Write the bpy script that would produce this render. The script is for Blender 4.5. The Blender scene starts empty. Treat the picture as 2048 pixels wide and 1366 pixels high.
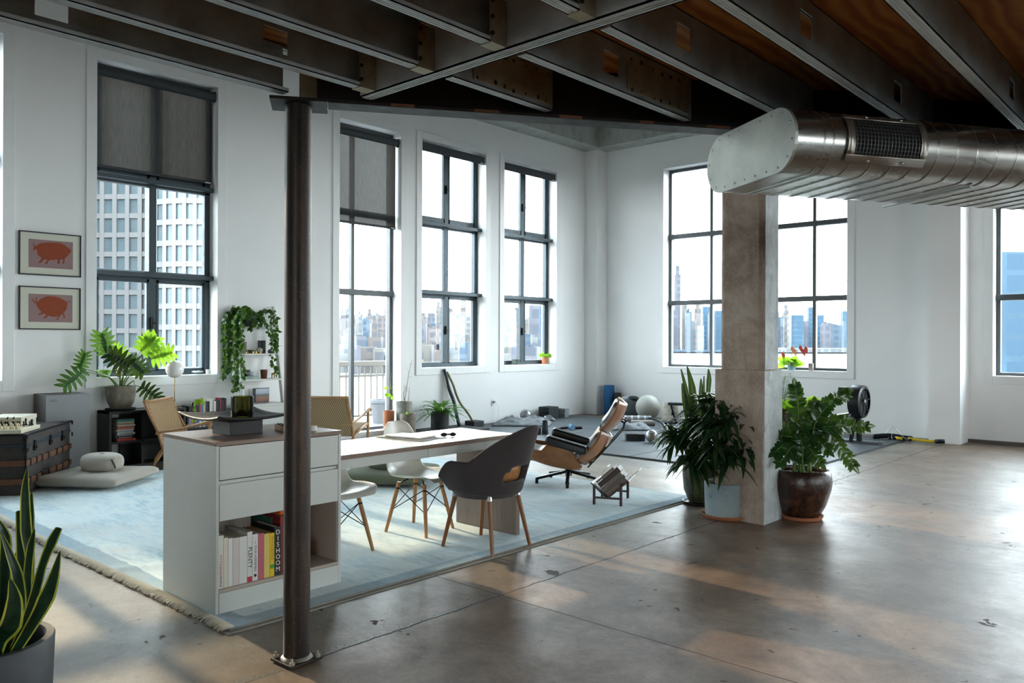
import bpy, bmesh, math, random
from mathutils import Vector, Matrix, noise as mnoise

PI = math.pi
S = bpy.context.scene
COL = S.collection
R = math.radians

# ---------------------------------------------------------------- camera
FPX, YAW, HOR, EYE, ROLL = 1601.3, R(42.24), 681.28, 1.45, R(0.2)
cam_data = bpy.data.cameras.new('camera')
cam_data.sensor_fit = 'HORIZONTAL'
cam_data.sensor_width = 36.0
cam_data.lens = 36.0 * FPX / 2048.0
cam_data.shift_y = (HOR - 683.0) / 2048.0
cam_data.clip_start = 0.05
cam_data.clip_end = 6000
cam = bpy.data.objects.new('camera', cam_data)
COL.objects.link(cam)
cam.matrix_world = (Matrix.Translation((0, 0, EYE)) @ Matrix.Rotation(YAW, 4, 'Z')
                    @ Matrix.Rotation(R(90), 4, 'X') @ Matrix.Rotation(ROLL, 4, 'Z'))
S.camera = cam

# ---------------------------------------------------------------- sky, sun, exposure
world = bpy.data.worlds.new('hazy_sky')
S.world = world
world.use_nodes = True
wn, wl = world.node_tree.nodes, world.node_tree.links
wn.clear()
w_out = wn.new('ShaderNodeOutputWorld')
w_bg = wn.new('ShaderNodeBackground')
w_tc = wn.new('ShaderNodeTexCoord')
w_sep = wn.new('ShaderNodeSeparateXYZ')
w_ramp = wn.new('ShaderNodeValToRGB')
w_ramp.color_ramp.elements[0].position = 0.0
w_ramp.color_ramp.elements[0].color = (0.95, 0.985, 1.0, 1)
w_ramp.color_ramp.elements[1].position = 0.55
w_ramp.color_ramp.elements[1].color = (0.74, 0.90, 1.0, 1)
wl.new(w_tc.outputs['Generated'], w_sep.inputs[0])
wl.new(w_sep.outputs['Z'], w_ramp.inputs['Fac'])
wl.new(w_ramp.outputs['Color'], w_bg.inputs['Color'])
w_bg.inputs['Strength'].default_value = 5.2
wl.new(w_bg.outputs[0], w_out.inputs['Surface'])

sun_data = bpy.data.lights.new('sun', 'SUN')
sun_data.energy = 1.9
sun_data.angle = R(0.9)
sun_data.color = (1.0, 0.80, 0.52)
sun = bpy.data.objects.new('sun', sun_data)
COL.objects.link(sun)
sun.rotation_euler = Vector((1.0, -0.045, -0.37)).to_track_quat('-Z', 'Y').to_euler()

S.view_settings.view_transform = 'Standard'
S.view_settings.look = 'None'
S.view_settings.gamma = 1
S.view_settings.use_curve_mapping = False
S.view_settings.exposure = 1.75
S.cycles.use_denoising = True
S.cycles.max_bounces = 10
S.cycles.diffuse_bounces = 5
S.cycles.glossy_bounces = 4
S.cycles.transparent_max_bounces = 24
S.cycles.caustics_reflective = False
S.cycles.caustics_refractive = False
S.cycles.sample_clamp_indirect = 8.0

def portal(x, y, z, sx, sy, rot):
    d = bpy.data.lights.new('window_portal', 'AREA')
    d.shape = 'RECTANGLE'; d.size = sx; d.size_y = sy
    d.cycles.is_portal = True
    o = bpy.data.objects.new('window_portal', d); COL.objects.link(o)
    o.location = (x, y, z); o.rotation_euler = rot

# ---------------------------------------------------------------- where things stand
def _ray(px, py):
    u, v = px - 1024, py - HOR
    c, s = math.cos(ROLL), math.sin(ROLL)
    u, v = (c*u + s*v)/FPX, (-s*u + c*v)/FPX
    return Vector((u*math.cos(YAW) - math.sin(YAW), u*math.sin(YAW) + math.cos(YAW), -v))
def at_z(px, py, z=0.0):
    d = _ray(px, py); return d*((z-EYE)/d.z) + Vector((0, 0, EYE))
def at_x(px, py, x):
    d = _ray(px, py); return d*(x/d.x) + Vector((0, 0, EYE))
def at_y(px, py, y):
    d = _ray(px, py); return d*(y/d.y) + Vector((0, 0, EYE))
def depth(x, y):
    return -x*math.sin(YAW) + y*math.cos(YAW)
def at_d(px, py, dep):
    return _ray(px, py)*dep + Vector((0, 0, EYE))
def px2m(n, dep):
    return n*dep/FPX

# ---------------------------------------------------------------- mesh building
class MB:
    def __init__(self):
        self.v = []; self.f = []; self.mi = []; self.cur = 0; self.M = Matrix()
    def add(self, vs, fs):
        b = len(self.v)
        for p in vs: self.v.append(tuple(self.M @ Vector(p)))
        for f in fs:
            self.f.append(tuple(b+i for i in f)); self.mi.append(self.cur)
        return self
    def box(self, x0, x1, y0, y1, z0, z1):
        vs = [(x0,y0,z0),(x1,y0,z0),(x1,y1,z0),(x0,y1,z0),(x0,y0,z1),(x1,y0,z1),(x1,y1,z1),(x0,y1,z1)]
        return self.add(vs, [(0,3,2,1),(4,5,6,7),(0,1,5,4),(1,2,6,5),(2,3,7,6),(3,0,4,7)])
    def cbox(self, c, s):
        return self.box(c[0]-s[0]/2, c[0]+s[0]/2, c[1]-s[1]/2, c[1]+s[1]/2, c[2]-s[2]/2, c[2]+s[2]/2)
    def bar(self, a, b, w, h, up=(0,0,1)):
        a, b = Vector(a), Vector(b); d = (b-a).normalized(); up = Vector(up)
        if abs(d.dot(up)) > 0.98: up = Vector((1,0,0))
        s = d.cross(up).normalized()*(w/2); t = s.cross(d).normalized()*(h/2)
        vs = [a-s-t, a+s-t, a+s+t, a-s+t, b-s-t, b+s-t, b+s+t, b-s+t]
        return self.add(vs, [(0,1,2,3),(7,6,5,4),(0,4,5,1),(1,5,6,2),(2,6,7,3),(3,7,4,0)])
    def tube(self, pts, r, n=8, cap=True, flat=1.0):
        pts = [Vector(p) for p in pts]; k = len(pts)
        rs = r if isinstance(r, (list, tuple)) else [r]*k
        vs, fs = [], []; ref = None
        for i, p in enumerate(pts):
            d = (pts[min(i+1,k-1)] - pts[max(i-1,0)]).normalized()
            if ref is None:
                ref = Vector((0,0,1)) if abs(d.z) < 0.9 else Vector((1,0,0))
            a = (ref - d*ref.dot(d)).normalized(); ref = a; b = d.cross(a)
            for j in range(n):
                t = 2*PI*j/n
                vs.append(p + a*(math.cos(t)*rs[i]) + b*(math.sin(t)*rs[i]*flat))
        for i in range(k-1):
            for j in range(n):
                q = (j+1) % n
                fs.append((i*n+j, i*n+q, (i+1)*n+q, (i+1)*n+j))
        if cap:
            fs.append(tuple(range(n-1,-1,-1))); fs.append(tuple((k-1)*n+j for j in range(n)))
        return self.add(vs, fs)
    def lathe(self, prof, n=32, c=(0,0,0), cap0=True, cap1=False, arc=None):
        vs, fs = [], []; k = len(prof)
        for (r, z) in prof:
            for j in range(n):
                t = 2*PI*j/n
                vs.append((c[0]+r*math.cos(t), c[1]+r*math.sin(t), c[2]+z))
        for i in range(k-1):
            for j in range(n):
                q = (j+1) % n
                fs.append((i*n+j, i*n+q, (i+1)*n+q, (i+1)*n+j))
        if cap0: fs.append(tuple(range(n-1,-1,-1)))
        if cap1: fs.append(tuple((k-1)*n+j for j in range(n)))
        return self.add(vs, fs)
    def cyl(self, c, r, z0, z1, n=24):
        return self.lathe([(r,z0),(r,z1)], n, (c[0],c[1],0), True, True)
    def prism(self, poly, z0, z1):
        n = len(poly)
        vs = [(p[0],p[1],z0) for p in poly] + [(p[0],p[1],z1) for p in poly]
        fs = [tuple(range(n-1,-1,-1)), tuple(range(n,2*n))] + [(i,(i+1)%n,n+(i+1)%n,n+i) for i in range(n)]
        return self.add(vs, fs)
    def grid(self, fn, nu, nv, closed_u=False):
        vs, fs = [], []
        for i in range(nu):
            for j in range(nv):
                vs.append(fn(i/(nu if closed_u else nu-1), j/(nv-1)))
        for i in range(nu if closed_u else nu-1):
            for j in range(nv-1):
                q = (i+1) % nu
                fs.append((i*nv+j, q*nv+j, q*nv+j+1, i*nv+j+1))
        return self.add(vs, fs)
    def ball(self, c, r, n=20, m=12, sx=1, sy=1, sz=1):
        return self.grid(lambda u,v: (c[0]+sx*r*math.cos(2*PI*u)*math.sin(PI*(v*.998+.001)), c[1]+sy*r*math.sin(2*PI*u)*math.sin(PI*(v*.998+.001)), c[2]-sz*r*math.cos(PI*(v*.998+.001))), n, m, True)
    def build(self, name, mats, parent=None, smooth=False, bevel=0, seg=2, sub=0, solid=0, auto=None, loc=None):
        me = bpy.data.meshes.new(name)
        me.from_pydata(self.v, [], self.f)
        if not isinstance(mats, (list, tuple)): mats = [mats]
        for m in mats: me.materials.append(m)
        if len(mats) > 1: me.polygons.foreach_set('material_index', self.mi)
        if smooth: me.polygons.foreach_set('use_smooth', [True]*len(me.polygons))
        bm = bmesh.new(); bm.from_mesh(me)
        bmesh.ops.recalc_face_normals(bm, faces=bm.faces)
        bm.to_mesh(me); bm.free()
        if smooth and auto: me.set_sharp_from_angle(angle=R(auto))
        me.update()
        o = bpy.data.objects.new(name, me); COL.objects.link(o)
        if parent: o.parent = parent
        if loc: o.location = loc
        if solid:
            m = o.modifiers.new('solid', 'SOLIDIFY'); m.thickness = solid; m.offset = 0
        if bevel:
            m = o.modifiers.new('bevel', 'BEVEL'); m.width = bevel; m.segments = seg; m.limit_method = 'ANGLE'; m.angle_limit = R(40)
        if sub:
            m = o.modifiers.new('sub', 'SUBSURF'); m.levels = sub; m.render_levels = sub
        return o

def tag(o, label, cat, group=None, kind=None):
    o['label'] = label; o['category'] = cat
    if group: o['group'] = group
    if kind: o['kind'] = kind
    return o
def thing(name, label, cat, loc=(0,0,0), rz=0.0, group=None):
    o = bpy.data.objects.new(name, None); COL.objects.link(o)
    o.empty_display_size = 0.05
    o.location = loc; o.rotation_euler = (0, 0, rz)
    return tag(o, label, cat, group)
def struct(o):
    o['kind'] = 'structure'; return o
def dup(root, loc, rz, label, group=None):
    r = root.copy(); COL.objects.link(r); r.location = loc; r.rotation_euler = (0, 0, rz); r['label'] = label
    if group: r['group'] = group
    for ch in list(root.children):
        c = ch.copy(); COL.objects.link(c); c.parent = r
        for g in list(ch.children):
            d = g.copy(); COL.objects.link(d); d.parent = c
    return r
def rot2(x, y, a):
    return (x*math.cos(a)-y*math.sin(a), x*math.sin(a)+y*math.cos(a))
def smoothpath(pts, n=6):
    P = [Vector(p) for p in pts]; out = []
    for i in range(len(P)-1):
        p0, p1, p2, p3 = P[max(i-1,0)], P[i], P[i+1], P[min(i+2,len(P)-1)]
        for k in range(n):
            t = k/n
            out.append(0.5*((2*p1)+(p2-p0)*t+(2*p0-5*p1+4*p2-p3)*t*t+(3*p1-p0-3*p2+p3)*t**3))
    out.append(P[-1]); return out

# ---------------------------------------------------------------- materials
def hexc(h):
    h = h.lstrip('#'); c = [int(h[i:i+2],16)/255 for i in (0,2,4)]
    return tuple(x/12.92 if x <= 0.04045 else ((x+0.055)/1.055)**2.4 for x in c)
class NT:
    def __init__(self, name):
        self.m = bpy.data.materials.new(name); self.m.use_nodes = True
        self.t = self.m.node_tree; self.n = self.t.nodes; self.l = self.t.links
        self.b = self.n['Principled BSDF']; self.out = self.n['Material Output']
        self._tc = None
    def node(self, kind, **kw):
        x = self.n.new('ShaderNode'+kind)
        for k, v in kw.items():
            if hasattr(x, k) and not k[0].isupper(): setattr(x, k, v)
        return x
    def link(self, a, b): self.l.new(a, b)
    def coord(self, kind='Object'):
        if self._tc is None: self._tc = self.node('TexCoord')
        return self._tc.outputs[kind]
    def pos(self):
        return self.node('NewGeometry').outputs['Position']
    def mapping(self, src, scale=(1,1,1), rot=(0,0,0), loc=(0,0,0)):
        m = self.node('Mapping'); m.inputs['Scale'].default_value = scale
        m.inputs['Rotation'].default_value = rot; m.inputs['Location'].default_value = loc
        self.link(src, m.inputs['Vector']); return m.outputs[0]
    def noise(self, src, scale=5, detail=4, rough=0.55, dist=0.0):
        x = self.node('TexNoise'); x.inputs['Scale'].default_value = scale; x.inputs['Detail'].default_value = detail
        x.inputs['Roughness'].default_value = rough; x.inputs['Distortion'].default_value = dist
        self.link(src, x.inputs['Vector']); return x.outputs['Fac']
    def wave(self, src, scale=5, dist=0, detail=2, axis='X', profile='SIN', dscale=1.0):
        x = self.node('TexWave'); x.wave_type = 'BANDS'; x.bands_direction = axis; x.wave_profile = profile
        x.inputs['Scale'].default_value = scale; x.inputs['Distortion'].default_value = dist; x.inputs['Detail'].default_value = detail
        x.inputs['Detail Scale'].default_value = dscale
        self.link(src, x.inputs['Vector']); return x.outputs['Fac']
    def vor(self, src, scale=5, feature='F1', rand=1.0):
        x = self.node('TexVoronoi'); x.feature = feature; x.inputs['Scale'].default_value = scale
        x.inputs['Randomness'].default_value = rand
        self.link(src, x.inputs['Vector']); return x
    def ramp(self, fac, stops, interp='LINEAR'):
        x = self.node('ValToRGB'); cr = x.color_ramp; cr.interpolation = interp
        while len(cr.elements) < len(stops): cr.elements.new(0.5)
        for e, (p, c) in zip(cr.elements, stops):
            e.position = p; e.color = (c[0],c[1],c[2],1) if isinstance(c, (tuple,list)) else (c,c,c,1)
        self.link(fac, x.inputs['Fac']); return x.outputs['Color']
    def math(self, op, a, b=None, clamp=False):
        x = self.node('Math'); x.operation = op; x.use_clamp = clamp
        for i, v in enumerate((a, b)):
            if v is None: continue
            if isinstance(v, (int, float)): x.inputs[i].default_value = v
            else: self.link(v, x.inputs[i])
        return x.outputs[0]
    def mix(self, fac, a, b, blend='MIX'):
        x = self.node('Mix'); x.data_type = 'RGBA'; x.blend_type = blend
        for sock, v in ((x.inputs[0], fac), (x.inputs[6], a), (x.inputs[7], b)):
            if isinstance(v, (int, float)): sock.default_value = v
            elif isinstance(v, (tuple, list)): sock.default_value = (v[0],v[1],v[2],1)
            else: self.link(v, sock)
        return x.outputs[2]
    def sep(self, src):
        x = self.node('SeparateXYZ'); self.link(src, x.inputs[0]); return x.outputs
    def bump(self, h, strength=0.2, dist=0.01):
        x = self.node('Bump'); x.inputs['Strength'].default_value = strength; x.inputs['Distance'].default_value = dist
        self.link(h, x.inputs['Height']); self.link(x.outputs[0], self.b.inputs['Normal']); return x
    def set(self, **kw):
        for k, v in kw.items():
            s = self.b.inputs[{'color':'Base Color','rough':'Roughness','metal':'Metallic','spec':'Specular IOR Level','trans':'Transmission Weight','ior':'IOR','coat':'Coat Weight','sheen':'Sheen Weight','sss':'Subsurface Weight'}[k]]
            if isinstance(v, (int, float)): s.default_value = v
            elif isinstance(v, (tuple, list)): s.default_value = (v[0],v[1],v[2],1)
            else: self.link(v, s)
        return self

def plain(name, h, rough=0.6, metal=0.0, var=0.06, scale=6.0, bump=0.0, bscale=60.0, spec=0.5, coat=0.0):
    c = hexc(h) if isinstance(h, str) else h
    t = NT(name); src = t.coord()
    n = t.noise(src, scale, 4)
    lo = tuple(max(0, x*(1-var)) for x in c); hi = tuple(min(1, x*(1+var)) for x in c)
    t.set(color=t.ramp(n, [(0.3, lo), (0.7, hi)]), rough=t.ramp(t.noise(src, scale*3, 3), [(0.3, max(0.02, rough-0.06)), (0.7, min(1, rough+0.06))]), metal=metal, spec=spec, coat=coat)
    if bump: t.bump(t.noise(src, bscale, 3), bump, 0.004)
    return t.m
def fabric(name, h, scale=500, rough=0.9, var=0.12, bump=0.35, big=5.0):
    c = hexc(h); t = NT(name); src = t.coord()
    w1 = t.wave(src, scale/6.28, 1.0, 1, 'X'); w2 = t.wave(src, scale/6.28, 1.0, 1, 'Z')
    w3 = t.wave(src, scale/6.28, 1.0, 1, 'Y')
    h1 = t.math('ADD', t.math('MULTIPLY', w1, w2), t.math('MULTIPLY', w3, 0.5))
    n = t.noise(src, big, 5)
    base = t.ramp(n, [(0.3, tuple(x*(1-var) for x in c)), (0.7, tuple(min(1, x*(1+var)) for x in c))])
    t.set(color=t.mix(t.math('MULTIPLY', h1, 0.22), base, tuple(x*0.55 for x in c)), rough=rough, spec=0.2, sheen=0.15)
    t.bump(h1, bump, 0.002)
    return t.m
def wood(name, h, h2, scale=3.0, axis=(1,1,12), rough=0.45, dist=4.0, coat=0.0):
    c, d = hexc(h), hexc(h2); t = NT(name)
    src = t.mapping(t.coord(), axis)
    n = t.noise(src, scale, 6, 0.65, 0.6)
    f = t.noise(t.mapping(t.coord(), tuple(a*6 for a in axis)), scale*2, 3)
    t.set(color=t.mix(t.math('MULTIPLY', f, 0.35), t.ramp(n, [(0.3, d), (0.68, c)]), d), rough=rough, coat=coat)
    t.bump(n, 0.08, 0.003)
    return t.m
# ================================================================ the setting
LW, BW = -9.674, 13.122
M = {}
def wall_paint():
    t = NT('white_wall_paint'); p = t.pos()
    n = t.noise(p, 1.3, 4)
    t.set(color=t.ramp(n, [(0.3, (0.81,0.82,0.815)), (0.7, (0.85,0.855,0.85))]), rough=0.55, spec=0.3)
    t.bump(t.noise(p, 40, 3), 0.05, 0.003); return t.m
M['wall'] = wall_paint()
M['trim'] = plain('white_trim_paint', (0.80,0.81,0.81), 0.4, var=0.02)
def concrete_floor():
    t = NT('stained_concrete_floor'); p = t.pos()
    big = t.noise(p, 0.55, 6, 0.6, 0.4); mid = t.noise(p, 2.2, 12, 0.74, 0.3); fine = t.noise(p, 46, 6, 0.75)
    wp = t.node('VectorMath'); wp.operation = 'ADD'; wn_ = t.node('TexNoise'); wn_.inputs['Scale'].default_value = 6.0; wn_.inputs['Detail'].default_value = 5; t.link(p, wn_.inputs['Vector'])
    ws_ = t.node('VectorMath'); ws_.operation = 'SCALE'; ws_.inputs['Scale'].default_value = 0.42; t.link(wn_.outputs['Color'], ws_.inputs[0]); t.link(p, wp.inputs[0]); t.link(ws_.outputs[0], wp.inputs[1]); wq = wp.outputs[0]
    xs = t.sep(p)
    base = t.ramp(mid, [(0.28, hexc('#402d20')), (0.5, hexc('#6b5340')), (0.72, hexc('#8f7863'))])
    grey = t.ramp(mid, [(0.3, hexc('#5b544b')), (0.7, hexc('#8a8276'))])
    # the slab is worn greyer around the rug's near end
    gm = t.math('MULTIPLY', t.ramp(t.math('ADD', t.math('MULTIPLY', xs['X'], -0.5), t.math('MULTIPLY', big, 1.0)), [(0.0, 0.0), (1.0, 1.0)]), 0.0)
    wear = t.ramp(t.math('ADD', t.math('MULTIPLY', t.math('ADD', xs['X'], 3.2), -0.9), t.math('MULTIPLY', big, 1.3)), [(0.45, 0.0), (1.3, 1.0)])
    rust = t.ramp(t.noise(p, 1.1, 5, 0.7, 1.2), [(0.5, 0.0), (0.75, 1.0)])
    c = t.mix(t.math('MULTIPLY', big, 0.30), base, grey)
    c = t.mix(wear, c, grey)
    c = t.mix(t.math('MULTIPLY', rust, 0.35), c, hexc('#5f4a3a'))
    c = t.mix(t.math('MULTIPLY', t.ramp(fine, [(0.5, 0.0), (0.72, 1.0)]), 0.42), c, hexc('#2c2622'))
    c = t.mix(t.math('MULTIPLY', t.ramp(t.noise(p, 95, 3, 0.6), [(0.62, 0.0), (0.72, 1.0)]), 0.5), c, hexc('#948a7d'))
    wob = t.math('MULTIPLY', t.math('SUBTRACT', t.noise(p, 5, 4), 0.5), 0.05)
    lines = None
    for ax, off in (('X', -3.11), ('Y', 3.335), ('X', 1.2), ('Y', 8.1), ('Y', -1.4)):
        d = t.math('ABSOLUTE', t.math('SUBTRACT', t.math('ADD', xs[ax], wob if ax == 'X' else t.math('MULTIPLY', wob, 0.35)), off))
        k = t.math('LESS_THAN', d, 0.006 if ax == 'X' else 0.004)
        lines = k if lines is None else t.math('MAXIMUM', lines, k)
    # chipped concrete along the long joint, and pits in the worn part
    dj = t.math('ABSOLUTE', t.math('SUBTRACT', t.math('ADD', xs['X'], wob), -3.13))
    chip = t.math('MULTIPLY', t.math('LESS_THAN', t.math('ADD', dj, t.math('MULTIPLY', t.noise(p, 9, 4), 0.12)), 0.085), t.math('LESS_THAN', xs['Y'], 3.4))
    v = t.vor(t.mapping(wq, (1, 1, 1)), 4.6)
    pr = t.math('MULTIPLY', t.ramp(t.noise(p, 1.7, 3), [(0.42, 0.0), (0.68, 1.0)]), 0.20)
    pit = t.math('LESS_THAN', t.math('ADD', v.outputs['Distance'], t.math('MULTIPLY', t.noise(p, 22, 3), 0.16)), t.math('ADD', pr, 0.085))
    v2 = t.vor(wq, 2.1)
    pit2 = t.math('LESS_THAN', t.math('ADD', v2.outputs['Distance'], t.math('MULTIPLY', t.noise(p, 30, 4), 0.13)), 0.105)
    pits = t.math('MAXIMUM', pit, pit2)
    dark = t.math('MAXIMUM', pits, lines)
    c = t.mix(t.math('MULTIPLY', pits, 0.75), c, hexc('#3a2f27'))
    c = t.mix(t.math('MULTIPLY', chip, 0.7), c, t.ramp(t.noise(p, 60, 3), [(0.3, hexc('#1d1a17')), (0.75, hexc('#8a837a'))]))
    c = t.mix(t.math('MULTIPLY', lines, 0.85), c, hexc('#1a1613'))
    rr = t.ramp(t.math('ADD', t.math('MULTIPLY', mid, 0.35), t.math('ADD', t.math('MULTIPLY', big, 0.2), t.math('MULTIPLY', t.noise(p, 9, 12, 0.8), 0.45))), [(0.3, 0.60), (0.5, 0.44), (0.7, 0.34)])
    rr = t.mix(dark, rr, (0.8,0.8,0.8))
    t.set(color=c, rough=rr, spec=0.5)
    h = t.math('SUBTRACT', t.math('ADD', t.math('MULTIPLY', fine, 0.22), t.math('MULTIPLY', t.noise(p, 7, 5), 0.35)), t.math('MULTIPLY', t.math('MAXIMUM', dark, chip), 1.0))
    t.bump(h, 0.30, 0.012)
    return t.m
M['floor'] = concrete_floor()
def old_concrete(name, a, b, c3, scale=3.0):
    t = NT(name); p = t.pos()
    n = t.noise(p, scale, 8, 0.7, 0.8); n2 = t.noise(t.mapping(p, (1,1,0.25)), scale*2.2, 6, 0.7); sp = t.noise(p, 45, 4, 0.7)
    c = t.ramp(n, [(0.28, hexc(a)), (0.5, hexc(b)), (0.74, hexc(c3))])
    c = t.mix(t.math('MULTIPLY', t.ramp(n2, [(0.5, 0.0), (0.75, 1.0)]), 0.5), c, hexc('#4a3f36'))
    c = t.mix(t.math('MULTIPLY', t.ramp(sp, [(0.56, 0.0), (0.7, 1.0)]), 0.6), c, hexc(c3))
    t.set(color=c, rough=0.85, spec=0.25)
    t.bump(t.math('ADD', n, t.math('MULTIPLY', sp, 0.4)), 0.5, 0.02); return t.m
M['column'] = old_concrete('stained_column_concrete', '#7d6b5d', '#9f8f82', '#b5aa9f')
M['slab'] = old_concrete('painted_ceiling_concrete', '#989b96', '#a6aaa5', '#b2b6b1', 2.0)

b = MB(); b.add([(-11,-7,0),(9,-7,0),(9,14,0),(-11,14,0)], [(0,1,2,3)])
struct(b.build('floor', M['floor']))

TH = 0.36
def wall_strips(mb, lo, hi, z0, z1, ops, put):
    """ops: sorted (a,b,za,zb) openings; put(a,b,za,zb) adds a box"""
    cur = lo
    for a, b_, za, zb in ops:
        if a > cur: put(cur, a, z0, z1)
        if za > z0: put(a, b_, z0, za)
        if zb < z1: put(a, b_, zb, z1)
        cur = b_
    if cur < hi: put(cur, hi, z0, z1)
SILL, TOP = 1.008, 4.672
LWIN = [(-1.28, 0.18, SILL, TOP), (1.177, 2.637, SILL, TOP), (3.579, 5.039, SILL, TOP), (6.912, 8.063, 0.075, TOP), (8.495, 9.956, SILL, TOP), (10.428, 11.897, SILL, TOP)]
BSILL, BTOP = 0.970, 4.70
BWIN = [(-8.05, -4.656, BSILL, BTOP), (-2.607, 0.787, BSILL, BTOP), (3.0, 6.4, BSILL, BTOP)]
b = MB()
wall_strips(b, -6.4, BW, 0, 6.1, LWIN, lambda a,c,z0,z1: b.box(LW-TH, LW, a, c, z0, z1))
struct(b.build('wall_left', M['wall']))
b = MB()
wall_strips(b, LW-TH, 8.2, 0, 6.1, BWIN, lambda a,c,z0,z1: b.box(a, c, BW, BW+TH, z0, z1))
struct(b.build('wall_back', M['wall']))
RWIN_ADDED = [(1.4, 4.4, SILL, TOP), (7.2, 10.2, SILL, TOP)]  # openings added in the unseen right wall to brighten the room
b = MB()
wall_strips(b, -6.4, BW+TH, 0, 6.1, RWIN_ADDED, lambda a,c,z0,z1: b.box(8.2, 8.5, a, c, z0, z1))
struct(b.build('wall_right', M['wall']))
FWIN_ADDED = [(1.2, 4.4, 0.5, TOP)]  # opening added behind the camera to light the deck underside and near floor
b = MB()
wall_strips(b, LW-TH, 8.5, 0, 6.1, FWIN_ADDED, lambda a,c,z0,z1: b.box(a, c, -6.8, -6.4, z0, z1))
struct(b.build('wall_front', M['wall']))
p = MB().box(LW, -9.371, 12.804, BW, 0, 6.0).build('wall_pilaster_corner', M['wall']); struct(p)
p = MB().box(-3.319, -2.915, 12.63, BW, 0, 6.0).build('wall_pilaster_back', M['wall']); struct(p)
# floor edging strip by the far right wall
struct(MB().box(-2.915, 2.5, BW-0.045, BW, 0.0, 0.045).build('baseboard_back', plain('raw_concrete_curb', '#5b5752', 0.8)))
# coffered concrete ceiling
b = MB(); ZS = 5.223; ZC = 5.95
b.box(LW-TH, 8.5, -6.8, BW+TH, ZC, 6.3)
b.box(LW, LW+0.42, -6.4, BW, ZS, ZC)
b.box(LW+0.42, 8.2, BW-0.42, BW, ZS, ZC)
for y in (-3.0, 0.6, 4.2, 8.1): b.box(LW+0.42, 8.2, y, y+0.42, ZS+0.02, ZC)
for x in (-6.2, -2.9, 0.8, 4.5): b.box(x, x+0.36, -6.4, BW-0.42, ZS+0.18, ZC)
struct(b.build('ceiling', M['slab']))

# ---------------------------------------------------------------- windows
M['frame_dark'] = plain('blue_grey_window_metal', '#39454b', 0.42, 0.35, 0.05)
M['frame_grey'] = plain('grey_window_metal', '#4c5052', 0.42, 0.35, 0.05)
M['black_metal'] = plain('black_metal', '#15171a', 0.4, 0.5)
M['chrome'] = plain('chrome', '#c9ccd0', 0.15, 1.0, 0.02)
def glass_pane():
    t = NT('window_glass')
    tr = t.node('BsdfTransparent'); tr.inputs['Color'].default_value = (0.96,0.985,0.98,1)
    gl = t.node('BsdfGlossy'); gl.inputs['Roughness'].default_value = 0.02; gl.inputs['Color'].default_value = (0.9,0.95,1,1)
    mx = t.node('MixShader'); fr = t.node('Fresnel'); fr.inputs['IOR'].default_value = 1.35
    t.link(fr.outputs[0], mx.inputs['Fac']); t.link(tr.outputs[0], mx.inputs[1]); t.link(gl.outputs[0], mx.inputs[2])
    t.link(mx.outputs[0], t.out.inputs['Surface']); return t.m
M['pane'] = glass_pane()

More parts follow.
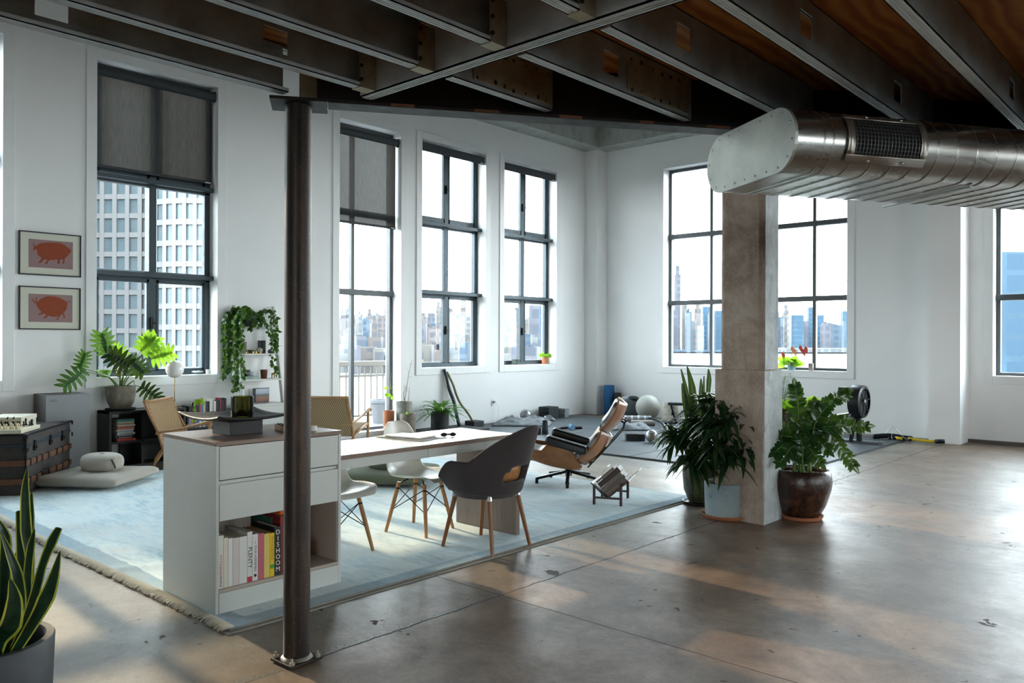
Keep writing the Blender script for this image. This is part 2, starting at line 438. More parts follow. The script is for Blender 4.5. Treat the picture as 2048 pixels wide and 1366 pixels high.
def window(n, side, a, b_, z0, z1, t1, t2, style, handles=(), trim_bottom=True):
    W = b_-a
    if side == 'R': Mx = Matrix(((0,1,0,8.2),(1,0,0,a),(0,0,1,0),(0,0,0,1)))
    elif side == 'F': Mx = Matrix(((1,0,0,a),(0,-1,0,-6.4),(0,0,1,0),(0,0,0,1)))
    elif side == 'L': Mx = Matrix(((0,-1,0,LW),(1,0,0,a),(0,0,1,0),(0,0,0,1)))     # local (u, w outward, z)
    else:           Mx = Matrix(((1,0,0,a),(0,1,0,BW),(0,0,1,0),(0,0,0,1)))
    def mb():
        q = MB(); q.M = Mx; return q
    fm = M['frame_dark'] if style == 'A' else M['frame_grey']
    t = 0.115
    q = mb(); 
    zb = z0-t if trim_bottom else 0.0
    q.box(-t, 0, -0.018, 0, zb, z1+t); q.box(W, W+t, -0.018, 0, zb, z1+t); q.box(0, W, -0.018, 0, z1, z1+t)
    if trim_bottom: q.box(0, W, -0.018, 0, zb, z0)
    root = struct(q.build('window_%d' % n, M['trim'], bevel=0.003))
    w0, w1 = 0.19, 0.27
    fw = 0.07 if style == 'A' else 0.055
    q = mb()
    q.box(0, fw, w0, w1, z0, z1); q.box(W-fw, W, w0, w1, z0, z1)
    q.box(fw, W-fw, w0, w1, z0, z0+fw*0.8); q.box(fw, W-fw, w0, w1, z1-fw, z1)
    q.build('window_frame', fm, root, bevel=0.004)
    mw = 0.045 if style == 'A' else 0.028
    if style == 'A': cuts = [W/2]
    elif style == 'B': cuts = [W*0.26, W*0.5+0.02, W*0.82][:3]
    else: cuts = [W*0.345]
    q = mb()
    for cx in cuts: q.box(cx-mw, cx+mw, w0+0.01, w1, z0, z1)
    q.build('mullion', fm, root, bevel=0.003)
    for zt in (t1, t2):
        q = mb()
        if style == 'A':
            q.box(0.0, W, w0-0.11, w1, zt-0.075, zt-0.02); q.box(0.0, W, w0, w1, zt-0.10, zt)
        else: q.box(0.0, W, w0-0.03, w1, zt-0.085, zt)
        q.build('transom_bar', fm, root, bevel=0.004)
    edges = [0.0]+cuts+[W]
    rows = [(z0, t2-0.09), (t2, t1-0.09), (t1, z1)]
    for r, (za, zb2) in enumerate(rows):
        for k in range(len(edges)-1):
            ea = edges[k]+(fw if k == 0 else mw); eb = edges[k+1]-(fw if k == len(edges)-2 else mw)
            if style == 'A' and r != 1:
                q = mb(); s = 0.05
                q.box(ea, ea+s*0.6, w0+0.005, w1-0.02, za, zb2); q.box(eb-s*0.6, eb, w0+0.005, w1-0.02, za, zb2)
                q.box(ea, eb, w0+0.005, w1-0.02, za, za+s*1.6); q.box(ea, eb, w0+0.005, w1-0.02, zb2-s, zb2)
                q.build('sash', fm, root, bevel=0.003)
            q = mb(); q.add([(ea, w0+0.045, za), (eb, w0+0.045, za), (eb, w0+0.045, zb2), (ea, w0+0.045, zb2)], [(0,1,2,3)])
            q.build('glass', M['pane'], root)
    for zh in handles:
        q = mb(); q.box(W/2-0.03, W/2-0.005, w0-0.025, w0+0.02, zh-0.07, zh+0.07); q.box(W/2-0.03, W/2+0.035, w0-0.04, w0-0.022, zh-0.012, zh+0.012)
        q.build('handle', M['black_metal'], root, bevel=0.003)
    rz = (0, R(90), 0) if side == 'L' else (R(90), 0, 0)
    if side == 'L': portal(LW-TH-0.02, a+W/2, (z0+z1)/2, z1-z0, W, (0, R(-90), 0))
    elif side == 'F': portal(a+W/2, -6.82, (z0+z1)/2, W, z1-z0, (R(90), 0, 0))
    elif side == 'R': portal(8.53, a+W/2, (z0+z1)/2, z1-z0, W, (0, R(90), 0))
    else: portal(a+W/2, BW+TH+0.02, (z0+z1)/2, W, z1-z0, (R(-90), 0, 0))
    return root
T1, T2 = 3.411, 2.281
window(1, 'L', *LWIN[2], T1, T2, 'A', (1.65,))
window(2, 'L', LWIN[3][0], LWIN[3][1], LWIN[3][2], TOP, T1, 2.215, 'D', (), False)
window(3, 'L', *LWIN[4], T1, T2, 'A', (1.62, 3.98))
window(4, 'L', *LWIN[5], T1, T2, 'A', (1.62, 3.92))
window(5, 'B', *BWIN[0], 3.47, 2.215, 'B')
window(6, 'B', *BWIN[1], 3.47, 2.14, 'B')
window(7, 'B', *BWIN[2], 3.47, 2.14, 'B')
window(8, 'L', *LWIN[1], T1, T2, 'A')
window(9, 'L', *LWIN[0], T1, T2, 'A')
for k, w_ in enumerate(FWIN_ADDED): window(12+k, 'F', *w_, 3.47, 2.2, 'B')  # unseen front window, added for fill light
for k, w_ in enumerate(RWIN_ADDED): window(10+k, 'R', *w_, 3.47, 2.2, 'B')  # unseen right-hand windows, added to light faces turned that way

# ---------------------------------------------------------------- roller blinds
def blind_cloth():
    t = NT('sheer_blind_cloth'); src = t.coord()
    df = t.node('BsdfDiffuse'); tl = t.node('BsdfTranslucent'); tr = t.node('BsdfTransparent')
    w = t.noise(t.mapping(src, (1,260,6)), 1.0, 2)
    col = t.ramp(w, [(0.3, (0.020,0.021,0.022)), (0.7, (0.040,0.039,0.036))])
    t.link(col, df.inputs['Color']); t.link(col, tl.inputs['Color'])
    tr.inputs['Color'].default_value = (0.80,0.82,0.80,1)
    m1 = t.node('MixShader'); m1.inputs[0].default_value = 0.4; t.link(df.outputs[0], m1.inputs[1]); t.link(tl.outputs[0], m1.inputs[2])
    m2 = t.node('MixShader')
    g = t.math('ADD', t.math('MULTIPLY', w, 0.014), 0.004); t.link(g, m2.inputs[0])
    t.link(m1.outputs[0], m2.inputs[1]); t.link(tr.outputs[0], m2.inputs[2]); t.link(m2.outputs[0], t.out.inputs['Surface']); return t.m
M['blind'] = blind_cloth()
M['blind_solid'] = plain('charcoal_blind_roll', '#2f3438', 0.7, 0.0)
def roller_blind(a, b_, ztop, zbot, label, drop):
    t = thing('roller_blind', label, 'blind', (LW-0.07, (a+b_)/2, ztop)); w = b_-a-0.03
    W2 = w/2
    q = MB(); q.tube([(0.005, -W2, -0.085), (0.005, W2, -0.085)], 0.058, 20); 
    if not drop: q.box(0.045, 0.062, -W2, W2, -0.165, -0.03)
    q.build('roller', M['blind_solid'], t, True, auto=40)
    for s_ in (-1, 1): MB().box(-0.03, 0.03, min(s_*W2, s_*(W2+.012)), max(s_*W2, s_*(W2+.012)), -0.15, -0.02).build('bracket', M['black_metal'], t)
    if drop:
        h = ztop-zbot
        q = MB(); q.add([(-0.03,-W2+.01,-0.1), (-0.03,W2-.01,-0.1), (-0.03,W2-.01,-h), (-0.03,-W2+.01,-h)], [(0,1,2,3)]); q.build('cloth', M['blind'], t)
        q = MB(); q.box(-0.042, -0.018, -W2+.01, W2-.01, -h, -h+0.035); q.build('bottom_bar', M['blind_solid'], t, bevel=0.004)
    else: h = 0.165
    q = MB(); q.box(0.063 if not drop else -0.017, 0.065 if not drop else -0.015, W2-0.1, W2-0.03, -h+0.008, -h+0.02); q.build('maker_tag', M['trim'], t)
roller_blind(3.579, 5.039, TOP-0.03, 3.44, 'sheer charcoal roller blind half down over the window beside the pig pictures', True)
roller_blind(6.912, 8.063, TOP-0.06, 3.18, 'sheer charcoal roller blind lowered over the narrow balcony door', True)
roller_blind(8.495, 9.956, TOP-0.015, 4.5, 'rolled-up charcoal blind above the window next to the balcony door', False)
roller_blind(10.428, 11.897, TOP-0.015, 4.5, 'rolled-up charcoal blind above the window nearest the white corner pilaster', False)
# ================================================================ mezzanine deck over the near half of the room
def galv(name, base, hi, rust=0.0, rough=0.38):
    t = NT(name); src = t.pos()
    n = t.noise(src, 6, 5, 0.6); f = t.vor(src, 55).outputs['Color']
    c = t.ramp(n, [(0.3, hexc(base)), (0.7, hexc(hi))])
    fs = t.node('RGBToBW'); t.link(f, fs.inputs[0])
    c = t.mix(t.math('MULTIPLY', fs.outputs[0], 0.22), c, hexc(hi))
    if rust:
        r = t.ramp(t.noise(src, 3.2, 5, 0.7, 1.0), [(0.5, 0.0), (0.68, 1.0)])
        c = t.mix(t.math('MULTIPLY', r, rust), c, hexc('#8a6a3c'))
    t.set(color=c, metal=0.75, rough=t.ramp(n, [(0.3, rough-0.06), (0.7, rough+0.14)]))
    t.bump(t.noise(src, 25, 3), 0.06, 0.004); return t.m
M['joist'] = galv('galvanised_joist', '#8f9999', '#bcc5c4', 0.22, 0.45)
M['joist_flange'] = galv('underlit_joist_flange', '#c3cccd', '#e2e7e6', 0.08, 0.5)  # paler copy of the joist metal; light from below put into the colour
M['joist_end'] = galv('weld_stained_steel', '#8b836c', '#b8ad92', 0.75, 0.5)
M['dark_steel'] = plain('dark_mill_steel', '#2a2522', 0.5, 0.6, 0.25, 5.0, 0.1, 20)
M['weld'] = plain('burnt_weld', '#2a1d14', 0.6, 0.4, 0.3)
def plywood():
    t = NT('orange_plywood'); p = t.pos()
    pm = t.mapping(p, (1.0, 2.6, 1.0))
    v = t.vor(t.mapping(p, (1.6, 2.2, 1)), 1.0)
    rings = t.wave(t.mapping(p, (1, 0.35, 1)), 4.2, 7.5, 3, 'X', 'SIN', 1.3)
    n = t.noise(pm, 9, 5, 0.6)
    c = t.ramp(rings, [(0.0, hexc('#b56f2d')), (0.55, hexc('#d58a3f')), (1.0, hexc('#e3a355'))])
    c = t.mix(t.math('MULTIPLY', n, 0.3), c, hexc('#6b3d1a'))
    kn = t.ramp(v.outputs['Distance'], [(0.03, 1.0), (0.1, 0.0)])
    c = t.mix(kn, c, hexc('#2e1a0c'))
    t.set(color=c, rough=0.6); return t.m
M['ply'] = plywood()
SL = 1.43; DX, DY = -3.127, 2.086                 # deck edge runs diagonally away from the pipe column
ydiag = lambda x: DY + (x-DX)*SL
ZJ, HJ = 2.55, 0.205
q = MB(); ex = 4.0
q.prism([(-3.17,-6.3), (8.1,-6.3), (8.1, ydiag(ex)), (ex, ydiag(ex)), (-3.17, ydiag(-3.17)+0.0)], ZJ+HJ+0.002, ZJ+HJ+0.03)
struct(q.build('ceiling_mezzanine_deck', M['ply']))

def joist(x, ya, yb, side, holes, label, splice=None, name='steel_joist'):
    """C-section along y: web on the side `side` (+1 = towards +x)"""
    t = thing(name, label, 'joist', (x, ya, ZJ), group='mezzanine joists')
    Lj = yb-ya; w = 0.026; th = 0.004
    q = MB(); xw = w*side
    cur = 0.0
    def web(a, b2, z0, z1):
        q.box(min(xw, xw-th*side), max(xw, xw-th*side), a, b2, z0, z1)
    for h in sorted(holes):
        a, b2 = h-ya-0.055, h-ya+0.055
        if a <= cur or b2 >= Lj: continue
        web(cur, a, 0, HJ); web(a, b2, 0, 0.055); web(a, b2, 0.15, HJ); cur = b2
    web(cur, Lj, 0, HJ); q.build('web', M['joist'], t)
    q = MB(); q.box(-w, w, 0, Lj, 0, th); xl = -w*side
    q.box(min(xl, xl+th*side), max(xl, xl+th*side), 0, Lj, 0, 0.018)
    for k in (-0.012, 0.0, 0.012): q.box(k-0.0015, k+0.0015, 0, Lj, -0.0015, 0.001)
    q.build('bottom_flange', M['joist_flange'], t)
    q = MB(); q.box(-w, w, 0, Lj, HJ-th, HJ); q.box(min(xl, xl+th*side), max(xl, xl+th*side), 0, Lj, HJ-0.018, HJ); q.build('top_flange', M['joist'], t)
    if splice:
        a, b2 = splice[0]-ya, splice[1]-ya
        q = MB(); xs = xw+0.001*side
        q.box(min(xs, xs+0.006*side), max(xs, xs+0.006*side), a, b2, 0.018, HJ-0.03); q.build('splice_plate', M['joist_end'], t, bevel=0.002)
        q = MB(); rnd = random.Random(int(x*100))
        k = a+0.03
        while k < b2-0.02:
            for zz in (0.03, HJ-0.045):
                q.ball((xs+0.005*side, k+rnd.uniform(-.012,.012), zz+rnd.uniform(-.006,.006)), rnd.uniform(.006,.012), 8, 6, 0.5)
            k += rnd.uniform(0.05, 0.1)
        q.build('weld', M['weld'], t, True)
    return t
ORD = ['edge', 'second', 'third', 'fourth', 'fifth', 'sixth', 'seventh']
near = [(-3.155, 1.0, [1.02, -0.2]), (-2.845, 1.0, [1.74, 0.3]), (-2.462, 1.0, [1.1]), (-2.062, 1.0, [0.9]), (-1.652, 1.0, [1.2]), (-1.24, 1.0, [0.6]), (-0.83, 1.0, [0.7])]
for i, (x, s, hs) in enumerate(near):
    yb = 1.965 if i == 0 else 2.175
    lab = ['galvanised edge joist overhead ending on the dark pipe column',
           'second galvanised joist from the room side, ending at the cross channel above the pipe column',
           'third galvanised joist from the room side, running up to the cross channel',
           'fourth galvanised joist from the room side, at the top of the picture',
           'fifth galvanised joist from the room side, meeting the cross channel at the top edge',
           'sixth galvanised joist on the near side of the cross channel',
           'seventh galvanised joist on the near side of the cross channel'][i]
    joist(x, -4.5, yb, -1, hs, lab)
far = [(-2.455, [2.35], (2.42, 2.95)), (-2.045, [2.86], (2.98, 3.50)), (-1.655, [2.8], None), (-1.245, [3.0, 4.1], None), (-0.825, [2.9, 4.4], None)]
for i, (x, hs, sp) in enumerate(far):
    lab = ['short joist stub with a stained splice plate right of the pipe column',
           'joist beyond the cross channel with a square hole beside a stained splice plate',
           'joist beyond the cross channel running to just behind the duct end cap',
           'joist beyond the cross channel with two square holes, above the duct air grille',
           'ribbed joist at the upper right corner, past the plywood panel'][i]
    joist(x, 2.305, ydiag(x)-0.09, 1, hs, lab, sp)
for k in range(1, 8):
    x = -0.825+0.41*k
    if k <= 2: joist(x, -4.5, ydiag(x)-0.09, 1, [0.5, 3.1], ['first joist right of the upper right corner of the picture', 'second joist right of the upper right corner of the picture'][k-1])
q = MB(); q.box(-2.93, 8.0, 2.205, 2.275, ZJ-0.006, ZJ+0.0)
q.box(-2.93, 8.0, 2.205, 2.212, ZJ-0.006, ZJ+HJ); q.box(-2.93, 8.0, 2.268, 2.275, ZJ-0.006, ZJ+0.04)
for k in (2.225, 2.24, 2.255): q.box(-2.93, 8.0, k-0.002, k+0.002, ZJ-0.009, ZJ-0.005)
tag(q.build('cross_channel', M['joist_flange']), 'long galvanised channel crossing under the joists from the pipe column to the top edge', 'steel channel')
# end clips: burnt-looking angle cleats where the near joists meet the cross channel
for i, (x, s, hs) in enumerate(near[1:5]):
    q = MB(); q.box(x-0.03, x+0.03, 2.12, 2.2, ZJ-0.004, ZJ-0.001); q.box(x+0.02, x+0.03, 2.12, 2.203, ZJ, ZJ+0.17)
    q.cur = 1
    for zz in (0.03, 0.09, 0.15): q.ball((x+0.031, 2.125, ZJ+zz), 0.009, 8, 6)
    tag(q.build('joist_cleat', [M['joist_end'], M['weld']]), 'weld-stained steel cleat joining the %s joist from the room side to the cross channel' % ORD[i+1], 'steel bracket', 'joist cleats')
# diagonal rim beam
ang = math.atan2(SL, 1.0)
rb = thing('rim_beam', 'dark steel beam edging the mezzanine, running diagonally away from the top of the pipe column', 'steel beam', (DX, DY, 2.52), ang)
LB = math.hypot(ex-DX, (ex-DX)*SL)
q = MB(); q.box(-0.05, LB, -0.06, 0.06, 0, 0.016); q.build('bottom_flange', M['dark_steel'], rb, bevel=0.003)
q = MB(); q.box(0.02, LB, -0.006, 0.006, 0.016, 0.245); q.build('web', M['dark_steel'], rb)
q = MB(); q.box(0.02, LB, -0.06, 0.06, 0.225, 0.24); q.build('top_flange', M['dark_steel'], rb)
q = MB(); rr = random.Random(5); k = 0.35
while k < LB:
    q.box(k, k+rr.uniform(0.07,0.13), -0.0605, -0.052, 0.002, 0.0155); k += rr.uniform(0.3, 0.42)
q.build('weld', plain('rusty_weld', '#7a4f36', 0.7, 0.2, 0.3), rb)
q = MB(); q.box(-0.06, 0.6, 0.05, 0.056, 0.016, 0.235); q.build('end_plate', M['joist_end'], rb)

# ---------------------------------------------------------------- pipe column
PX, PY = -3.147, 2.026
M['pipe'] = None
def pipe_mat():
    t = NT('dark_rusted_pipe'); src = t.pos()
    n = t.noise(t.mapping(src, (6,6,0.8)), 2.5, 5, 0.65); sp = t.noise(src, 90, 3)
    c = t.ramp(n, [(0.3, hexc('#231f1d')), (0.55, hexc('#332b26')), (0.75, hexc('#523f2f'))])
    c = t.mix(t.math('MULTIPLY', t.ramp(sp, [(0.6, 0.0), (0.75, 1.0)]), 0.4), c, hexc('#7b6a55'))
    t.set(color=c, metal=0.55, rough=t.ramp(n, [(0.3, 0.36), (0.7, 0.52)])); t.bump(sp, 0.08, 0.003); return t.m
M['pipe'] = pipe_mat()
pc = thing('pipe_column', 'dark steel pipe column bolted to the floor in front of the white cabinet', 'column', (PX, PY, 0))
MB().lathe([(0.059, 0.016), (0.059, 2.505)], 40, cap1=True).build('shaft', M['pipe'], pc, True, auto=40)
q = MB(); q.M = Matrix.Rotation(R(2), 4, 'Z'); q.box(-0.082, 0.082, -0.082, 0.082, 0.006, 0.018); q.build('base_plate', M['pipe'], pc, bevel=0.002)
q = MB(); q.lathe([(0.072, 0.017), (0.066, 0.026), (0.058, 0.032)], 32, cap0=False); q.build('weld_bead', plain('grey_weld', '#8b857b', 0.5, 0.6), pc, True)
for sx in (-1, 1):
    for sy in (-1, 1):
        q = MB(); q.lathe([(0.013, 0.018), (0.013, 0.03)], 6, (sx*0.066, sy*0.066, 0), cap1=True); q.lathe([(0.006, 0.03), (0.006, 0.045)], 10, (sx*0.066, sy*0.066, 0), cap1=True)
        q.build('anchor_bolt', plain('zinc_bolt', '#b5aea2', 0.35, 0.8) if 'bolt' not in M else M['bolt'], pc)
q = MB(); q.M = Matrix.Rotation(ang, 4, 'Z'); q.box(-0.12, 0.13, -0.1, 0.1, 2.505, 2.5195); q.build('cap_plate', M['dark_steel'], pc, bevel=0.003)

# ---------------------------------------------------------------- concrete column
cc = thing('concrete_column', 'square stained concrete column rising between the floor plants', 'column', (0, 0, 0))
def chamfer(x0, x1, y0, y1, c): return [(x0+c,y0),(x1-c,y0),(x1,y0+c),(x1,y1-c),(x1-c,y1),(x0+c,y1),(x0,y1-c),(x0,y0+c)]
cx0, cx1 = at_y(1438, 900, 6.03).x, at_y(1525, 900, 6.03).x
cy1 = at_x(1558, 900, cx1).y
q = MB(); q.prism(chamfer(cx0, cx1, 6.03, cy1, 0.035), 1.2, 5.95); q.build('shaft', M['column'], cc, bevel=0.006)
wc_ = old_concrete('window_lit_concrete', '#9fa6a6', '#bcc4c5', '#d3d9da', 5.0)  # paler concrete for one column face; window light put into the colour
MB().box(cx1-0.004, cx1+0.003, 6.03+0.037, cy1-0.03, 1.225, 5.9).build('window_lit_face', wc_, cc)
MB().box(cx1+0.016, cx1+0.0225, 6.005+0.012, cy1+0.008, 0.0, 1.215).build('window_lit_face', wc_, cc)
q = MB(); q.prism(chamfer(cx0-0.028, cx1+0.02, 6.005, cy1+0.02, 0.006), 0, 1.22); q.build('base', M['column'], cc, bevel=0.008)

# ---------------------------------------------------------------- oval duct
def ductmetal():
    t = NT('spiral_duct_metal'); src = t.coord()
    n = t.noise(t.mapping(src, (1,1,4)), 3.5, 4, 0.6); f = t.noise(t.mapping(src, (40,2,2)), 6, 3)
    t.set(color=t.ramp(n, [(0.3, (0.36,0.36,0.34)), (0.7, (0.52,0.515,0.48))]), metal=1.0, rough=t.ramp(n, [(0.3, 0.22), (0.7, 0.34)]))
    t.bump(f, 0.03, 0.002); return t.m
M['duct'] = ductmetal()
M['duct_cap'] = galv('galvanised_end_cap', '#b4bab4', '#d3d8d1', 0.0, 0.42)
da = Vector((0.538, 0.843, 0)).normalized()
DC = Vector((-1.6885, 3.497, 2.325)); HF, DR = 0.232, 0.1377
dz = math.atan2(da.y, da.x)
du = thing('spiral_duct', 'large galvanised oval air duct hanging below the deck at upper right', 'duct', DC, dz)
# local: x along the duct, y to the left (towards the wall), z up
def stad(t_, r=DR, off=0.0):
    P = 2*PI*r + 4*HF; s = (t_ % 1.0)*P; rr = r+off
    if s < PI*r: a = -PI/2 - s/r; return (-HF+0 + rr*math.cos(a), rr*math.sin(a))
    s -= PI*r
    if s < 2*HF: return (-HF+s, rr)
    s -= 2*HF
    if s < PI*r: a = PI/2 - s/r; return (HF + rr*math.cos(a), rr*math.sin(a))
    s -= PI*r
    return (HF-s, -rr)
xs = []; x = 0.0
def rib(x):
    return [(x-0.006, 0), (x-0.003, 0.004), (x+0.003, 0.004), (x+0.006, 0)]
prof = [(0.0, 0.0), (1.5, 0.0), (3.0, 0.0), (4.45, 0.0)]
q = MB(); NV = 84
q.grid(lambda u, v: (prof[round(v*(len(prof)-1))][0],) + stad(u, DR, prof[round(v*(len(prof)-1))][1]), NV, len(prof), True)
q.build('duct_body', M['duct'], du, True, auto=60)
q = MB(); RP = [stad(i/110, DR, 0.001) for i in range(110)]
vs = []
for (xo, ro) in ((-0.005,0.0),(-0.002,0.0045),(0.002,0.0045),(0.005,0.0)): vs += [(xo,)+stad(i/110, DR, ro-0.0005) for i in range(110)]
q.add(vs, [(r*110+i, r*110+(i+1)%110, (r+1)*110+(i+1)%110, (r+1)*110+i) for r in range(3) for i in range(110)])
rib0 = q.build('seam_rib', M['duct'], du, True, auto=70); k = 0.135; rib0.location.x = k; k += 0.045
while k < 4.4:
    r_ = rib0.copy(); COL.objects.link(r_); r_.parent = du; r_.location.x = k; k += 0.108
q = MB(); pts = [stad(i/72) for i in range(72)]
pts = [stad(i/72, DR, 0.004) for i in range(72)]
q.add([(-0.012, p[0], p[1]) for p in pts]+[(0.002, p[0], p[1]) for p in pts], [tuple(range(72)), tuple(range(143,71,-1))]+[(i,(i+1)%72,72+(i+1)%72,72+i) for i in range(72)])
q.build('end_cap', M['duct_cap'], du)
for i in range(20):
    p_ = stad(i/20+0.01, DR, -0.018); q = MB(); q.ball((-0.013, p_[0], p_[1]), 0.0055, 8, 6, 0.7); q.build('screw', M['chrome'], du, True)
# air grille on the side that faces the room: local -y end, between two stations along the duct
xa, xb = 0.245, 0.655
def curve(aa, off): a = R(aa); return (-HF - (DR+off)*math.cos(a), (DR+off)*math.sin(a))
gr = None
q = MB()
def patch(x0, x1, a0, a1, off, n=10):
    q.grid(lambda u, v: (x0+(x1-x0)*u,)+curve(a0+(a1-a0)*v, off), 2, n)
A0, A1 = -42, 46
for (x0, x1, a0, a1) in ((xa, xb, A0, A0+15), (xa, xb, A1-9, A1), (xa, xa+0.035, A0+15, A1-9), (xb-0.035, xb, A0+15, A1-9)): patch(x0, x1, a0, a1, 0.010)
g = q.build('grille_frame', plain('brushed_grille_metal', '#a8a49a', 0.35, 0.9), du, True, solid=0.006)
q = MB(); patch(xa+0.03, xb-0.03, A0+12, A1-6, 0.0055, 14); q.build('grille_recess', plain('dark_duct_inside', '#0b0b0c', 0.8), g)
q = MB()
for i in range(19):
    x0 = xa+0.045+i*(xb-xa-0.09)/18; pp = [(x0,)+curve(a, 0.010) for a in range(A0+14, A1-8, 6)]
    q.tube(pp, 0.0016, 4)
for i in range(9):
    a = A0+19+i*(A1-A0-32)/8; q.tube([(xa+0.03,)+curve(a, 0.008), (xb-0.03,)+curve(a, 0.008)], 0.0018, 4)
q.build('grille_fin', plain('grey_grille_fin', '#6f7273', 0.4, 0.7), g)
for sx in (0.28, 0.72):
    for aa in (A0+6, A1-4):
        q = MB(); c_ = curve(aa, 0.014); q.ball((xa+(xb-xa)*sx, c_[0], c_[1]), 0.007, 10, 6); q.build('screw', M['chrome'], g, True)
# hanger strap under the duct
q = MB(); q.bar((1.02, -HF-0.02, -DR-0.01), (1.02, HF+0.1, -DR-0.01), 0.02, 0.006); q.build('hanger_strap', M['joist'], du)
# ================================================================ outside: river, city, balcony
ZG = -14.0
def facade(name, wall, win, fh, bay, wfrac=0.62, hfrac=0.6, rough=0.6):
    t = NT(name); p = t.sep(t.pos())
    hz = t.math('ADD', t.math('MULTIPLY', p['X'], 0.74), t.math('MULTIPLY', p['Y'], 0.67))
    a = t.math('LESS_THAN', t.math('FRACT', t.math('DIVIDE', t.math('ADD', hz, 5000.0), bay)), wfrac)
    b2 = t.math('LESS_THAN', t.math('FRACT', t.math('DIVIDE', t.math('ADD', p['Z'], 500.0), fh)), hfrac)
    n = t.noise(t.pos(), 0.03, 4)
    k = t.math('MULTIPLY', a, b2)
    w1 = tuple(x*1.25 for x in wall); w0 = tuple(x*0.8 for x in wall)
    t.set(color=t.mix(k, t.ramp(n, [(0.35, w0), (0.65, w1)]), win), rough=rough, spec=0.2); return t.m
FA = [facade('pale_blue_facade', (0.043,0.058,0.075), (0.025,0.043,0.065), 9, 11),
      facade('pink_brick_facade', (0.068,0.058,0.055), (0.045,0.045,0.050), 8, 9),
      facade('beige_facade', (0.075,0.070,0.062), (0.050,0.052,0.058), 10, 8),
      facade('white_facade', (0.100,0.100,0.100), (0.065,0.072,0.080), 9, 10),
      facade('blue_glass_facade', (0.030,0.058,0.085), (0.022,0.048,0.075), 7, 30, 0.9, 0.75),
      facade('lilac_facade', (0.058,0.058,0.068), (0.040,0.045,0.058), 11, 9)]
gnd = MB(); gnd.add([(-3500,-400,ZG),(-30,-400,ZG),(-30,45,ZG),(-700,1000,ZG),(-3500,3000,ZG)], [(0,1,2,3,4)])
gt = NT('hazy_city_ground'); gt.set(color=gt.ramp(gt.vor(gt.pos(), 0.03).outputs['Distance'], [(0.2,(0.045,0.05,0.048)), (0.6,(0.085,0.08,0.078))]), rough=0.9)
struct(gnd.build('ground', gt.m))
wt = NT('pale_river_water'); wt.set(color=(0.05,0.05,0.055), rough=0.35, spec=0.5); wt.bump(wt.noise(wt.mapping(wt.pos(), (0.05,0.2,1)), 1.0, 4), 0.3, 1.0)
struct(MB().add([(-30,-400,ZG-0.5),(900,-400,ZG-0.5),(1500,2500,ZG-0.5),(-1700,2500,ZG-0.5),(-700,1000,ZG-0.5),(-30,45,ZG-0.5)], [(0,1,2,3,4,5)]).build('river_water', wt.m))
fwd = Vector((-math.sin(YAW), math.cos(YAW), 0)); rgt = Vector((math.cos(YAW), math.sin(YAW), 0))
c0 = fwd*1078
far = MB(); far.add([tuple(c0-rgt*600+Vector((0,0,ZG+1))), tuple(c0+rgt*1500+Vector((0,0,ZG+1))), tuple(c0+rgt*1500+fwd*900+Vector((0,0,ZG+1))), tuple(c0-rgt*600+fwd*900+Vector((0,0,ZG+1)))], [(0,1,2,3)])
struct(far.build('ground_far_shore', gt.m))
bmesh_cache = {}
def tower(px0, px1, ytop, dep, mi, label=None, cat='building', rz=None, crown=None, thick=None, group='skyline high-rises'):
    pc_ = at_d((px0+px1)/2, HOR, dep); w = px2m(px1-px0, dep)
    ztop = EYE + (HOR-ytop)/FPX*dep; h = ztop-ZG; d = thick or w*0.8
    q = MB(); q.box(-w/2, w/2, 0, d, 0, h)
    if crown == 'step': q.box(-w*0.3, w*0.3, d*0.2, d*0.8, h, h*1.12)
    if crown == 'spire': q.box(-w*0.28, w*0.28, d*.25, d*.75, h, h*1.14); q.tube([(0,d/2,h*1.14), (0,d/2,h*1.38)], [w*0.10, w*0.012], 8)
    if crown == 'slope': q.add([(-w/2,0,h),(w/2,0,h),(w/2,d,h),(-w/2,d,h),(-w/2,0,h*1.12),(-w/2,d,h*1.12)], [(0,1,4),(3,5,2),(1,2,5,4),(0,4,5,3)])
    if crown == 'tank': q.cyl((0, d/2), w*0.16, h, h*1.09, 10); q.box(-w*.4, -w*.2, d*.2, d*.6, h, h*1.05)
    o = q.build('high_rise', FA[mi]); o.location = (pc_.x, pc_.y, ZG); o.rotation_euler = (0, 0, YAW if rz is None else YAW+rz)
    tag(o, label or 'pale hazy high-rise in the distant city skyline seen through the windows', cat, None if label else group)
    return o
rnd = random.Random(11)
# across the river, seen either side of the concrete column
for (a, b2, yt, dp, mi, cr) in [(1336,1347,640,1120,0,None),(1345,1356,628,1150,5,'step'),(1364,1374,600,1200,2,None),(1372,1384,622,1100,0,'tank'),(1383,1392,640,1110,3,None),(1390,1402,616,1180,1,'step'),(1396,1408,650,1090,3,None),(1406,1420,612,1150,4,None),(1418,1432,626,1130,0,'tank'),(1430,1446,620,1160,4,None),(1444,1470,632,1180,5,None),(1470,1500,618,1200,0,'step'),(1500,1530,634,1180,2,None),(1530,1558,622,1190,4,None),
      (1556,1566,632,1130,0,None),(1566,1578,618,1160,2,'step'),(1608,1617,640,1140,5,None),(1617,1632,612,1200,4,None),(1630,1648,628,1150,4,None),(1645,1662,646,1120,5,'tank'),(1660,1688,650,1140,0,'slope'),(1686,1702,620,1180,4,None),(1700,1760,640,1200,0,None),(1760,1840,628,1250,5,None),(1840,1920,636,1200,2,None)]:
    tower(a, b2, yt, dp, mi, crown=cr)
tower(1349, 1361, 548, 1300, 5, 'slender pale skyscraper rising highest above the river skyline, left of the concrete column', crown='step')
tower(1576, 1583, 627, 1095, 3, 'narrow white slab tower just right of the concrete column, beyond the river')
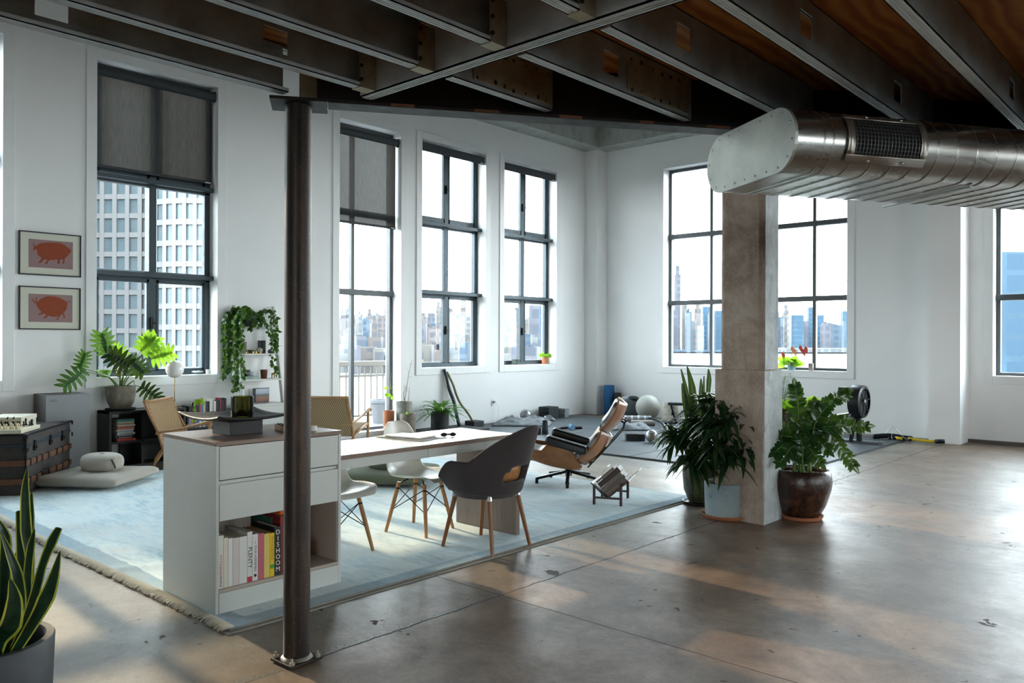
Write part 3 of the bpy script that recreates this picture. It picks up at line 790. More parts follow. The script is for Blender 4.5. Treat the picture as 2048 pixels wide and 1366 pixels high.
tower(1583, 1608, 628, 1100, 4, 'wide blue glass slab tower beyond the river, right of the concrete column')
tower(1552, 1720, 694, 1085, 3, 'long low white terminal building on the far river bank', thick=30)
tower(1330, 1450, 699, 1084, 0, 'long low pale building on the far river bank left of the concrete column', thick=30)
tower(1985, 2130, 500, 260, 4, 'large blue glass office tower filling the window at the right edge')
# the city to the west, through the balcony door and the two windows beside it
SEC = [(672, 800), (838, 962), (1003, 1116)]
for (s0, s1) in SEC:
    for row, (dp, y0, y1, wmin, wmax) in enumerate([(1500, 612, 640, 8, 15), (1150, 628, 655, 9, 17), (800, 645, 672, 12, 22), (520, 668, 694, 14, 28), (360, 690, 712, 18, 34)]):
        x = s0 - rnd.uniform(0, 8)
        while x < s1:
            w = rnd.uniform(wmin, wmax)
            tower(x, x+w, rnd.uniform(y0, y1), dp*rnd.uniform(0.92, 1.08), rnd.choice([0,1,2,3,3,5,2,1]), rz=rnd.uniform(-0.5, 0.5), crown=rnd.choice([None,None,'tank','step','tank',None]))
            x += w*rnd.uniform(0.75, 1.25)
tower(694, 703, 622, 1350, 0, 'blue-tinted skyscraper with a tall spire seen through the left pane of the balcony door', crown='spire')
tower(882, 896, 606, 1200, 0, 'bluish tower rising above the skyline at the mullion of the window beside the balcony door')
tower(921, 931, 600, 900, 1, 'pair of slim pinkish apartment towers seen in the window beside the balcony door')
tower(1058, 1090, 610, 560, 5, 'broad greyish tower seen in the right pane of the window nearest the corner pilaster')
tower(1079, 1091, 613, 500, 4, 'bright blue glass tower in front of the broad greyish one near the corner pilaster')

# white apartment block across the street, in the window beside the pictures
M['block_wall'] = plain('white_precast_facade', (0.12,0.118,0.118), 0.7, var=0.05, scale=0.2)
M['block_glass'] = plain('blue_green_facade_glass', (0.055,0.078,0.088), 0.35, 0.0, 0.25, 0.15)
def block(px0, px1, ytop, dep, turn, bays, fh, label, bow=0.0):
    pc_ = at_d((px0+px1)/2, HOR, dep); w = px2m(px1-px0, dep)/math.cos(turn)
    h = EYE + (HOR-ytop)/FPX*dep - ZG
    t = thing('apartment_block', label, 'building', (pc_.x, pc_.y, ZG), YAW+turn)
    f = lambda u: -bow*(1-(2*u/w)**2)
    N = 10
    q = MB()
    for i in range(N):
        u0, u1 = -w/2+w*i/N, -w/2+w*(i+1)/N
        q.add([(u0,f(u0)+.35,0),(u1,f(u1)+.35,0),(u1,f(u1)+.35,h),(u0,f(u0)+.35,h)], [(0,1,2,3)])
    q.build('glazing', M['block_glass'], t)
    q = MB(); q.box(-w/2, w/2, 1.2, w*0.8, 0, h)
    for i in range(N):
        u0, u1 = -w/2+w*i/N, -w/2+w*(i+1)/N; z = 0.0
        while z < h:
            q.add([(u0,f(u0),z),(u1,f(u1),z),(u1,f(u1),z+fh*0.26),(u0,f(u0),z+fh*0.26),(u0,f(u0)+.4,z),(u1,f(u1)+.4,z),(u1,f(u1)+.4,z+fh*0.26),(u0,f(u0)+.4,z+fh*0.26)], [(0,1,2,3),(0,4,5,1),(3,2,6,7)])
            z += fh
    q.build('floor_band', M['block_wall'], t)
    q = MB()
    for i in range(bays+1):
        u = -w/2+w*i/bays; q.box(u-w/bays*0.17, u+w/bays*0.17, f(u)-0.12, f(u)+.45, 0, h)
    q.build('pier', M['block_wall'], t)
    return t
block(150, 307, 20, 138, R(-4), 6, 3.3, 'white gridded apartment block filling the left pane of the window beside the pictures')
block(301, 520, 206, 133, R(9), 11, 3.4, 'bowed white apartment block with narrow blue windows in the right pane beside the pictures', 4.0)
block(-420, 40, 150, 120, R(-3), 10, 3.4, 'long white apartment block beyond the window at the left edge')

# unseen block added to the west to keep the low sun off the far windows
q = MB(); q.box(-12, 0, 0, 5.2, 0, 45); nb = q.build('tall_sun_blocker', FA[1]); nb.location = (-48, 10.6, ZG); tag(nb, 'tall unseen brick block added outside to shade the two windows left of the corner pilaster', 'building')

q = MB(); q.box(-14, 0, -8.0, 10.4, 0, 29.6); nb = q.build('low_sun_blocker', FA[1]); nb.location = (-47.5, 0, ZG); tag(nb, 'long low unseen brick block added across the street to cut the lowest sun rays', 'building')  # unseen long block, added so the lowest sun rays miss the rug
# balcony outside the glazed door
M['balc'] = plain('cream_balcony_paint', (0.16,0.14,0.12), 0.6, var=0.05)
bx0, bx1 = LW-TH-1.45, LW-TH
bal = thing('balcony', 'cream balcony with slim vertical railing bars outside the glazed door', 'balcony', (bx0, 7.5, 0))
MB().box(-0.05, 1.45, -1.6, 2.6, -0.25, 0.02).build('slab', plain('grey_balcony_concrete', (0.12,0.12,0.12), 0.8), bal)
yb0, yb1 = -1.6, 2.6
q = MB(); q.box(-0.06, 0.06, yb0, yb1, 0.99, 1.08); q.build('top_rail', M['balc'], bal, bevel=0.012)
q = MB(); q.box(-0.02, 0.02, yb0, yb1, 0.80, 0.84); q.box(-0.02, 0.02, yb0, yb1, 0.10, 0.13); q.build('lower_rail', M['balc'], bal)
k = yb0+0.03
while k < yb1:
    MB().box(-0.009, 0.009, k-0.009, k+0.009, 0.12, 1.0).build('baluster', M['balc'], bal); k += 0.135
pt = MB(); pt.lathe([(0.16,0.02),(0.20,0.36),(0.22,0.37),(0.22,0.42),(0.19,0.42),(0.17,0.38)], 24)
pp = at_x(765, 800, bx0+0.5); o = pt.build('balcony_planter', plain('pale_grey_planter', (0.13,0.13,0.14), 0.8), smooth=True, auto=40); o.location = (bx0+0.5, pp.y, 0.0)
tag(o, 'pale round planter standing outside on the balcony', 'planter')
# ================================================================ rug
def rug_mat():
    t = NT('faded_blue_rug'); p = t.pos(); s = t.sep(p)
    a = t.noise(t.mapping(p, (1.0, 4.0, 1)), 2.2, 10, 0.78, 0.5); b2 = t.noise(t.mapping(p, (3, 12, 1)), 3.0, 5, 0.7); c2 = t.noise(p, 0.7, 5, 0.6, 0.5)
    pile = t.noise(p, 240, 2)
    f = t.math('ADD', t.math('MULTIPLY', a, 0.5), t.math('ADD', t.math('MULTIPLY', b2, 0.25), t.math('MULTIPLY', c2, 0.25)))
    col = t.ramp(f, [(0.32, hexc('#7fa6b9')), (0.42, hexc('#aec8d2')), (0.50, hexc('#d0dfe3')), (0.64, hexc('#e4e6e1'))])
    warm = t.ramp(t.noise(p, 1.9, 5, 0.7), [(0.5, 0.0), (0.72, 1.0)])
    col = t.mix(t.math('MULTIPLY', warm, 0.35), col, hexc('#bdb5a4'))
    # woven blue border
    dx = t.math('ABSOLUTE', t.math('ADD', s['X'], 3.69)); dy = t.math('ABSOLUTE', t.math('SUBTRACT', s['Y'], 2.02))
    bd = t.math('LESS_THAN', t.math('MINIMUM', dx, dy), t.math('ADD', 0.07, t.math('MULTIPLY', a, 0.10)))
    col = t.mix(t.math('MULTIPLY', bd, 0.5), col, hexc('#527f99'))
    t.set(color=col, rough=0.95, spec=0.1, sheen=0.1); t.bump(t.math('ADD', pile, t.math('MULTIPLY', a, 1.5)), 0.35, 0.004); return t.m
M['rug'] = rug_mat()
M['felt'] = plain('grey_rug_underlay', '#8a867d', 0.95, var=0.1, scale=20)
M['fringe'] = plain('cream_wool_fringe', '#cfc8b8', 0.95)
RX0, RX1, RY0, RY1 = -8.75, -3.70, 2.0, 6.62
rug = thing('area_rug', 'large faded pale blue rug with a cream fringe, under the desk and lounge chairs', 'rug', (0, 0, 0))
rz = lambda x, y: 0.016 + 0.012*math.exp(-((x+5.2-(y-2.0)*0.55)/0.05)**2)*max(0, 1-(y-2)/2.2) + 0.008*math.exp(-((x+5.9-(y-2.0)*0.7)/0.06)**2)*max(0, 1-(y-2)/2.0)
q = MB()
NX, NY = 160, 60
q.grid(lambda u, v: (RX0+(RX1-RX0)*u, RY0+(RY1-RY0)*v + 0.012*math.sin(9*u)*(1-v), rz(RX0+(RX1-RX0)*u, RY0+(RY1-RY0)*v)), NX, NY)
o = q.build('pile', M['rug'], rug, True)
q = MB(); q.box(RX0+.03, RX1+0.035, RY0-0.03, RY1+0.02, 0.0, 0.007); q.box(RX0, RX1, RY0, RY1, 0.006, 0.0145); q.build('underlay', M['felt'], rug)
q = MB(); rnd = random.Random(4); x = RX0
while x < RX1-0.005:
    y0 = RY0+0.012*math.sin(9*(x-RX0)/(RX1-RX0)); l = rnd.uniform(0.03, 0.055)
    q.tube([(x, y0+0.02, 0.022), (x+rnd.uniform(-.006,.006), y0-l*0.5, 0.020), (x+rnd.uniform(-.014,.014), y0-l, 0.011)], [0.0055,0.006,0.004], 5); x += rnd.uniform(0.008, 0.013)
f = q.build('fringe', M['fringe'], rug, True); f['kind'] = 'stuff'
q = MB(); q.box(RX0, RX1-1.2, RY1, RY1+0.03, 0.004, 0.012); q.build('end_binding', M['fringe'], rug)

# ================================================================ white cabinet with books
M['white_lam'] = plain('pale_grey_white_laminate', '#c3c6c0', 0.42, var=0.02)
M['niche'] = plain('warm_grey_laminate', '#a89c8f', 0.5, var=0.04)
M['oak'] = wood('greyed_oak_laminate', '#8f7868', '#6f5b4e', 6.0, (14, 1, 14), 0.32)
M['oak_v'] = wood('greyed_oak_panel', '#87776b', '#6c5d52', 6.0, (14, 14, 1), 0.4)
CX, CY = -3.94, 2.05
cab = thing('sideboard', 'white sideboard with two drawers and an open book niche, behind the dark pipe column', 'cabinet', (CX, CY, 0.016))
Wc, Dc, Hc = 0.785, 0.61, 0.899
q = MB(); t_ = 0.018
q.box(-Dc, 0, 0, t_, 0.0, Hc-.022); q.box(-Dc, 0, Wc-t_, Wc, 0.0, Hc-.022)
q.box(-Dc, -Dc+t_, t_, Wc-t_, 0.0, Hc-.022); q.box(-Dc+t_, -0.02, t_, Wc-t_, 0.672, 0.69)
q.build('body', M['white_lam'], cab, bevel=0.0015)
q = MB(); q.box(-Dc+t_, -0.004, t_, Wc-t_, 0.106, 0.124); q.build('niche_shelf', M['niche'], cab)
q = MB(); q.box(-Dc+t_, -Dc+t_+.004, t_, Wc-t_, 0.125, 0.49); q.box(-Dc+t_+.004, -0.02, Wc-t_-.003, Wc-t_, 0.125, 0.49); q.build('niche_lining', M['niche'], cab)
q = MB(); q.box(-0.02, 0.001, t_+.002, Wc-t_-.002, 0.0, 0.105); q.build('plinth', M['white_lam'], cab, bevel=0.0015)
for z0, z1, nm in ((0.698, Hc-.026, 'drawer'), (0.483, 0.672, 'drawer')):
    q = MB(); q.box(-0.3, 0.0, t_+.003, Wc-t_-.003, z0, z1); q.build(nm, M['white_lam'], cab, bevel=0.002)
q = MB(); q.box(-Dc-.002, 0.004, -0.002, Wc+.002, Hc-.022, Hc); q.build('countertop', M['oak'], cab, bevel=0.0015)

def book_mat(n, c): return plain('book_cover_'+n, c, 0.55, var=0.03, scale=20)
M['pages'] = plain('paper_pages', '#cfc8b8', 0.9, var=0.05, scale=80)
_bm = {}
def cover(c):
    if c not in _bm: _bm[c] = book_mat(c.strip('#'), c)
    return _bm[c]
def book(name, w, h, d, c, label, group, loc, rz=0.0, M4=None):
    """standing book: spine faces +x, w along y, d back along -x"""
    t = thing(name, label, 'book', loc, rz, group)
    q = MB(); k = 0.0022
    q.box(-d, 0, 0, k, 0, h); q.box(-d, 0, w-k, w, 0, h); q.box(-k*1.5, 0.0008, 0, w, 0, h)
    if M4 is not None: q.v = [tuple(M4 @ Vector(v)) for v in q.v]
    q.build('cover', cover(c), t)
    q = MB(); q.box(-d+.003, -k, k, w-k, 0.003, h-.003)
    if M4 is not None: q.v = [tuple(M4 @ Vector(v)) for v in q.v]
    q.build('page_block', M['pages'], t)
    return t
def spine_text(parent, body, size, y, z, col, upright=False, lh=1.0, name='lettering', x=0.0016):
    cu = bpy.data.curves.new(name, 'FONT'); cu.body = body; cu.size = size; cu.extrude = 0.0002
    cu.align_x = 'CENTER' if upright else 'LEFT'; cu.align_y = 'CENTER' if not upright else 'TOP'; cu.space_line = lh
    tmp = bpy.data.objects.new(name, cu); COL.objects.link(tmp)
    me = bpy.data.meshes.new_from_object(tmp.evaluated_get(bpy.context.evaluated_depsgraph_get()))
    bpy.data.objects.remove(tmp); bpy.data.curves.remove(cu)
    o = bpy.data.objects.new(name, me); COL.objects.link(o); o.parent = parent
    o.location = (x, y, z)
    o.rotation_euler = (R(90), 0, R(90)) if upright else Matrix(((0,0,1),(0,1,0),(-1,0,0))).to_euler()
    o.data.materials.clear(); o.data.materials.append(col); return o
INK = plain('black_ink', '#15130f', 0.7); WHT = plain('white_ink', '#e8e4da', 0.7); REDI = plain('red_ink', '#b2283a', 0.7); GRYI = plain('grey_ink', '#8f8a84', 0.7)
BK = [('white',0.034,0.278,'#d9d6cd','white cookbook with red and black spine letters at the left end of the cabinet niche'),
      ('cream',0.026,0.262,'#d3cdbb','cream cookbook second from the left in the cabinet niche'),
      ('white2',0.026,0.255,'#dcdad2','thin white cookbook with small black letters, third from the left in the niche'),
      ('rose',0.036,0.252,'#cfc4bd','pale rose-white cookbook, fourth from the left in the cabinet niche'),
      ('white3',0.047,0.252,'#d6d5ce','thick white cookbook with grey letters between the rose-white and PLENTY books'),
      ('plenty',0.031,0.270,'#d9d8d2','white cookbook reading PLENTY with a red foot on its spine'),
      ('horse',0.034,0.252,'#dad8d0','white book reading THE FOUR HORSEMEN beside PLENTY'),
      ('pink',0.036,0.250,'#b8606c','rose pink cookbook between the FOUR HORSEMEN and the pale yellow book'),
      ('paley',0.035,0.243,'#d7be62','pale yellow cookbook between the pink and bright yellow ones'),
      ('yellow',0.029,0.240,'#e0bb12','bright yellow cookbook reading WHOLE BOWLS with a green dot'),
      ('black',0.042,0.268,'#121413','black cookbook reading DISHOOM in large stacked letters'),
      ('teal',0.03,0.30,'#2f5f52','tall teal green book just behind the black DISHOOM book'),
      ('red',0.05,0.315,'#7c1c18','tall dark red book at the right end of the row, beside the pipe column')]
y = t_+0.004; zb = 0.016+0.1245
for i, (k, w, h, c, lab) in enumerate(BK):
    xs = CX-0.02
    if k == 'teal': xs = CX-0.13
    if k == 'red': xs = CX-0.05
    bt = book('cookbook', w-0.0015, h, 0.2+0.015*((i*7) % 4), c, lab, 'cookbooks in the cabinet niche', (xs, CY+y, zb))
    cyy = w/2
    if k == 'white':
        spine_text(bt, 'OTTOLENGHI', 0.019, cyy, h*0.64, REDI); spine_text(bt, 'SIMPLE', 0.017, cyy, h*0.22, INK)
    if k == 'white2': spine_text(bt, 'D N N R   N   S O B', 0.010, cyy, h*0.9, INK) if False else None
    if k == 'plenty':
        spine_text(bt, 'PLENTY', 0.033, cyy, h*0.70, INK)
        q = MB(); q.box(0.0009, 0.0014, 0.0, w-0.0015, 0, 0.028); q.build('spine_foot', cover('#b23245'), bt)
    if k == 'horse':
        spine_text(bt, 'THE', 0.009, cyy, h*0.86, INK); spine_text(bt, 'FOUR HORSEMEN', 0.0175, cyy, h*0.76, INK)
        q = MB(); q.M = Matrix.Rotation(R(90), 4, 'Y'); q.cyl((-0.028, cyy), 0.008, 0.0009, 0.0016, 16); q.build('emblem', INK, bt)
    if k == 'yellow':
        spine_text(bt, 'WHOLE BOWLS', 0.018, cyy, h*0.93, cover('#8a6d10'))
        q = MB(); q.M = Matrix.Rotation(R(90), 4, 'Y'); q.cyl((-0.055, cyy), 0.013, 0.0009, 0.0016, 20); q.build('green_dot', cover('#3f9a2f'), bt)
    if k == 'black': spine_text(bt, 'D\nI\nS\nH\nO\nO\nM', 0.036, cyy, h-0.012, WHT, True, 0.95)
    if k in ('pink',): spine_text(bt, 'Dinner', 0.02, cyy, h*0.93, WHT) if False else None
    y += w if k != 'teal' else 0.012
# things deeper in the niche
ob = MB(); ob.M = Matrix.Translation((CX-0.45, CY+0.55, zb)) @ Matrix.Rotation(R(-28), 4, 'X')
ob.box(-0.05, 0.05, -0.09, 0.09, 0, 0.26)
tag(ob.build('fabric_case', [plain('orange_case', '#c24a12', 0.7), M['black_metal']], bevel=0.035, seg=4), 'orange fabric case leaning in the back of the cabinet niche', 'case')
q = MB(); q.box(-0.015, 0.015, -0.075, 0.075, 0, 0.008); q.box(-0.002, 0.002, -0.072, 0.072, 0.008, 0.125)
o = q.build('photo_stand', plain('white_acrylic', '#dcd8d2', 0.3)); o.location = (CX-0.12, CY+0.565, zb); o.rotation_euler = (0, 0, R(90-8)); tag(o, 'small white upright stand on the niche floor right of the pipe column', 'stand')
q = MB(); q.box(-0.09, 0.0, -0.06, 0.06, 0, 0.028); o = q.build('tin_box', plain('orange_tin', '#c9561c', 0.5), bevel=0.01, seg=3); o.location = (CX-0.06, CY+0.475, zb+0.317); tag(o, 'small orange tin lying on top of the tall red book', 'tin')

# on top of the cabinet
ZC_ = 0.9155
M['black_mat'] = plain('matte_black_ceramic', '#0f1012', 0.55, 0.0, 0.08, 20, 0.1, 80)
st = thing('footed_tray', 'square black tray with upturned corners on a block foot, on the white sideboard', 'tray', (-4.25, 2.342, ZC_))
MB().box(-0.103, 0.103, -0.1, 0.1, 0, 0.075).build('foot', M['black_mat'], st, bevel=0.002)
q = MB(); Rr = 0.238
q.grid(lambda u, v: ((u-.5)*2*Rr, (v-.5)*2*Rr, 0.078+0.042*(abs(2*u-1)**2.2*abs(2*v-1)**0.0*0.55+abs(2*v-1)**2.2*0.45)), 22, 22)
q.build('dish', M['black_mat'], st, True, solid=0.012)
def clearglass(name, col, rough=0.03):
    t = NT(name); tr = t.node('BsdfTransparent'); tr.inputs['Color'].default_value = (*col, 1)
    gl = t.node('BsdfGlossy'); gl.inputs['Roughness'].default_value = rough; fr = t.node('Fresnel'); fr.inputs['IOR'].default_value = 1.5
    mx = t.node('MixShader'); t.link(fr.outputs[0], mx.inputs[0]); t.link(tr.outputs[0], mx.inputs[1]); t.link(gl.outputs[0], mx.inputs[2]); t.link(mx.outputs[0], t.out.inputs['Surface']); return t.m
M['olive_glass'] = clearglass('olive_green_glass', (0.50,0.52,0.16)); M['clear_glass'] = clearglass('clear_glass', (0.93,0.95,0.94))
gv = thing('glass_candle_holder', 'thick olive green glass holder standing in the black tray', 'candle holder', (-4.23, 2.36, ZC_+0.09))
q = MB(); q.lathe([(0.056,0.0),(0.062,0.004),(0.062,0.118),(0.060,0.12),(0.055,0.118),(0.055,0.012),(0.0005,0.012)], 40); q.build('cup', M['olive_glass'], gv, True, auto=40)
q = MB(); q.lathe([(0.0005,0.013),(0.053,0.013),(0.053,0.042),(0.0005,0.045)], 32, cap0=False); q.build('wax', plain('dark_olive_wax', '#2a2a08', 0.5), gv, True)
fc = MB(); fc.lathe([(0.02,0),(0.023,0.003),(0.026,0.085),(0.024,0.085),(0.021,0.006),(0.001,0.006)], 24)
o = fc.build('frosted_tumbler', plain('frosted_white_glass', '#d9d6cc', 0.45), smooth=True, auto=40); o.location = (-4.28, 2.72, ZC_); tag(o, 'small frosted white tumbler behind the black tray on the sideboard', 'glass')
tb = thing('kraft_box', 'open tan cardboard box full of dark beads on the sideboard beside the pipe column', 'box', (-4.17, 2.62, ZC_), R(-14))
q = MB(); 
for b4 in ((-0.075,0.075,-0.055,-0.052,0,0.032),(-0.075,0.075,0.052,0.055,0,0.032),(-0.075,-0.072,-0.055,0.055,0,0.032),(0.072,0.075,-0.055,0.055,0,0.032),(-0.075,0.075,-0.055,0.055,0,0.003)): q.box(*b4)
q.build('carton', plain('kraft_card', '#a58a6c', 0.8), tb)
q = MB(); rnd = random.Random(2)
for i in range(90): q.ball((rnd.uniform(-.066,.066), rnd.uniform(-.047,.047), rnd.uniform(.02,.033)), 0.008, 6, 4)
bd = q.build('beads', plain('dark_beads', '#2a2826', 0.4), tb, True); bd['kind'] = 'stuff'
q = MB(); q.lathe([(0.016,0),(0.018,0.002),(0.018,0.03),(0.015,0.03),(0.015,0.004),(0.001,0.004)], 20); o = q.build('tealight_cup', plain('white_glass', '#e2e2dc', 0.25), smooth=True, auto=40); o.location = (-4.02, 2.70, ZC_); tag(o, 'tiny white tealight cup on the sideboard right of the pipe column', 'candle holder')

# ================================================================ desk joined to the cabinet
TX0, TX1, TY0, TY1, TZ = -4.575, -3.985, CY+Wc+0.004, 4.435, 0.757
desk = thing('desk', 'white-topped desk with a wood-grain edge and slab leg, running from the sideboard', 'desk', (TX0, TY0, 0.0))
dl = TY1-TY0; dw = TX1-TX0
M['desk_white'] = plain('white_desk_top', '#e3e4e1', 0.22, var=0.01)
q = MB(); q.box(0, dw, 0, dl, TZ-0.028, TZ-0.001); q.build('tabletop', M['oak'], desk, bevel=0.001)
q = MB(); q.box(0.001, dw-.001, 0.001, dl-.001, TZ-0.001, TZ); q.build('top_surface', M['desk_white'], desk)
q = MB(); q.box(0.015, dw-0.012, 0.0, dl*0.46, TZ-0.088, TZ-0.028); q.box(0.015, dw-0.012, dl*0.462, dl*0.80, TZ-0.088, TZ-0.028); q.box(0.015, dw-.012, dl*0.802, dl-0.02, TZ-0.088, TZ-0.028); q.build('apron', M['white_lam'], desk, bevel=0.001)
q = MB(); q.box(0.0, dw+0.045, dl-0.045, dl-0.005, 0.0175, TZ-0.088); q.build('slab_leg', M['oak_v'], desk, bevel=0.001)
# papers
M['paper'] = plain('newsprint', '#c9cbc9', 0.8, var=0.06, scale=30)
q = MB(); q.grid(lambda u, v: ((u-.5)*0.46+0.01*math.sin(7*v), (v-.5)*0.24, 0.0016+0.003*math.sin(3*PI*u)**2), 12, 8); o = q.build('newspaper', M['paper'], smooth=True, solid=0.002); o.location = (-4.37, 3.72, TZ+.0012); o.rotation_euler = (0,0,R(8)); tag(o, 'flat newspaper spread on the white desk top under a magazine', 'newspaper')
mg = thing('magazine', 'closed magazine with a pale photo cover lying on the newspaper', 'magazine', (-4.36, 3.73, TZ+.0085), R(12))
MB().box(-0.15, 0.15, -0.1, 0.1, 0, 0.009).build('page_block', M['pages'], mg)
q = MB(); q.box(-0.152, 0.152, -0.102, 0.102, 0.009, 0.0102); tm = NT('pale_photo_cover'); tm.set(color=tm.ramp(tm.noise(tm.coord(), 9, 4), [(0.35, hexc('#9aa5ad')), (0.55, hexc('#c9cdd0')), (0.7, hexc('#dfe0df'))]), rough=0.3); q.build('cover', tm.m, mg)
gs = thing('sunglasses', 'folded black sunglasses lying on the far part of the white desk top', 'glasses', (-4.21, 3.96, TZ), R(60))
for s_ in (-1, 1):
    q = MB(); q.ball((s_*0.033, 0, 0.016), 0.024, 16, 8, 1.0, 0.22, 0.62); q.build('lens', M['black_metal'], gs, True)
    q = MB(); q.tube([(s_*0.06, 0.0, 0.02), (s_*0.045, 0.03, 0.012), (-s_*0.05, 0.04+0.008*s_, 0.008)], 0.003, 6); q.build('temple', M['black_metal'], gs, True)
q = MB(); q.bar((-0.012,0,0.02), (0.012,0,0.02), 0.005, 0.006); q.build('bridge', M['black_metal'], gs)
q = MB(); q.lathe([(0.0005,0),(0.02,0.001),(0.022,0.006),(0.015,0.009),(0.0005,0.01)], 20); o = q.build('desk_grommet', M['black_metal'], smooth=True); o.location = (-4.14, 2.885, TZ); tag(o, 'small dark cable cap on the desk top next to the sideboard', 'cable cap')

# ================================================================ white shell chairs
M['shell'] = plain('white_moulded_plastic', '#cfcdc4', 0.32, var=0.015)
M['beech'] = wood('honey_beech', '#b98654', '#9a6a3d', 5.0, (9,9,1), 0.4)
M['wire'] = plain('black_steel_wire', '#1b1f25', 0.4, 0.6)
SP = [(0.225,0.405,0.150),(0.205,0.432,0.190),(0.15,0.438,0.222),(0.05,0.425,0.232),(-0.06,0.415,0.232),(-0.14,0.425,0.226),(-0.195,0.475,0.218),(-0.225,0.56,0.212),(-0.245,0.66,0.205),(-0.262,0.74,0.188),(-0.273,0.80,0.150),(-0.277,0.826,0.085)]
def shell_pt(u, v):
    k = v*(len(SP)-1); i = min(int(k), len(SP)-2); f = k-i
    a, b2 = SP[i], SP[i+1]
    x, z, w = (a[j]+(b2[j]-a[j])*f for j in range(3))
    s = 2*u-1; e = abs(s)**2.4
    lift = 0.045*e*max(0, 1-abs(v-0.33)/0.38); fwdc = 0.055*e*max(0, min(1, (v-0.35)/0.25))*(1-0.3*max(0,(v-.75)/.25))
    return (x+fwdc, s*w, z+lift)
def shell_chair(label):
    t = thing('shell_chair', label, 'chair', (0,0,0))
    q = MB(); q.grid(lambda u, v: shell_pt(u, v), 15, 25); q.build('shell', M['shell'], t, True, solid=0.008, sub=1)
    tops = []
    for sx in (1, -1):
        for sy in (1, -1):
            a = Vector((sx*0.115-0.01, sy*0.105, 0.385)); b2 = Vector((sx*0.185-0.01, sy*0.175, 0.0165)); tops.append((a, b2))
            q = MB(); q.tube([b2, b2+(a-b2)*0.55, a], [0.0115,0.0155,0.0145], 12); lg = q.build('leg', M['beech'], t, True, auto=50)
            q = MB(); q.tube([a+(b2-a)*0.03, a+Vector((-sx*0.05, -sy*0.05, 0.022))], 0.006, 6); q.ball(a+(b2-a)*0.12, 0.0175, 10, 6, 1, 1, .7); q.build('leg_fitting', M['wire'], lg, True)
    q = MB(); m_ = lambda a, b2, f: a+(b2-a)*f
    for i, j in ((0,1),(1,3),(3,2),(2,0)):
        q.tube([m_(*tops[i], 0.1), m_(*tops[j], 0.56)], 0.0035, 6); q.tube([m_(*tops[j], 0.1), m_(*tops[i], 0.56)], 0.0035, 6)
    q.build('wire_brace', M['wire'], t, True)
    return t
ch = shell_chair('white moulded shell chair on beech legs, tucked under the middle of the desk')
ch.location = (-4.575, 4.02, 0); ch.rotation_euler = (0,0,R(13))
dup(ch, (-4.535, 3.225, 0), R(2), 'white moulded shell chair partly hidden behind the sideboard', None)

# ================================================================ grey upholstered armchair
M['grey_fab'] = fabric('charcoal_grey_upholstery', '#443f3f', 900, 0.92, 0.08, 0.3)
M['walnut'] = wood('brown_walnut_leg', '#8f5a2f', '#6d401f', 5.0, (9,9,1), 0.35)
ac = thing('upholstered_armchair', 'charcoal grey upholstered armchair with a slotted back and wooden legs at the desk', 'chair', (-3.895, 4.03, 0), R(184))
def ach(u, v):
    th = R(-118+236*u)                         # 0 = back centre, +-118 = arm fronts
    a = abs(th)/R(118)
    top = 0.885 if a < 0.0 else (0.64 + 0.250*max(0, math.cos(min(PI/2, a*PI*0.86)))**0.9)
    if a > 0.8: top -= 0.12*((a-0.8)/0.2)**1.6
    bot = 0.395 + 0.03*a
    lean = max(0, math.cos(min(PI/2, a*PI*0.86)))
    rx = 0.225 + v*(0.03+0.16*lean); ry = 0.235 + v*0.085*(1-0.25*lean)
    if lean > 0: ry -= 0.09*lean*v*v*0.6
    x = -rx*math.cos(th) - 0.005; y = ry*math.sin(th)
    if a > 0.62: x += 0.085*((a-0.62)/0.38)*(0.65+0.35*v)
    return (x, y, bot+(top-bot)*v)
q = MB(); NU, NVv = 61, 15
vs, fs = [], []
for i in range(NU):
    for j in range(NVv): vs.append(ach(i/(NU-1), j/(NVv-1)))
for i in range(NU-1):
    for j in range(NVv-1):
        u = (i+.5)/(NU-1)
        if 0.39 < u < 0.61 and 3 <= j <= (5 if 0.42 < u < 0.58 else 4): continue
        fs.append((i*NVv+j, (i+1)*NVv+j, (i+1)*NVv+j+1, i*NVv+j+1))
q.add(vs, fs); q.build('back_shell', M['grey_fab'], ac, True, solid=0.03, sub=1)
q = MB()
q.grid(lambda u, v: (0.005+(0.265*(0.5+0.5*v) if False else 0.252*v)*math.cos(2*PI*u), 0.262*v*math.sin(2*PI*u), 0.475-0.045*v**4), 36, 8, True)
q.grid(lambda u, v: (0.005+0.252*(1-v*0.15)*math.cos(2*PI*u), 0.262*(1-v*.15)*math.sin(2*PI*u), 0.43-0.05*v), 36, 4, True)
q.build('seat', M['grey_fab'], ac, True)
q = MB()
for s_ in (-1, 1):
    pass
q.grid(lambda u, v: tuple(Vector(ach(0.36+0.28*u, 0.2+0.2*v))+Vector((0.045,0,0))), 12, 4); q.build('inner_shell', M['beech'], ac, True, solid=0.008)
for sx in (1, -1):
    for sy in (1, -1):
        a = Vector((sx*0.15, sy*0.15, 0.40)); b2 = Vector((sx*0.225, sy*0.205, 0.0165 if sx > 0 else 0.0165))
        q = MB(); q.tube([b2, a], [0.0125, 0.0175], 14); lg = q.build('leg', M['walnut'], ac, True, auto=50)
        q = MB(); q.tube([a+(b2-a)*0.085, a+(a-b2)*0.02], 0.0195, 14); q.build('ferrule', M['chrome'], lg, True, auto=50)

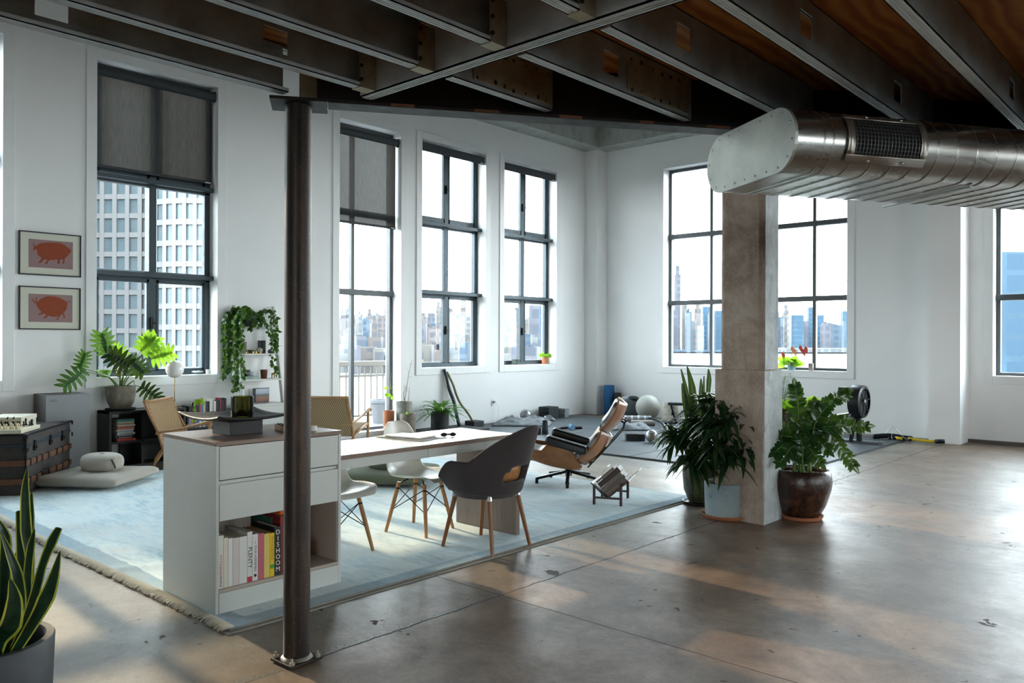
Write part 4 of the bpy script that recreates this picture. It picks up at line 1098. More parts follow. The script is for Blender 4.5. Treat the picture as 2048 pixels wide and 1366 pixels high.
# ================================================================ lounge chair and ottoman
M['leather'] = plain('black_leather', '#141516', 0.34, 0.0, 0.1, 12, 0.12, 90)
M['rosewood'] = wood('warm_rosewood_ply', '#a8703f', '#7c4b26', 4.0, (1.5, 9, 1.5), 0.35, coat=0.1)
M['base_metal'] = plain('black_cast_base', '#17191b', 0.35, 0.6)
lc = thing('lounge_chair', 'black leather and plywood lounge chair reclined on a swivel base beside the desk', 'chair', (-5.03, 6.40, 0.0165), R(214))
def plyshell(p0, p1, half, wrap, bulge=0.0, taper=1.0, n=17, m=11, corner=0.16):
    """curved plywood panel from profile point p0 to p1 (x forward, z up), edges wrapping forward"""
    a, b2 = Vector((p0[0],0,p0[1])), Vector((p1[0],0,p1[1])); d = (b2-a).normalized(); nrm = Vector((d.z,0,-d.x))
    if nrm.x < 0: nrm = -nrm
    def fn(u, v):
        s = 2*u-1; vv = 2*v-1
        c_ = (1-abs(vv)**4*corner)
        w = half*(taper+(1-taper)*(1-v))*c_
        p = a+(b2-a)*v + nrm*(wrap*abs(s)**1.7) - nrm*bulge*(1-vv*vv)
        return (p.x, s*w, p.z)
    return fn
def cushion(fn, n, m, thick, nrm):
    q = MB(); nr = Vector(nrm).normalized()
    def top(u, v):
        p = Vector(fn(0.03+.94*u, 0.03+.94*v)); e = (1-abs(2*u-1)**6)*(1-abs(2*v-1)**6)
        return tuple(p+nr*(0.012+thick*e**0.5))
    def botm(u, v): return tuple(Vector(fn(0.03+.94*u, 0.03+.94*v))+nr*0.010)
    q.grid(top, n, m); q.grid(botm, n, m); return q
hb = plyshell((-0.40,0.515), (-0.585,0.80), 0.33, 0.10, 0.03); q = MB(); q.grid(hb, 19, 13); q.build('headrest_shell', M['rosewood'], lc, True, solid=0.012)
cushion(hb, 25, 17, 0.075, (0.84,0,0.54)).build('headrest_cushion', M['leather'], lc, True)
bb = plyshell((-0.175,0.185), (-0.435,0.475), 0.37, 0.135, 0.035); q = MB(); q.grid(bb, 19, 13); q.build('back_shell', M['rosewood'], lc, True, solid=0.012)
cushion(bb, 25, 17, 0.085, (0.74,0,0.66)).build('back_cushion', M['leather'], lc, True)
def seatshell(u, v):
    s = 2*u-1
    x = 0.40-0.54*v; zc = 0.255-0.115*v+0.03*(2*v-1)**2
    edge = [(0.0,0.085),(0.26,0.11),(0.42,0.20),(0.60,0.215),(0.80,0.20),(1.0,0.05)]
    for k in range(len(edge)-1):
        if edge[k][0] <= v <= edge[k+1][0]:
            f = (v-edge[k][0])/(edge[k+1][0]-edge[k][0]); f = f*f*(3-2*f); e = edge[k][1]+(edge[k+1][1]-edge[k][1])*f; break
    return (x, math.copysign(0.34*min(1, abs(s)*1.28)**0.9, s) + 0.02*s, zc + e*max(0, (abs(s)-0.62)/0.38)**1.0 + 0.02*abs(s)**3)
q = MB(); q.grid(seatshell, 31, 25); q.build('seat_shell', M['rosewood'], lc, True, solid=0.012)
q = MB()
q.grid(lambda u, v: (0.43-0.56*v, (2*u-1)*0.275, 0.27-0.10*v+0.115*((1-abs(2*u-1)**6)*(1-abs(2*v-1)**6))**0.5+0.012*math.sin(6*PI*v)*(1-abs(2*u-1)**2)), 25, 25)
q.grid(lambda u, v: (0.43-0.56*v, (2*u-1)*0.275, 0.268-0.10*v), 5, 5); q.build('seat_cushion', M['leather'], lc, True)
for sy in (-1, 1):
    q = MB(); q.M = Matrix.Translation((0.0, sy*0.335, 0.43)) @ Matrix.Rotation(R(-15), 4, 'Y')
    q.box(-0.215, 0.205, -0.07, 0.07, -0.05, 0.035); q.build('armrest', M['leather'], lc, bevel=0.03, seg=5)
for sy in (-0.12, 0.12):
    q = MB(); P = [(-0.20,sy,0.175),(-0.345,sy,0.33),(-0.475,sy,0.475),(-0.545,sy,0.56),(-0.575,sy,0.66)]
    for a, b2 in zip(P, P[1:]): q.bar(a, b2, 0.035, 0.014)
    for (a, b2) in (((-0.24,sy,0.215),(-0.215,sy,0.235)), ((-0.30,sy,0.28),(-0.275,sy,0.30)), ((-0.38,sy,0.365),(-0.355,sy,0.385)), ((-0.565,sy,0.62),(-0.53,sy,0.645))): q.bar(a, b2, 0.03, 0.025)
    q.build('spine_bar', M['base_metal'], lc, bevel=0.003)
def starbase(t, n, r, zh, off=0.3):
    q = MB(); q.lathe([(0.035,zh-0.03),(0.035,zh+0.05),(0.055,zh+0.055),(0.055,zh+0.075)], 20, cap1=True); hub = q.build('swivel_hub', M['base_metal'], t, True, auto=40)
    for k in range(n):
        a = off+2*PI*k/n; q = MB(); c_, s_ = math.cos(a), math.sin(a)
        q.bar((0.02*c_,0.02*s_,zh+0.012), (r*c_,r*s_,0.048), 0.042, 0.026)
        lg = q.build('base_leg', M['base_metal'], t, bevel=0.008, seg=3)
        q = MB(); q.cyl((r*c_*0.96, r*s_*0.96), 0.016, 0.0, 0.04, 14); q.build('glide', M['base_metal'], lg)
starbase(lc, 5, 0.345, 0.10, R(20))
ot = thing('ottoman', 'black leather ottoman on a star base, mostly hidden behind the grey armchair', 'ottoman', (-5.72, 6.05, 0.0165), R(207))
of = lambda u, v: (0.26-0.52*v, (2*u-1)*0.30, 0.245+0.05*abs(2*u-1)**2)
q = MB(); q.grid(of, 17, 9); q.build('ply_shell', M['rosewood'], ot, True, solid=0.012)
cushion(of, 21, 21, 0.10, (0,0,1)).build('cushion', M['leather'], ot, True)
starbase(ot, 4, 0.27, 0.09, R(0))

# ================================================================ book cradle
rk = thing('book_cradle', 'small dark wood V-shaped book cradle on the rug near the lounge chair', 'book rack', (-4.155, 5.905, 0.0165), math.atan2(0.109, 0.236))
M['dark_wood'] = wood('dark_mahogany', '#3d2019', '#27130e', 5.0, (9,9,1), 0.4)
hx, hy = 0.118, 0.185
for sx in (-1, 1):
    for sy in (-1, 1):
        q = MB(); q.box(sx*hx-0.011, sx*hx+0.011, sy*hy-0.011, sy*hy+0.011, 0, 0.172 if sx < 0 else 0.195); q.build('leg', M['dark_wood'], rk, bevel=0.002)
for sy in (-1, 1):
    q = MB(); q.bar((-hx, sy*hy, 0.062), (hx, sy*hy, 0.062), 0.016, 0.016); q.build('rail', M['dark_wood'], rk)
vb = Vector((0.0, 0, 0.058)); va = Vector((-0.145, 0, 0.19)); vc = Vector((0.185, 0, 0.222))
for e in (va, vc):
    q = MB(); d = (e-vb); nrm = Vector((-d.z,0,d.x)).normalized()*0.006; L_ = []
    for yy in (-hy-0.012, hy+0.012):
        for p_ in (vb-nrm, vb+nrm, e+nrm, e-nrm): L_.append((p_.x, yy, p_.z))
    q.add(L_, [(0,1,2,3),(7,6,5,4),(0,4,5,1),(1,5,6,2),(2,6,7,3),(3,7,4,0)]); q.build('trough_board', M['dark_wood'], rk)
# books resting in the V: their spines stack along the left board, standing up along the right one
ub = (vc-vb).normalized(); ul = Vector((-ub.z,0,ub.x)).normalized()
RB = [(0.036,0.225,'#6a5b50','thick taupe volume against the right board of the book cradle'),(0.024,0.235,'#5b5148','grey-brown volume second from the right board in the book cradle'),(0.034,0.225,'#6b5e52','taupe volume in the middle of the book cradle'),(0.05,0.235,'#33241b','thick dark brown volume in the book cradle'),(0.022,0.205,'#6d5a4c','thin taupe volume leaning on the dark brown one in the book cradle')]
off = 0.008
rkm = Matrix.Translation(rk.location) @ Matrix.Rotation(rk.rotation_euler.z, 4, 'Z')
for (w, l, c, lab) in RB:
    t = thing('cradled_book', lab, 'book', rk.location, rk.rotation_euler.z, 'books in the cradle')
    A = vb+ub*0.012+ul*off
    def bx(a0, a1, l0, l1, y0, y1):
        vs = []
        for yy in (y0, y1):
            for (aa, ll) in ((a0,l0),(a1,l0),(a1,l1),(a0,l1)):
                p_ = A+ub*aa+ul*ll; vs.append((p_.x, yy, p_.z))
        return vs, [(0,1,2,3),(7,6,5,4),(0,4,5,1),(1,5,6,2),(2,6,7,3),(3,7,4,0)]
    q = MB(); q.add(*bx(0,l,0,0.003,-0.17,-0.0)); q.add(*bx(0,l,w-0.004,w-0.001,-0.17,0.0)); q.add(*bx(0,l,0,w-0.001,-0.174,-0.168)); q.build('cover', cover(c), t)
    q = MB(); q.add(*bx(0.004,l-0.003,0.003,w-0.004,-0.168,-0.006)); q.build('page_block', plain('white_pages', '#d8d8d4', 0.8), t)
    off += w+0.001
q = MB(); A = vb+va*0
p0 = va+Vector((0.012,0,0.012))
q.M = Matrix.Rotation(R(0), 4, 'Z')
e1 = (va-vb).normalized()
for dd in (0,):
    P = [va*0.98+ul*0.0+Vector((0.016,0,0.016)), va*0.98+Vector((0.10,0,0.115))]
    nn = Vector((-0.7,0,0.7))*0.004
    vs = []
    for yy in (0.03, 0.17):
        for p_ in (P[0]-nn, P[0]+nn, P[1]+nn, P[1]-nn): vs.append((p_.x, yy, p_.z))
    q.add(vs, [(0,1,2,3),(7,6,5,4),(0,4,5,1),(1,5,6,2),(2,6,7,3),(3,7,4,0)])
o = q.build('white_magazine', plain('white_cover', '#e4e2de', 0.5)); o.location = rk.location; o.rotation_euler = rk.rotation_euler; tag(o, 'white magazine leaning on the left board of the book cradle', 'magazine')
P = [vc+ub*-0.03+ul*0.004, vc+ub*0.09+ul*0.004]; q = MB(); vs = []
for yy in (0.0, 0.17):
    for p_ in (P[0], P[0]+ul*0.006, P[1]+ul*0.006, P[1]): vs.append((p_.x, yy, p_.z))
q.add(vs, [(0,1,2,3),(7,6,5,4),(0,4,5,1),(1,5,6,2),(2,6,7,3),(3,7,4,0)])
o = q.build('white_booklet', plain('white_cover_b', '#dedcd6', 0.5)); o.location = rk.location; o.rotation_euler = rk.rotation_euler; tag(o, 'white booklet sticking up past the right board of the book cradle', 'booklet')

# ================================================================ floor cushions
M['linen'] = fabric('natural_linen', '#b3aca0', 800, 0.95, 0.06, 0.3)
M['olive_cloth'] = fabric('olive_cotton', '#717560', 800, 0.95, 0.06, 0.3)
def flat_cushion(name, label, w, d, h, mat, loc, rz, col='floor cushion'):
    q = MB()
    def sup(s): return math.copysign(abs(s)**0.35, s)
    def fn(u, v):
        th = 2*PI*u; ph = PI*(v-.5)*0.998
        cx_, sx_ = math.cos(th), math.sin(th); k = max(abs(cx_), abs(sx_))
        e = math.cos(ph)**0.42
        x = w/2*cx_/k*e; y = d/2*sx_/k*e
        z = h/2+h/2*math.copysign(abs(math.sin(ph))**0.8, math.sin(ph))
        n = mnoise.noise(Vector((x*5, y*5, z*9+loc[0])))*0.012
        if z < h*0.15: n = 0
        return (x+n, y+n, max(0.0, z+n*0.6*(1 if z > h*.4 else 0)))
    q.grid(fn, 72, 24, True); o = q.build(name, mat, smooth=True); o.location = loc; o.rotation_euler = (0,0,rz); return tag(o, label, col)
def zafu(label, r, h, mat, loc, rz=0, sq=1.0):
    t = thing('meditation_cushion', label, 'cushion', loc, rz)
    q = MB()
    q.grid(lambda u, v: (lambda e, zz: (r*e*math.cos(2*PI*u)*(1+0.012*math.sin(26*PI*u)*abs(math.sin(PI*(v-.5)*2))), r*sq*e*math.sin(2*PI*u), zz))(math.cos(PI*(v-.5)*.998)**0.38, h/2+h/2*math.copysign(abs(math.sin(PI*(v-.5)))**0.85, v-.5)), 64, 22, True)
    q.build('pad', mat, t, True)
    q = MB(); q.tube([(r*0.97, 0.02, h*0.25), (r*1.03, 0, h*0.5), (r*0.97, -0.02, h*0.78)], 0.006, 6); q.build('carry_strap', plain('dark_strap', '#3a372f', 0.9), t, True)
    return t
# ================================================================ floor cushions
flat_cushion('floor_cushion', 'square natural linen floor cushion lying flat in front of the old trunk', 0.84, 0.80, 0.13, M['linen'], (-8.42, 3.13, 0.022), R(37))
zafu('crescent natural linen meditation cushion sitting on the pale floor cushion', 0.235, 0.17, M['linen'], (-8.40, 3.17, 0.14), R(5), 0.8)
flat_cushion('floor_cushion', 'square olive green floor cushion on the rug behind the white shell chairs', 0.86, 0.84, 0.14, M['olive_cloth'], (-6.42, 5.22, 0.022), R(36))
zafu('round olive green meditation cushion on the olive floor cushion', 0.24, 0.2, M['olive_cloth'], (-6.42, 5.20, 0.152), R(10))

# ================================================================ old trunk and what stands on it
M['trunk'] = plain('worn_trunk_canvas', '#3f3a38', 0.75, 0.0, 0.25, 9, 0.2, 60)
M['trunk_wood'] = wood('worn_trunk_slat', '#7b5136', '#5b3a25', 5.0, (1.2,8,8), 0.55)
M['trunk_metal'] = plain('blackened_tin', '#232426', 0.45, 0.6, 0.3)
M['trunk_band'] = plain('blue_grey_tin_band', '#333d45', 0.5, 0.4, 0.2)
TL, TD, THt = 1.28, 0.56, 0.562
TA = (-8.235, 2.44)
tk = thing('steamer_trunk', 'old dark steamer trunk with wooden slats and metal corners, at the left edge', 'trunk', (TA[0], TA[1], 0.0165), math.atan2(0.581, -0.814))
# local: x along the front (towards the wall), y = -depth side ... the end faces +y
q = MB(); q.box(0.006, TL-.006, 0.006, TD-.006, 0, THt*0.80); q.build('body', M['trunk'], tk, bevel=0.006)
q = MB(); q.box(0.004, TL-.004, 0.004, TD-.004, THt*0.805, THt); q.build('lid', M['trunk'], tk, bevel=0.02, seg=3)
q = MB(); q.box(-0.002, TL+.002, -0.002, TD+.002, THt*0.775, THt*0.835); q.build('metal_band', M['trunk_band'], tk, bevel=0.003)
for z in (0.52, 0.22):
    q = MB(); q.box(-0.012, TL+.012, -0.012, 0.0, THt*z-.028, THt*z+.028); q.box(-0.012, 0.0, 0.0, TD+.012, THt*z-.028, THt*z+.028); q.box(TL, TL+.012, 0, TD+.012, THt*z-.028, THt*z+.028)
    q.build('slat', M['trunk_wood'], tk, bevel=0.004)
    for fx in (0.07, 0.19, 0.30, 0.44, 0.62, 0.76, 0.92):
        q = MB(); q.box(TL*fx-.018, TL*fx+.018, -0.016, -0.002, THt*z-.034, THt*z+.034); q.build('slat_clamp', M['trunk_metal'], tk, bevel=0.003)
for (x, y) in ((0,0),(TL,0),(0,TD),(TL,TD)):
    for zz in (0.0, THt*0.70, THt*0.92): MB().box(x-.022, x+.022, y-.022, y+.022, zz, zz+0.045).build('corner_guard', M['trunk_metal'], tk, bevel=0.006)
q = MB(); 
for (x, y) in ((0,0),(TL,0),(0,TD)): q.box(x-.012, x+.012, y-.012, y+.012, 0, THt)
q.box(-.012, TL+.012, -.012, .012, THt-.02, THt+.004); q.box(-.012, .012, 0, TD, THt-.02, THt+.004); q.build('edge_binding', M['trunk_metal'], tk, bevel=0.004)
for fx in (0.17, 0.50, 0.78):
    q = MB(); q.box(TL*fx-.022, TL*fx+.022, -0.014, 0.0, THt*0.68, THt*0.86); q.ball((TL*fx, -.016, THt*0.74), 0.014, 10, 8); q.build('latch', M['trunk_metal'], tk, bevel=0.004)
ta_ = tk.rotation_euler.z
def on_trunk(x, y): a, b2 = rot2(x, y, ta_); return (TA[0]+a, TA[1]+b2)
ZT = 0.0165+THt+0.0045
M['cream_box'] = plain('cream_lacquer', '#d8d2bb', 0.4, var=0.03)
bx_ = at_z(63, 848, ZT)
q = MB(); q.box(-0.20, 0.20, -0.14, 0.14, 0, 0.105); q2 = q
bo = thing('cream_box', 'large cream box standing behind the chess board on the trunk', 'box', (*on_trunk(0.60, 0.33), ZT), ta_)
MB().box(-0.20, 0.20, -0.15, 0.15, 0, 0.09).build('tray', M['cream_box'], bo, bevel=0.003)
MB().box(-0.205, 0.205, -0.155, 0.155, 0.075, 0.115).build('lid', plain('cream_box_lid', '#dcd7c4', 0.4), bo, bevel=0.003)
cb = thing('chess_board', 'cream folding chess board on the old trunk', 'board game', (*on_trunk(0.22, 0.27), ZT), ta_)
def chess_mat():
    t = NT('chess_squares'); c_ = t.node('TexChecker'); c_.inputs['Scale'].default_value = 8/0.42; c_.inputs['Color1'].default_value = (*hexc('#d6cda8'),1); c_.inputs['Color2'].default_value = (*hexc('#6d5236'),1)
    t.link(t.coord(), c_.inputs['Vector']); t.set(color=c_.outputs['Color'], rough=0.35); return t.m
MB().box(-0.24, 0.24, -0.24, 0.24, 0, 0.036).build('case', M['cream_box'], cb, bevel=0.003)
MB().box(-0.21, 0.21, -0.21, 0.21, 0.036, 0.037).build('playing_surface', chess_mat(), cb)
PRO = {'pawn': [(0.0135,0),(0.0135,0.006),(0.008,0.012),(0.0055,0.028),(0.008,0.031),(0.0085,0.038),(0.006,0.044),(0.0004,0.046)],
       'rook': [(0.016,0),(0.016,0.008),(0.010,0.014),(0.009,0.040),(0.0125,0.044),(0.0125,0.054),(0.009,0.054),(0.0004,0.050)],
       'bishop': [(0.016,0),(0.016,0.008),(0.009,0.015),(0.007,0.042),(0.010,0.046),(0.0095,0.058),(0.004,0.067),(0.0004,0.071)],
       'queen': [(0.018,0),(0.018,0.009),(0.010,0.017),(0.008,0.056),(0.012,0.062),(0.0135,0.076),(0.008,0.079),(0.0004,0.085)]}
ivory = plain('ivory_piece', '#d6c9a6', 0.35); ebony = plain('ebony_piece', '#131315', 0.3)
back = ['rook','bishop','pawn','queen','queen','bishop','pawn','rook']
PN = {'rook': 'rook', 'bishop': 'bishop', 'queen': 'queen', 'pawn': 'knight stand'}
for colr, mt, sgn in (('black', ebony, 1), ('ivory', ivory, -1)):
    pr_ = {}
    for row in (0, 1):
        for k in range(8):
            kind = 'pawn' if row else back[k]
            xx, yy = sgn*(0.21-0.026-row*0.0525), (k-3.5)*0.0525
            wx, wy = on_trunk(0.22+xx, 0.27+yy)
            if kind not in pr_:
                q = MB(); q.lathe(PRO[kind], 16); o = q.build('chess_piece', mt, smooth=True, auto=60); pr_[kind] = o
            else:
                o = pr_[kind].copy(); COL.objects.link(o)
            o.location = (wx, wy, ZT+0.0372)
            lab = '%s turned %s on the chess board on the trunk' % (colr, 'chess pawn in the front row' if row else {'rook':'castle at a corner','bishop':'bishop in the back row','queen':'crowned tall piece in the back row','pawn':'short piece in the back row'}[kind])
            tag(o, lab, 'chess piece', '%s chess pieces, %s' % (colr, 'front row' if row else 'back row ' + kind))

# ================================================================ grey loudspeaker box
M['spk_grey'] = plain('silver_grey_cloth', '#8e9193', 0.75, var=0.03); M['spk_side'] = plain('warm_dark_grey_side', '#565250', 0.6, var=0.04)
sp_ = thing('floor_speaker', 'tall grey box speaker against the wall between the trunk and the bookshelf', 'speaker', (-9.44, 3.15, 0.0))
MB().box(-0.2, 0.17, -0.22, 0.22, 0, 0.86).build('cabinet', M['spk_side'], sp_, bevel=0.004)
MB().box(0.172, 0.186, -0.218, 0.218, 0.004, 0.856).build('front_panel', M['spk_grey'], sp_, bevel=0.003)
q = MB(); q.box(0.1865, 0.187, -0.185, -0.13, 0.805, 0.809); q.box(0.1865, 0.187, -0.185, -0.105, 0.79, 0.794); q.build('nameplate', plain('dark_print', '#3c3d3f', 0.6), sp_)
q = MB(); q.tube(smoothpath([(-9.4,3.38,0.28),(-9.45,3.46,0.12),(-9.5,3.58,0.03),(-9.52,3.72,0.008),(-9.6,3.9,0.008)]), 0.004, 6); tag(q.build('power_cord', M['black_metal'], smooth=True), 'thin black cord running from the grey speaker behind the bookshelf', 'cord')

# ================================================================ black bookshelves
M['black_wood'] = plain('black_stained_wood', '#0f1315', 0.5, var=0.15, scale=14)
s1 = thing('low_bookshelf', 'low black bookshelf under the big split-leaf plant', 'bookshelf', (-9.31, 3.585, 0.0))
SH, SD, SW = 0.64, 0.33, 0.88
for y_ in (0, SW-.03): MB().box(-SD, 0, y_, y_+.03, 0, SH).build('side_panel', M['black_wood'], s1, bevel=0.002)
MB().box(-SD, 0.004, 0, SW, SH-.03, SH).build('top_board', M['black_wood'], s1, bevel=0.002)
MB().box(-SD, -0.005, 0.36, 0.385, 0.03, SH-.03).build('divider', M['black_wood'], s1)
for z in (0.0, 0.275): MB().box(-SD+.01, -0.005, 0.03, SW-.03, z, z+0.025).build('shelf_board', M['black_wood'], s1)
MB().box(-SD+.01, -SD+.03, 0.24, SW-.03, 0.025, SH-.03).build('back_panel', M['black_wood'], s1)
stack = [('#c8401f','orange-red book at the bottom of the stack in the low black bookshelf',0.026,0.2),('#1a1c20','black book second from the bottom of the shelf stack',0.02,0.185),('#22283a','navy book with white letters low in the shelf stack',0.022,0.2),('#c9cdcc','white book above the navy one in the shelf stack',0.022,0.195),('#aebdc4','pale blue book in the lower half of the shelf stack',0.02,0.18),('#c8c9c2','off-white book in the middle of the shelf stack',0.016,0.2),('#c2816f','salmon pink book in the middle of the shelf stack',0.024,0.19),('#b5574f','brick red thin book above the salmon one',0.012,0.175),('#d2cfc4','cream thin book above the brick red one',0.014,0.195),('#b3987a','tan book in the upper half of the shelf stack',0.022,0.19),('#cfcdc2','white thin book under the teal one',0.012,0.185),('#3f8c7c','teal green book near the top of the shelf stack',0.026,0.19),('#2d2522','dark brown book lying topmost on the shelf stack',0.012,0.16)]
z = 0.3005; rnd = random.Random(8)
for c, lab, hgt, w in stack:
    t = thing('stacked_book', lab, 'book', (-9.335-rnd.uniform(0,.02), 3.585+0.195+rnd.uniform(-.008,.008), z), R(rnd.uniform(-5,5)), 'books stacked in the low black bookshelf')
    q = MB(); q.box(-0.16,0,-w/2,w/2,0,0.0018); q.box(-0.16,0,-w/2,w/2,hgt-.0018,hgt); q.box(-0.003,0.0006,-w/2,w/2,0,hgt); q.build('cover', cover(c), t)
    MB().box(-0.157,-0.003,-w/2+.003,w/2-.003,0.0018,hgt-.0018).build('page_block', M['pages'], t)
    if c in ('#22283a','#1a1c20','#c9cdcc'):
        q = MB(); x = -w*0.35
        while x < w*0.35:
            l = rnd.uniform(.008,.02); q.box(0.0007,0.0011,x,x+l,hgt*.35,hgt*.65); x += l+.006
        q.build('spine_print', WHT if c != '#c9cdcc' else INK, t)
    z += hgt+0.0004
s2 = thing('paperback_shelf', 'low black shelf full of paperbacks behind the woven chair, left of the ladder shelf', 'bookshelf', (-9.31, 4.50, 0.0))
for z in (0.0, 0.37, 0.55): MB().box(-0.33, 0, 0, 0.68, z, z+0.016).build('shelf_board', M['black_wood'], s2)
q = MB(); q.box(-0.33, 0, -.02, 0, 0, 0.566); q.build('side_panel', M['black_wood'], s2); q = MB(); q.box(-0.33, 0, 0.68, 0.70, 0, 0.566); q.build('side_panel', M['black_wood'], s2)
MB().box(-0.33, -0.31, 0, 0.68, 0, 0.55).build('back_panel', M['black_wood'], s2)
q = MB(); q.box(-0.2, 0.0, 0, 0.13, 0, 0.085); o = q.build('black_box', M['black_wood'], bevel=0.003); o.location = (-9.32, 4.505, 0.5665); tag(o, 'small black box at the left end of the paperback shelf top', 'box')
PB = ['#b23a4d','#4a8fa8','#b5b39a','#2a3142','#23283a','#d4d1c8','#c9c7c0','#d8d5cc','#2d2f3a','#1d2330','#7d1f28','#18191c','#5a2a2c','#2b2b30']
PBN = ['crimson','sky blue','khaki','slate','navy','cream','pale grey','white','charcoal','midnight blue','dark red','black','maroon','graphite']
y = 4.645; rnd = random.Random(21)
for c, nm in zip(PB, PBN):
    w = rnd.uniform(.018,.034); h = rnd.uniform(.125,.165)
    book('paperback', w-.001, h, 0.11, c, '%s paperback standing on top of the low black paperback shelf' % nm, 'paperbacks on top of the low black shelf', (-9.33-rnd.uniform(0,.012), y, 0.5665)); y += w
y = 4.51
for c, nm in zip(['#8d8fb0','#c77a6a','#3a4a5e','#9db5c9','#6e7f9c','#d0cfc8','#7d8a86','#b9bcbc','#5d5550','#8a8f8c','#2e3138','#a8a39a','#3e4a46','#77707a','#c4c0b6','#55606a'], ['lilac','coral','steel blue','powder blue','periwinkle','ivory','sage','silver','umber','stone','ink black','sand','dark green','mauve','bone','storm grey']):
    w = rnd.uniform(.02,.034); h = rnd.uniform(.12,.155)
    if y+w > 5.17: break
    book('paperback', w-.001, h, 0.12, c, '%s paperback in the second row of the low black paperback shelf' % nm, 'paperbacks in the second row of the low black shelf', (-9.33-rnd.uniform(0,.015), y, 0.3865)); y += w

# ================================================================ globe lamp
M['brass'] = plain('brushed_brass', '#b08d4f', 0.3, 1.0, 0.05)
gl = thing('globe_lamp', 'white glass globe lamp on a slim brass stem, standing on the low black bookshelf', 'lamp', (-9.47, 4.40, 0.6405))
q = MB(); q.lathe([(0.0005,0),(0.06,0.001),(0.06,0.012),(0.004,0.016)], 28, cap0=False); q.build('base', M['brass'], gl, True, auto=40)
MB().tube([(0,0,0.012),(0,0,0.36)], 0.0045, 10).build('stem', M['brass'], gl, True)
gm = NT('opal_glass'); gm.set(color=(0.86,0.86,0.84), rough=0.12, sss=0.3); MB().ball((0,0.0,0.452), 0.105, 32, 20).build('globe', gm.m, gl, True)
q = MB(); q.bar((-0.02,0.012,0.355),(0.012,0.0,0.40),0.01,0.008); q.build('switch', M['brass'], gl)

# ================================================================ framed pig pictures
M['print_pink'] = plain('dusty_pink_paper', '#937777', 0.8, var=0.05, scale=30)
M['pig'] = plain('burnt_orange_ink', '#8c3d19', 0.75, var=0.08, scale=25)
M['matboard'] = plain('cream_mat_board', '#cfcfc0', 0.85, var=0.01)
PIGS = [dict(body=[(.10,.37),(.13,.28),(.22,.17),(.30,.12),(.50,.075),(.70,.07),(.80,.12),(.88,.2),(.93,.27),(.96,.33),(.92,.42),(.88,.5),(.82,.6),(.76,.64),(.66,.66),(.52,.70),(.42,.70),(.32,.68),(.24,.6),(.19,.52),(.175,.36),(.155,.35),(.12,.41)],
             legs=[[(.30,.64),(.35,.68),(.26,.84),(.21,.83)],[(.42,.69),(.46,.69),(.41,.86),(.36,.86)],[(.65,.65),(.70,.64),(.69,.82),(.64,.82)],[(.77,.62),(.81,.60),(.80,.80),(.76,.82)]],
             lines=[[(.14,.3),(.12,.12)],[(.13,.3),(.10,.18)],[(.93,.3),(.96,.22),(.94,.17)]]),
        dict(body=[(.17,.33),(.25,.2),(.36,.1),(.5,.065),(.65,.09),(.78,.17),(.86,.25),(.88,.34),(.86,.5),(.8,.64),(.72,.74),(.62,.8),(.5,.79),(.40,.74),(.3,.65),(.22,.52),(.18,.42)],
             legs=[[(.29,.64),(.34,.69),(.24,.76),(.21,.74)],[(.40,.74),(.45,.78),(.36,.88),(.33,.86)],[(.68,.77),(.72,.75),(.65,.92),(.62,.91)],[(.77,.69),(.80,.66),(.83,.82),(.80,.85)],[(.17,.34),(.15,.36),(.06,.20),(.09,.19)],[(.18,.33),(.16,.32),(.16,.10),(.19,.16)]],
             lines=[[(.86,.26),(.92,.22),(.95,.25),(.93,.29)]])]
for k, (pa, pb, lab) in enumerate([((38,459),(162,555),'upper framed print of an orange pig on dusty pink, thin black frame'), ((38,570),(161,660),'lower framed print of an orange pig with raised ears and curled tail')]):
    A = at_x(pa[0], pa[1], LW+.02); B = at_x(pb[0], pb[1], LW+.02)
    w = B.y-A.y; zt = A.z-0.005; hgt = w*0.74
    zb_ = B.z if k == 0 else B.z
    hgt = zt-zb_
    t = thing('framed_print', lab, 'picture', (LW, A.y, zb_), group='pig prints')
    fwid = 0.012
    q = MB(); q.box(0.004,0.028,0,w,0,fwid); q.box(0.004,0.028,0,w,hgt-fwid,hgt); q.box(0.004,0.028,0,fwid,fwid,hgt-fwid); q.box(0.004,0.028,w-fwid,w,fwid,hgt-fwid); q.build('frame', M['black_metal'], t, bevel=0.001)
    MB().box(0.004,0.016,fwid,w-fwid,fwid,hgt-fwid).build('mat_board', M['matboard'], t)
    u0, u1, v0, v1 = w*0.15, w*0.865, hgt*0.175, hgt*0.825
    pr = MB().box(0.0162,0.0168,u0,u1,v0,v1).build('print', M['print_pink'], t)
    P2 = lambda u, v: (0.0172, u0+(u1-u0)*u, v1-(v1-v0)*v)
    q = MB(); bd = [P2(*p) for p in PIGS[k]['body']]; bd = smoothpath(bd+[bd[0]], 4)[:-1]
    q.add(bd, [tuple(range(len(bd)))])
    for lg in PIGS[k]['legs']: q.add([P2(*p) for p in lg], [(0,1,2,3)])
    for ln in PIGS[k]['lines']: q.tube([P2(*p) for p in ln], 0.0022, 4)
    q.tube([P2(.93,.90),P2(.93,.995)], 0.0012, 4)
    q.build('pig_drawing', M['pig'], pr)

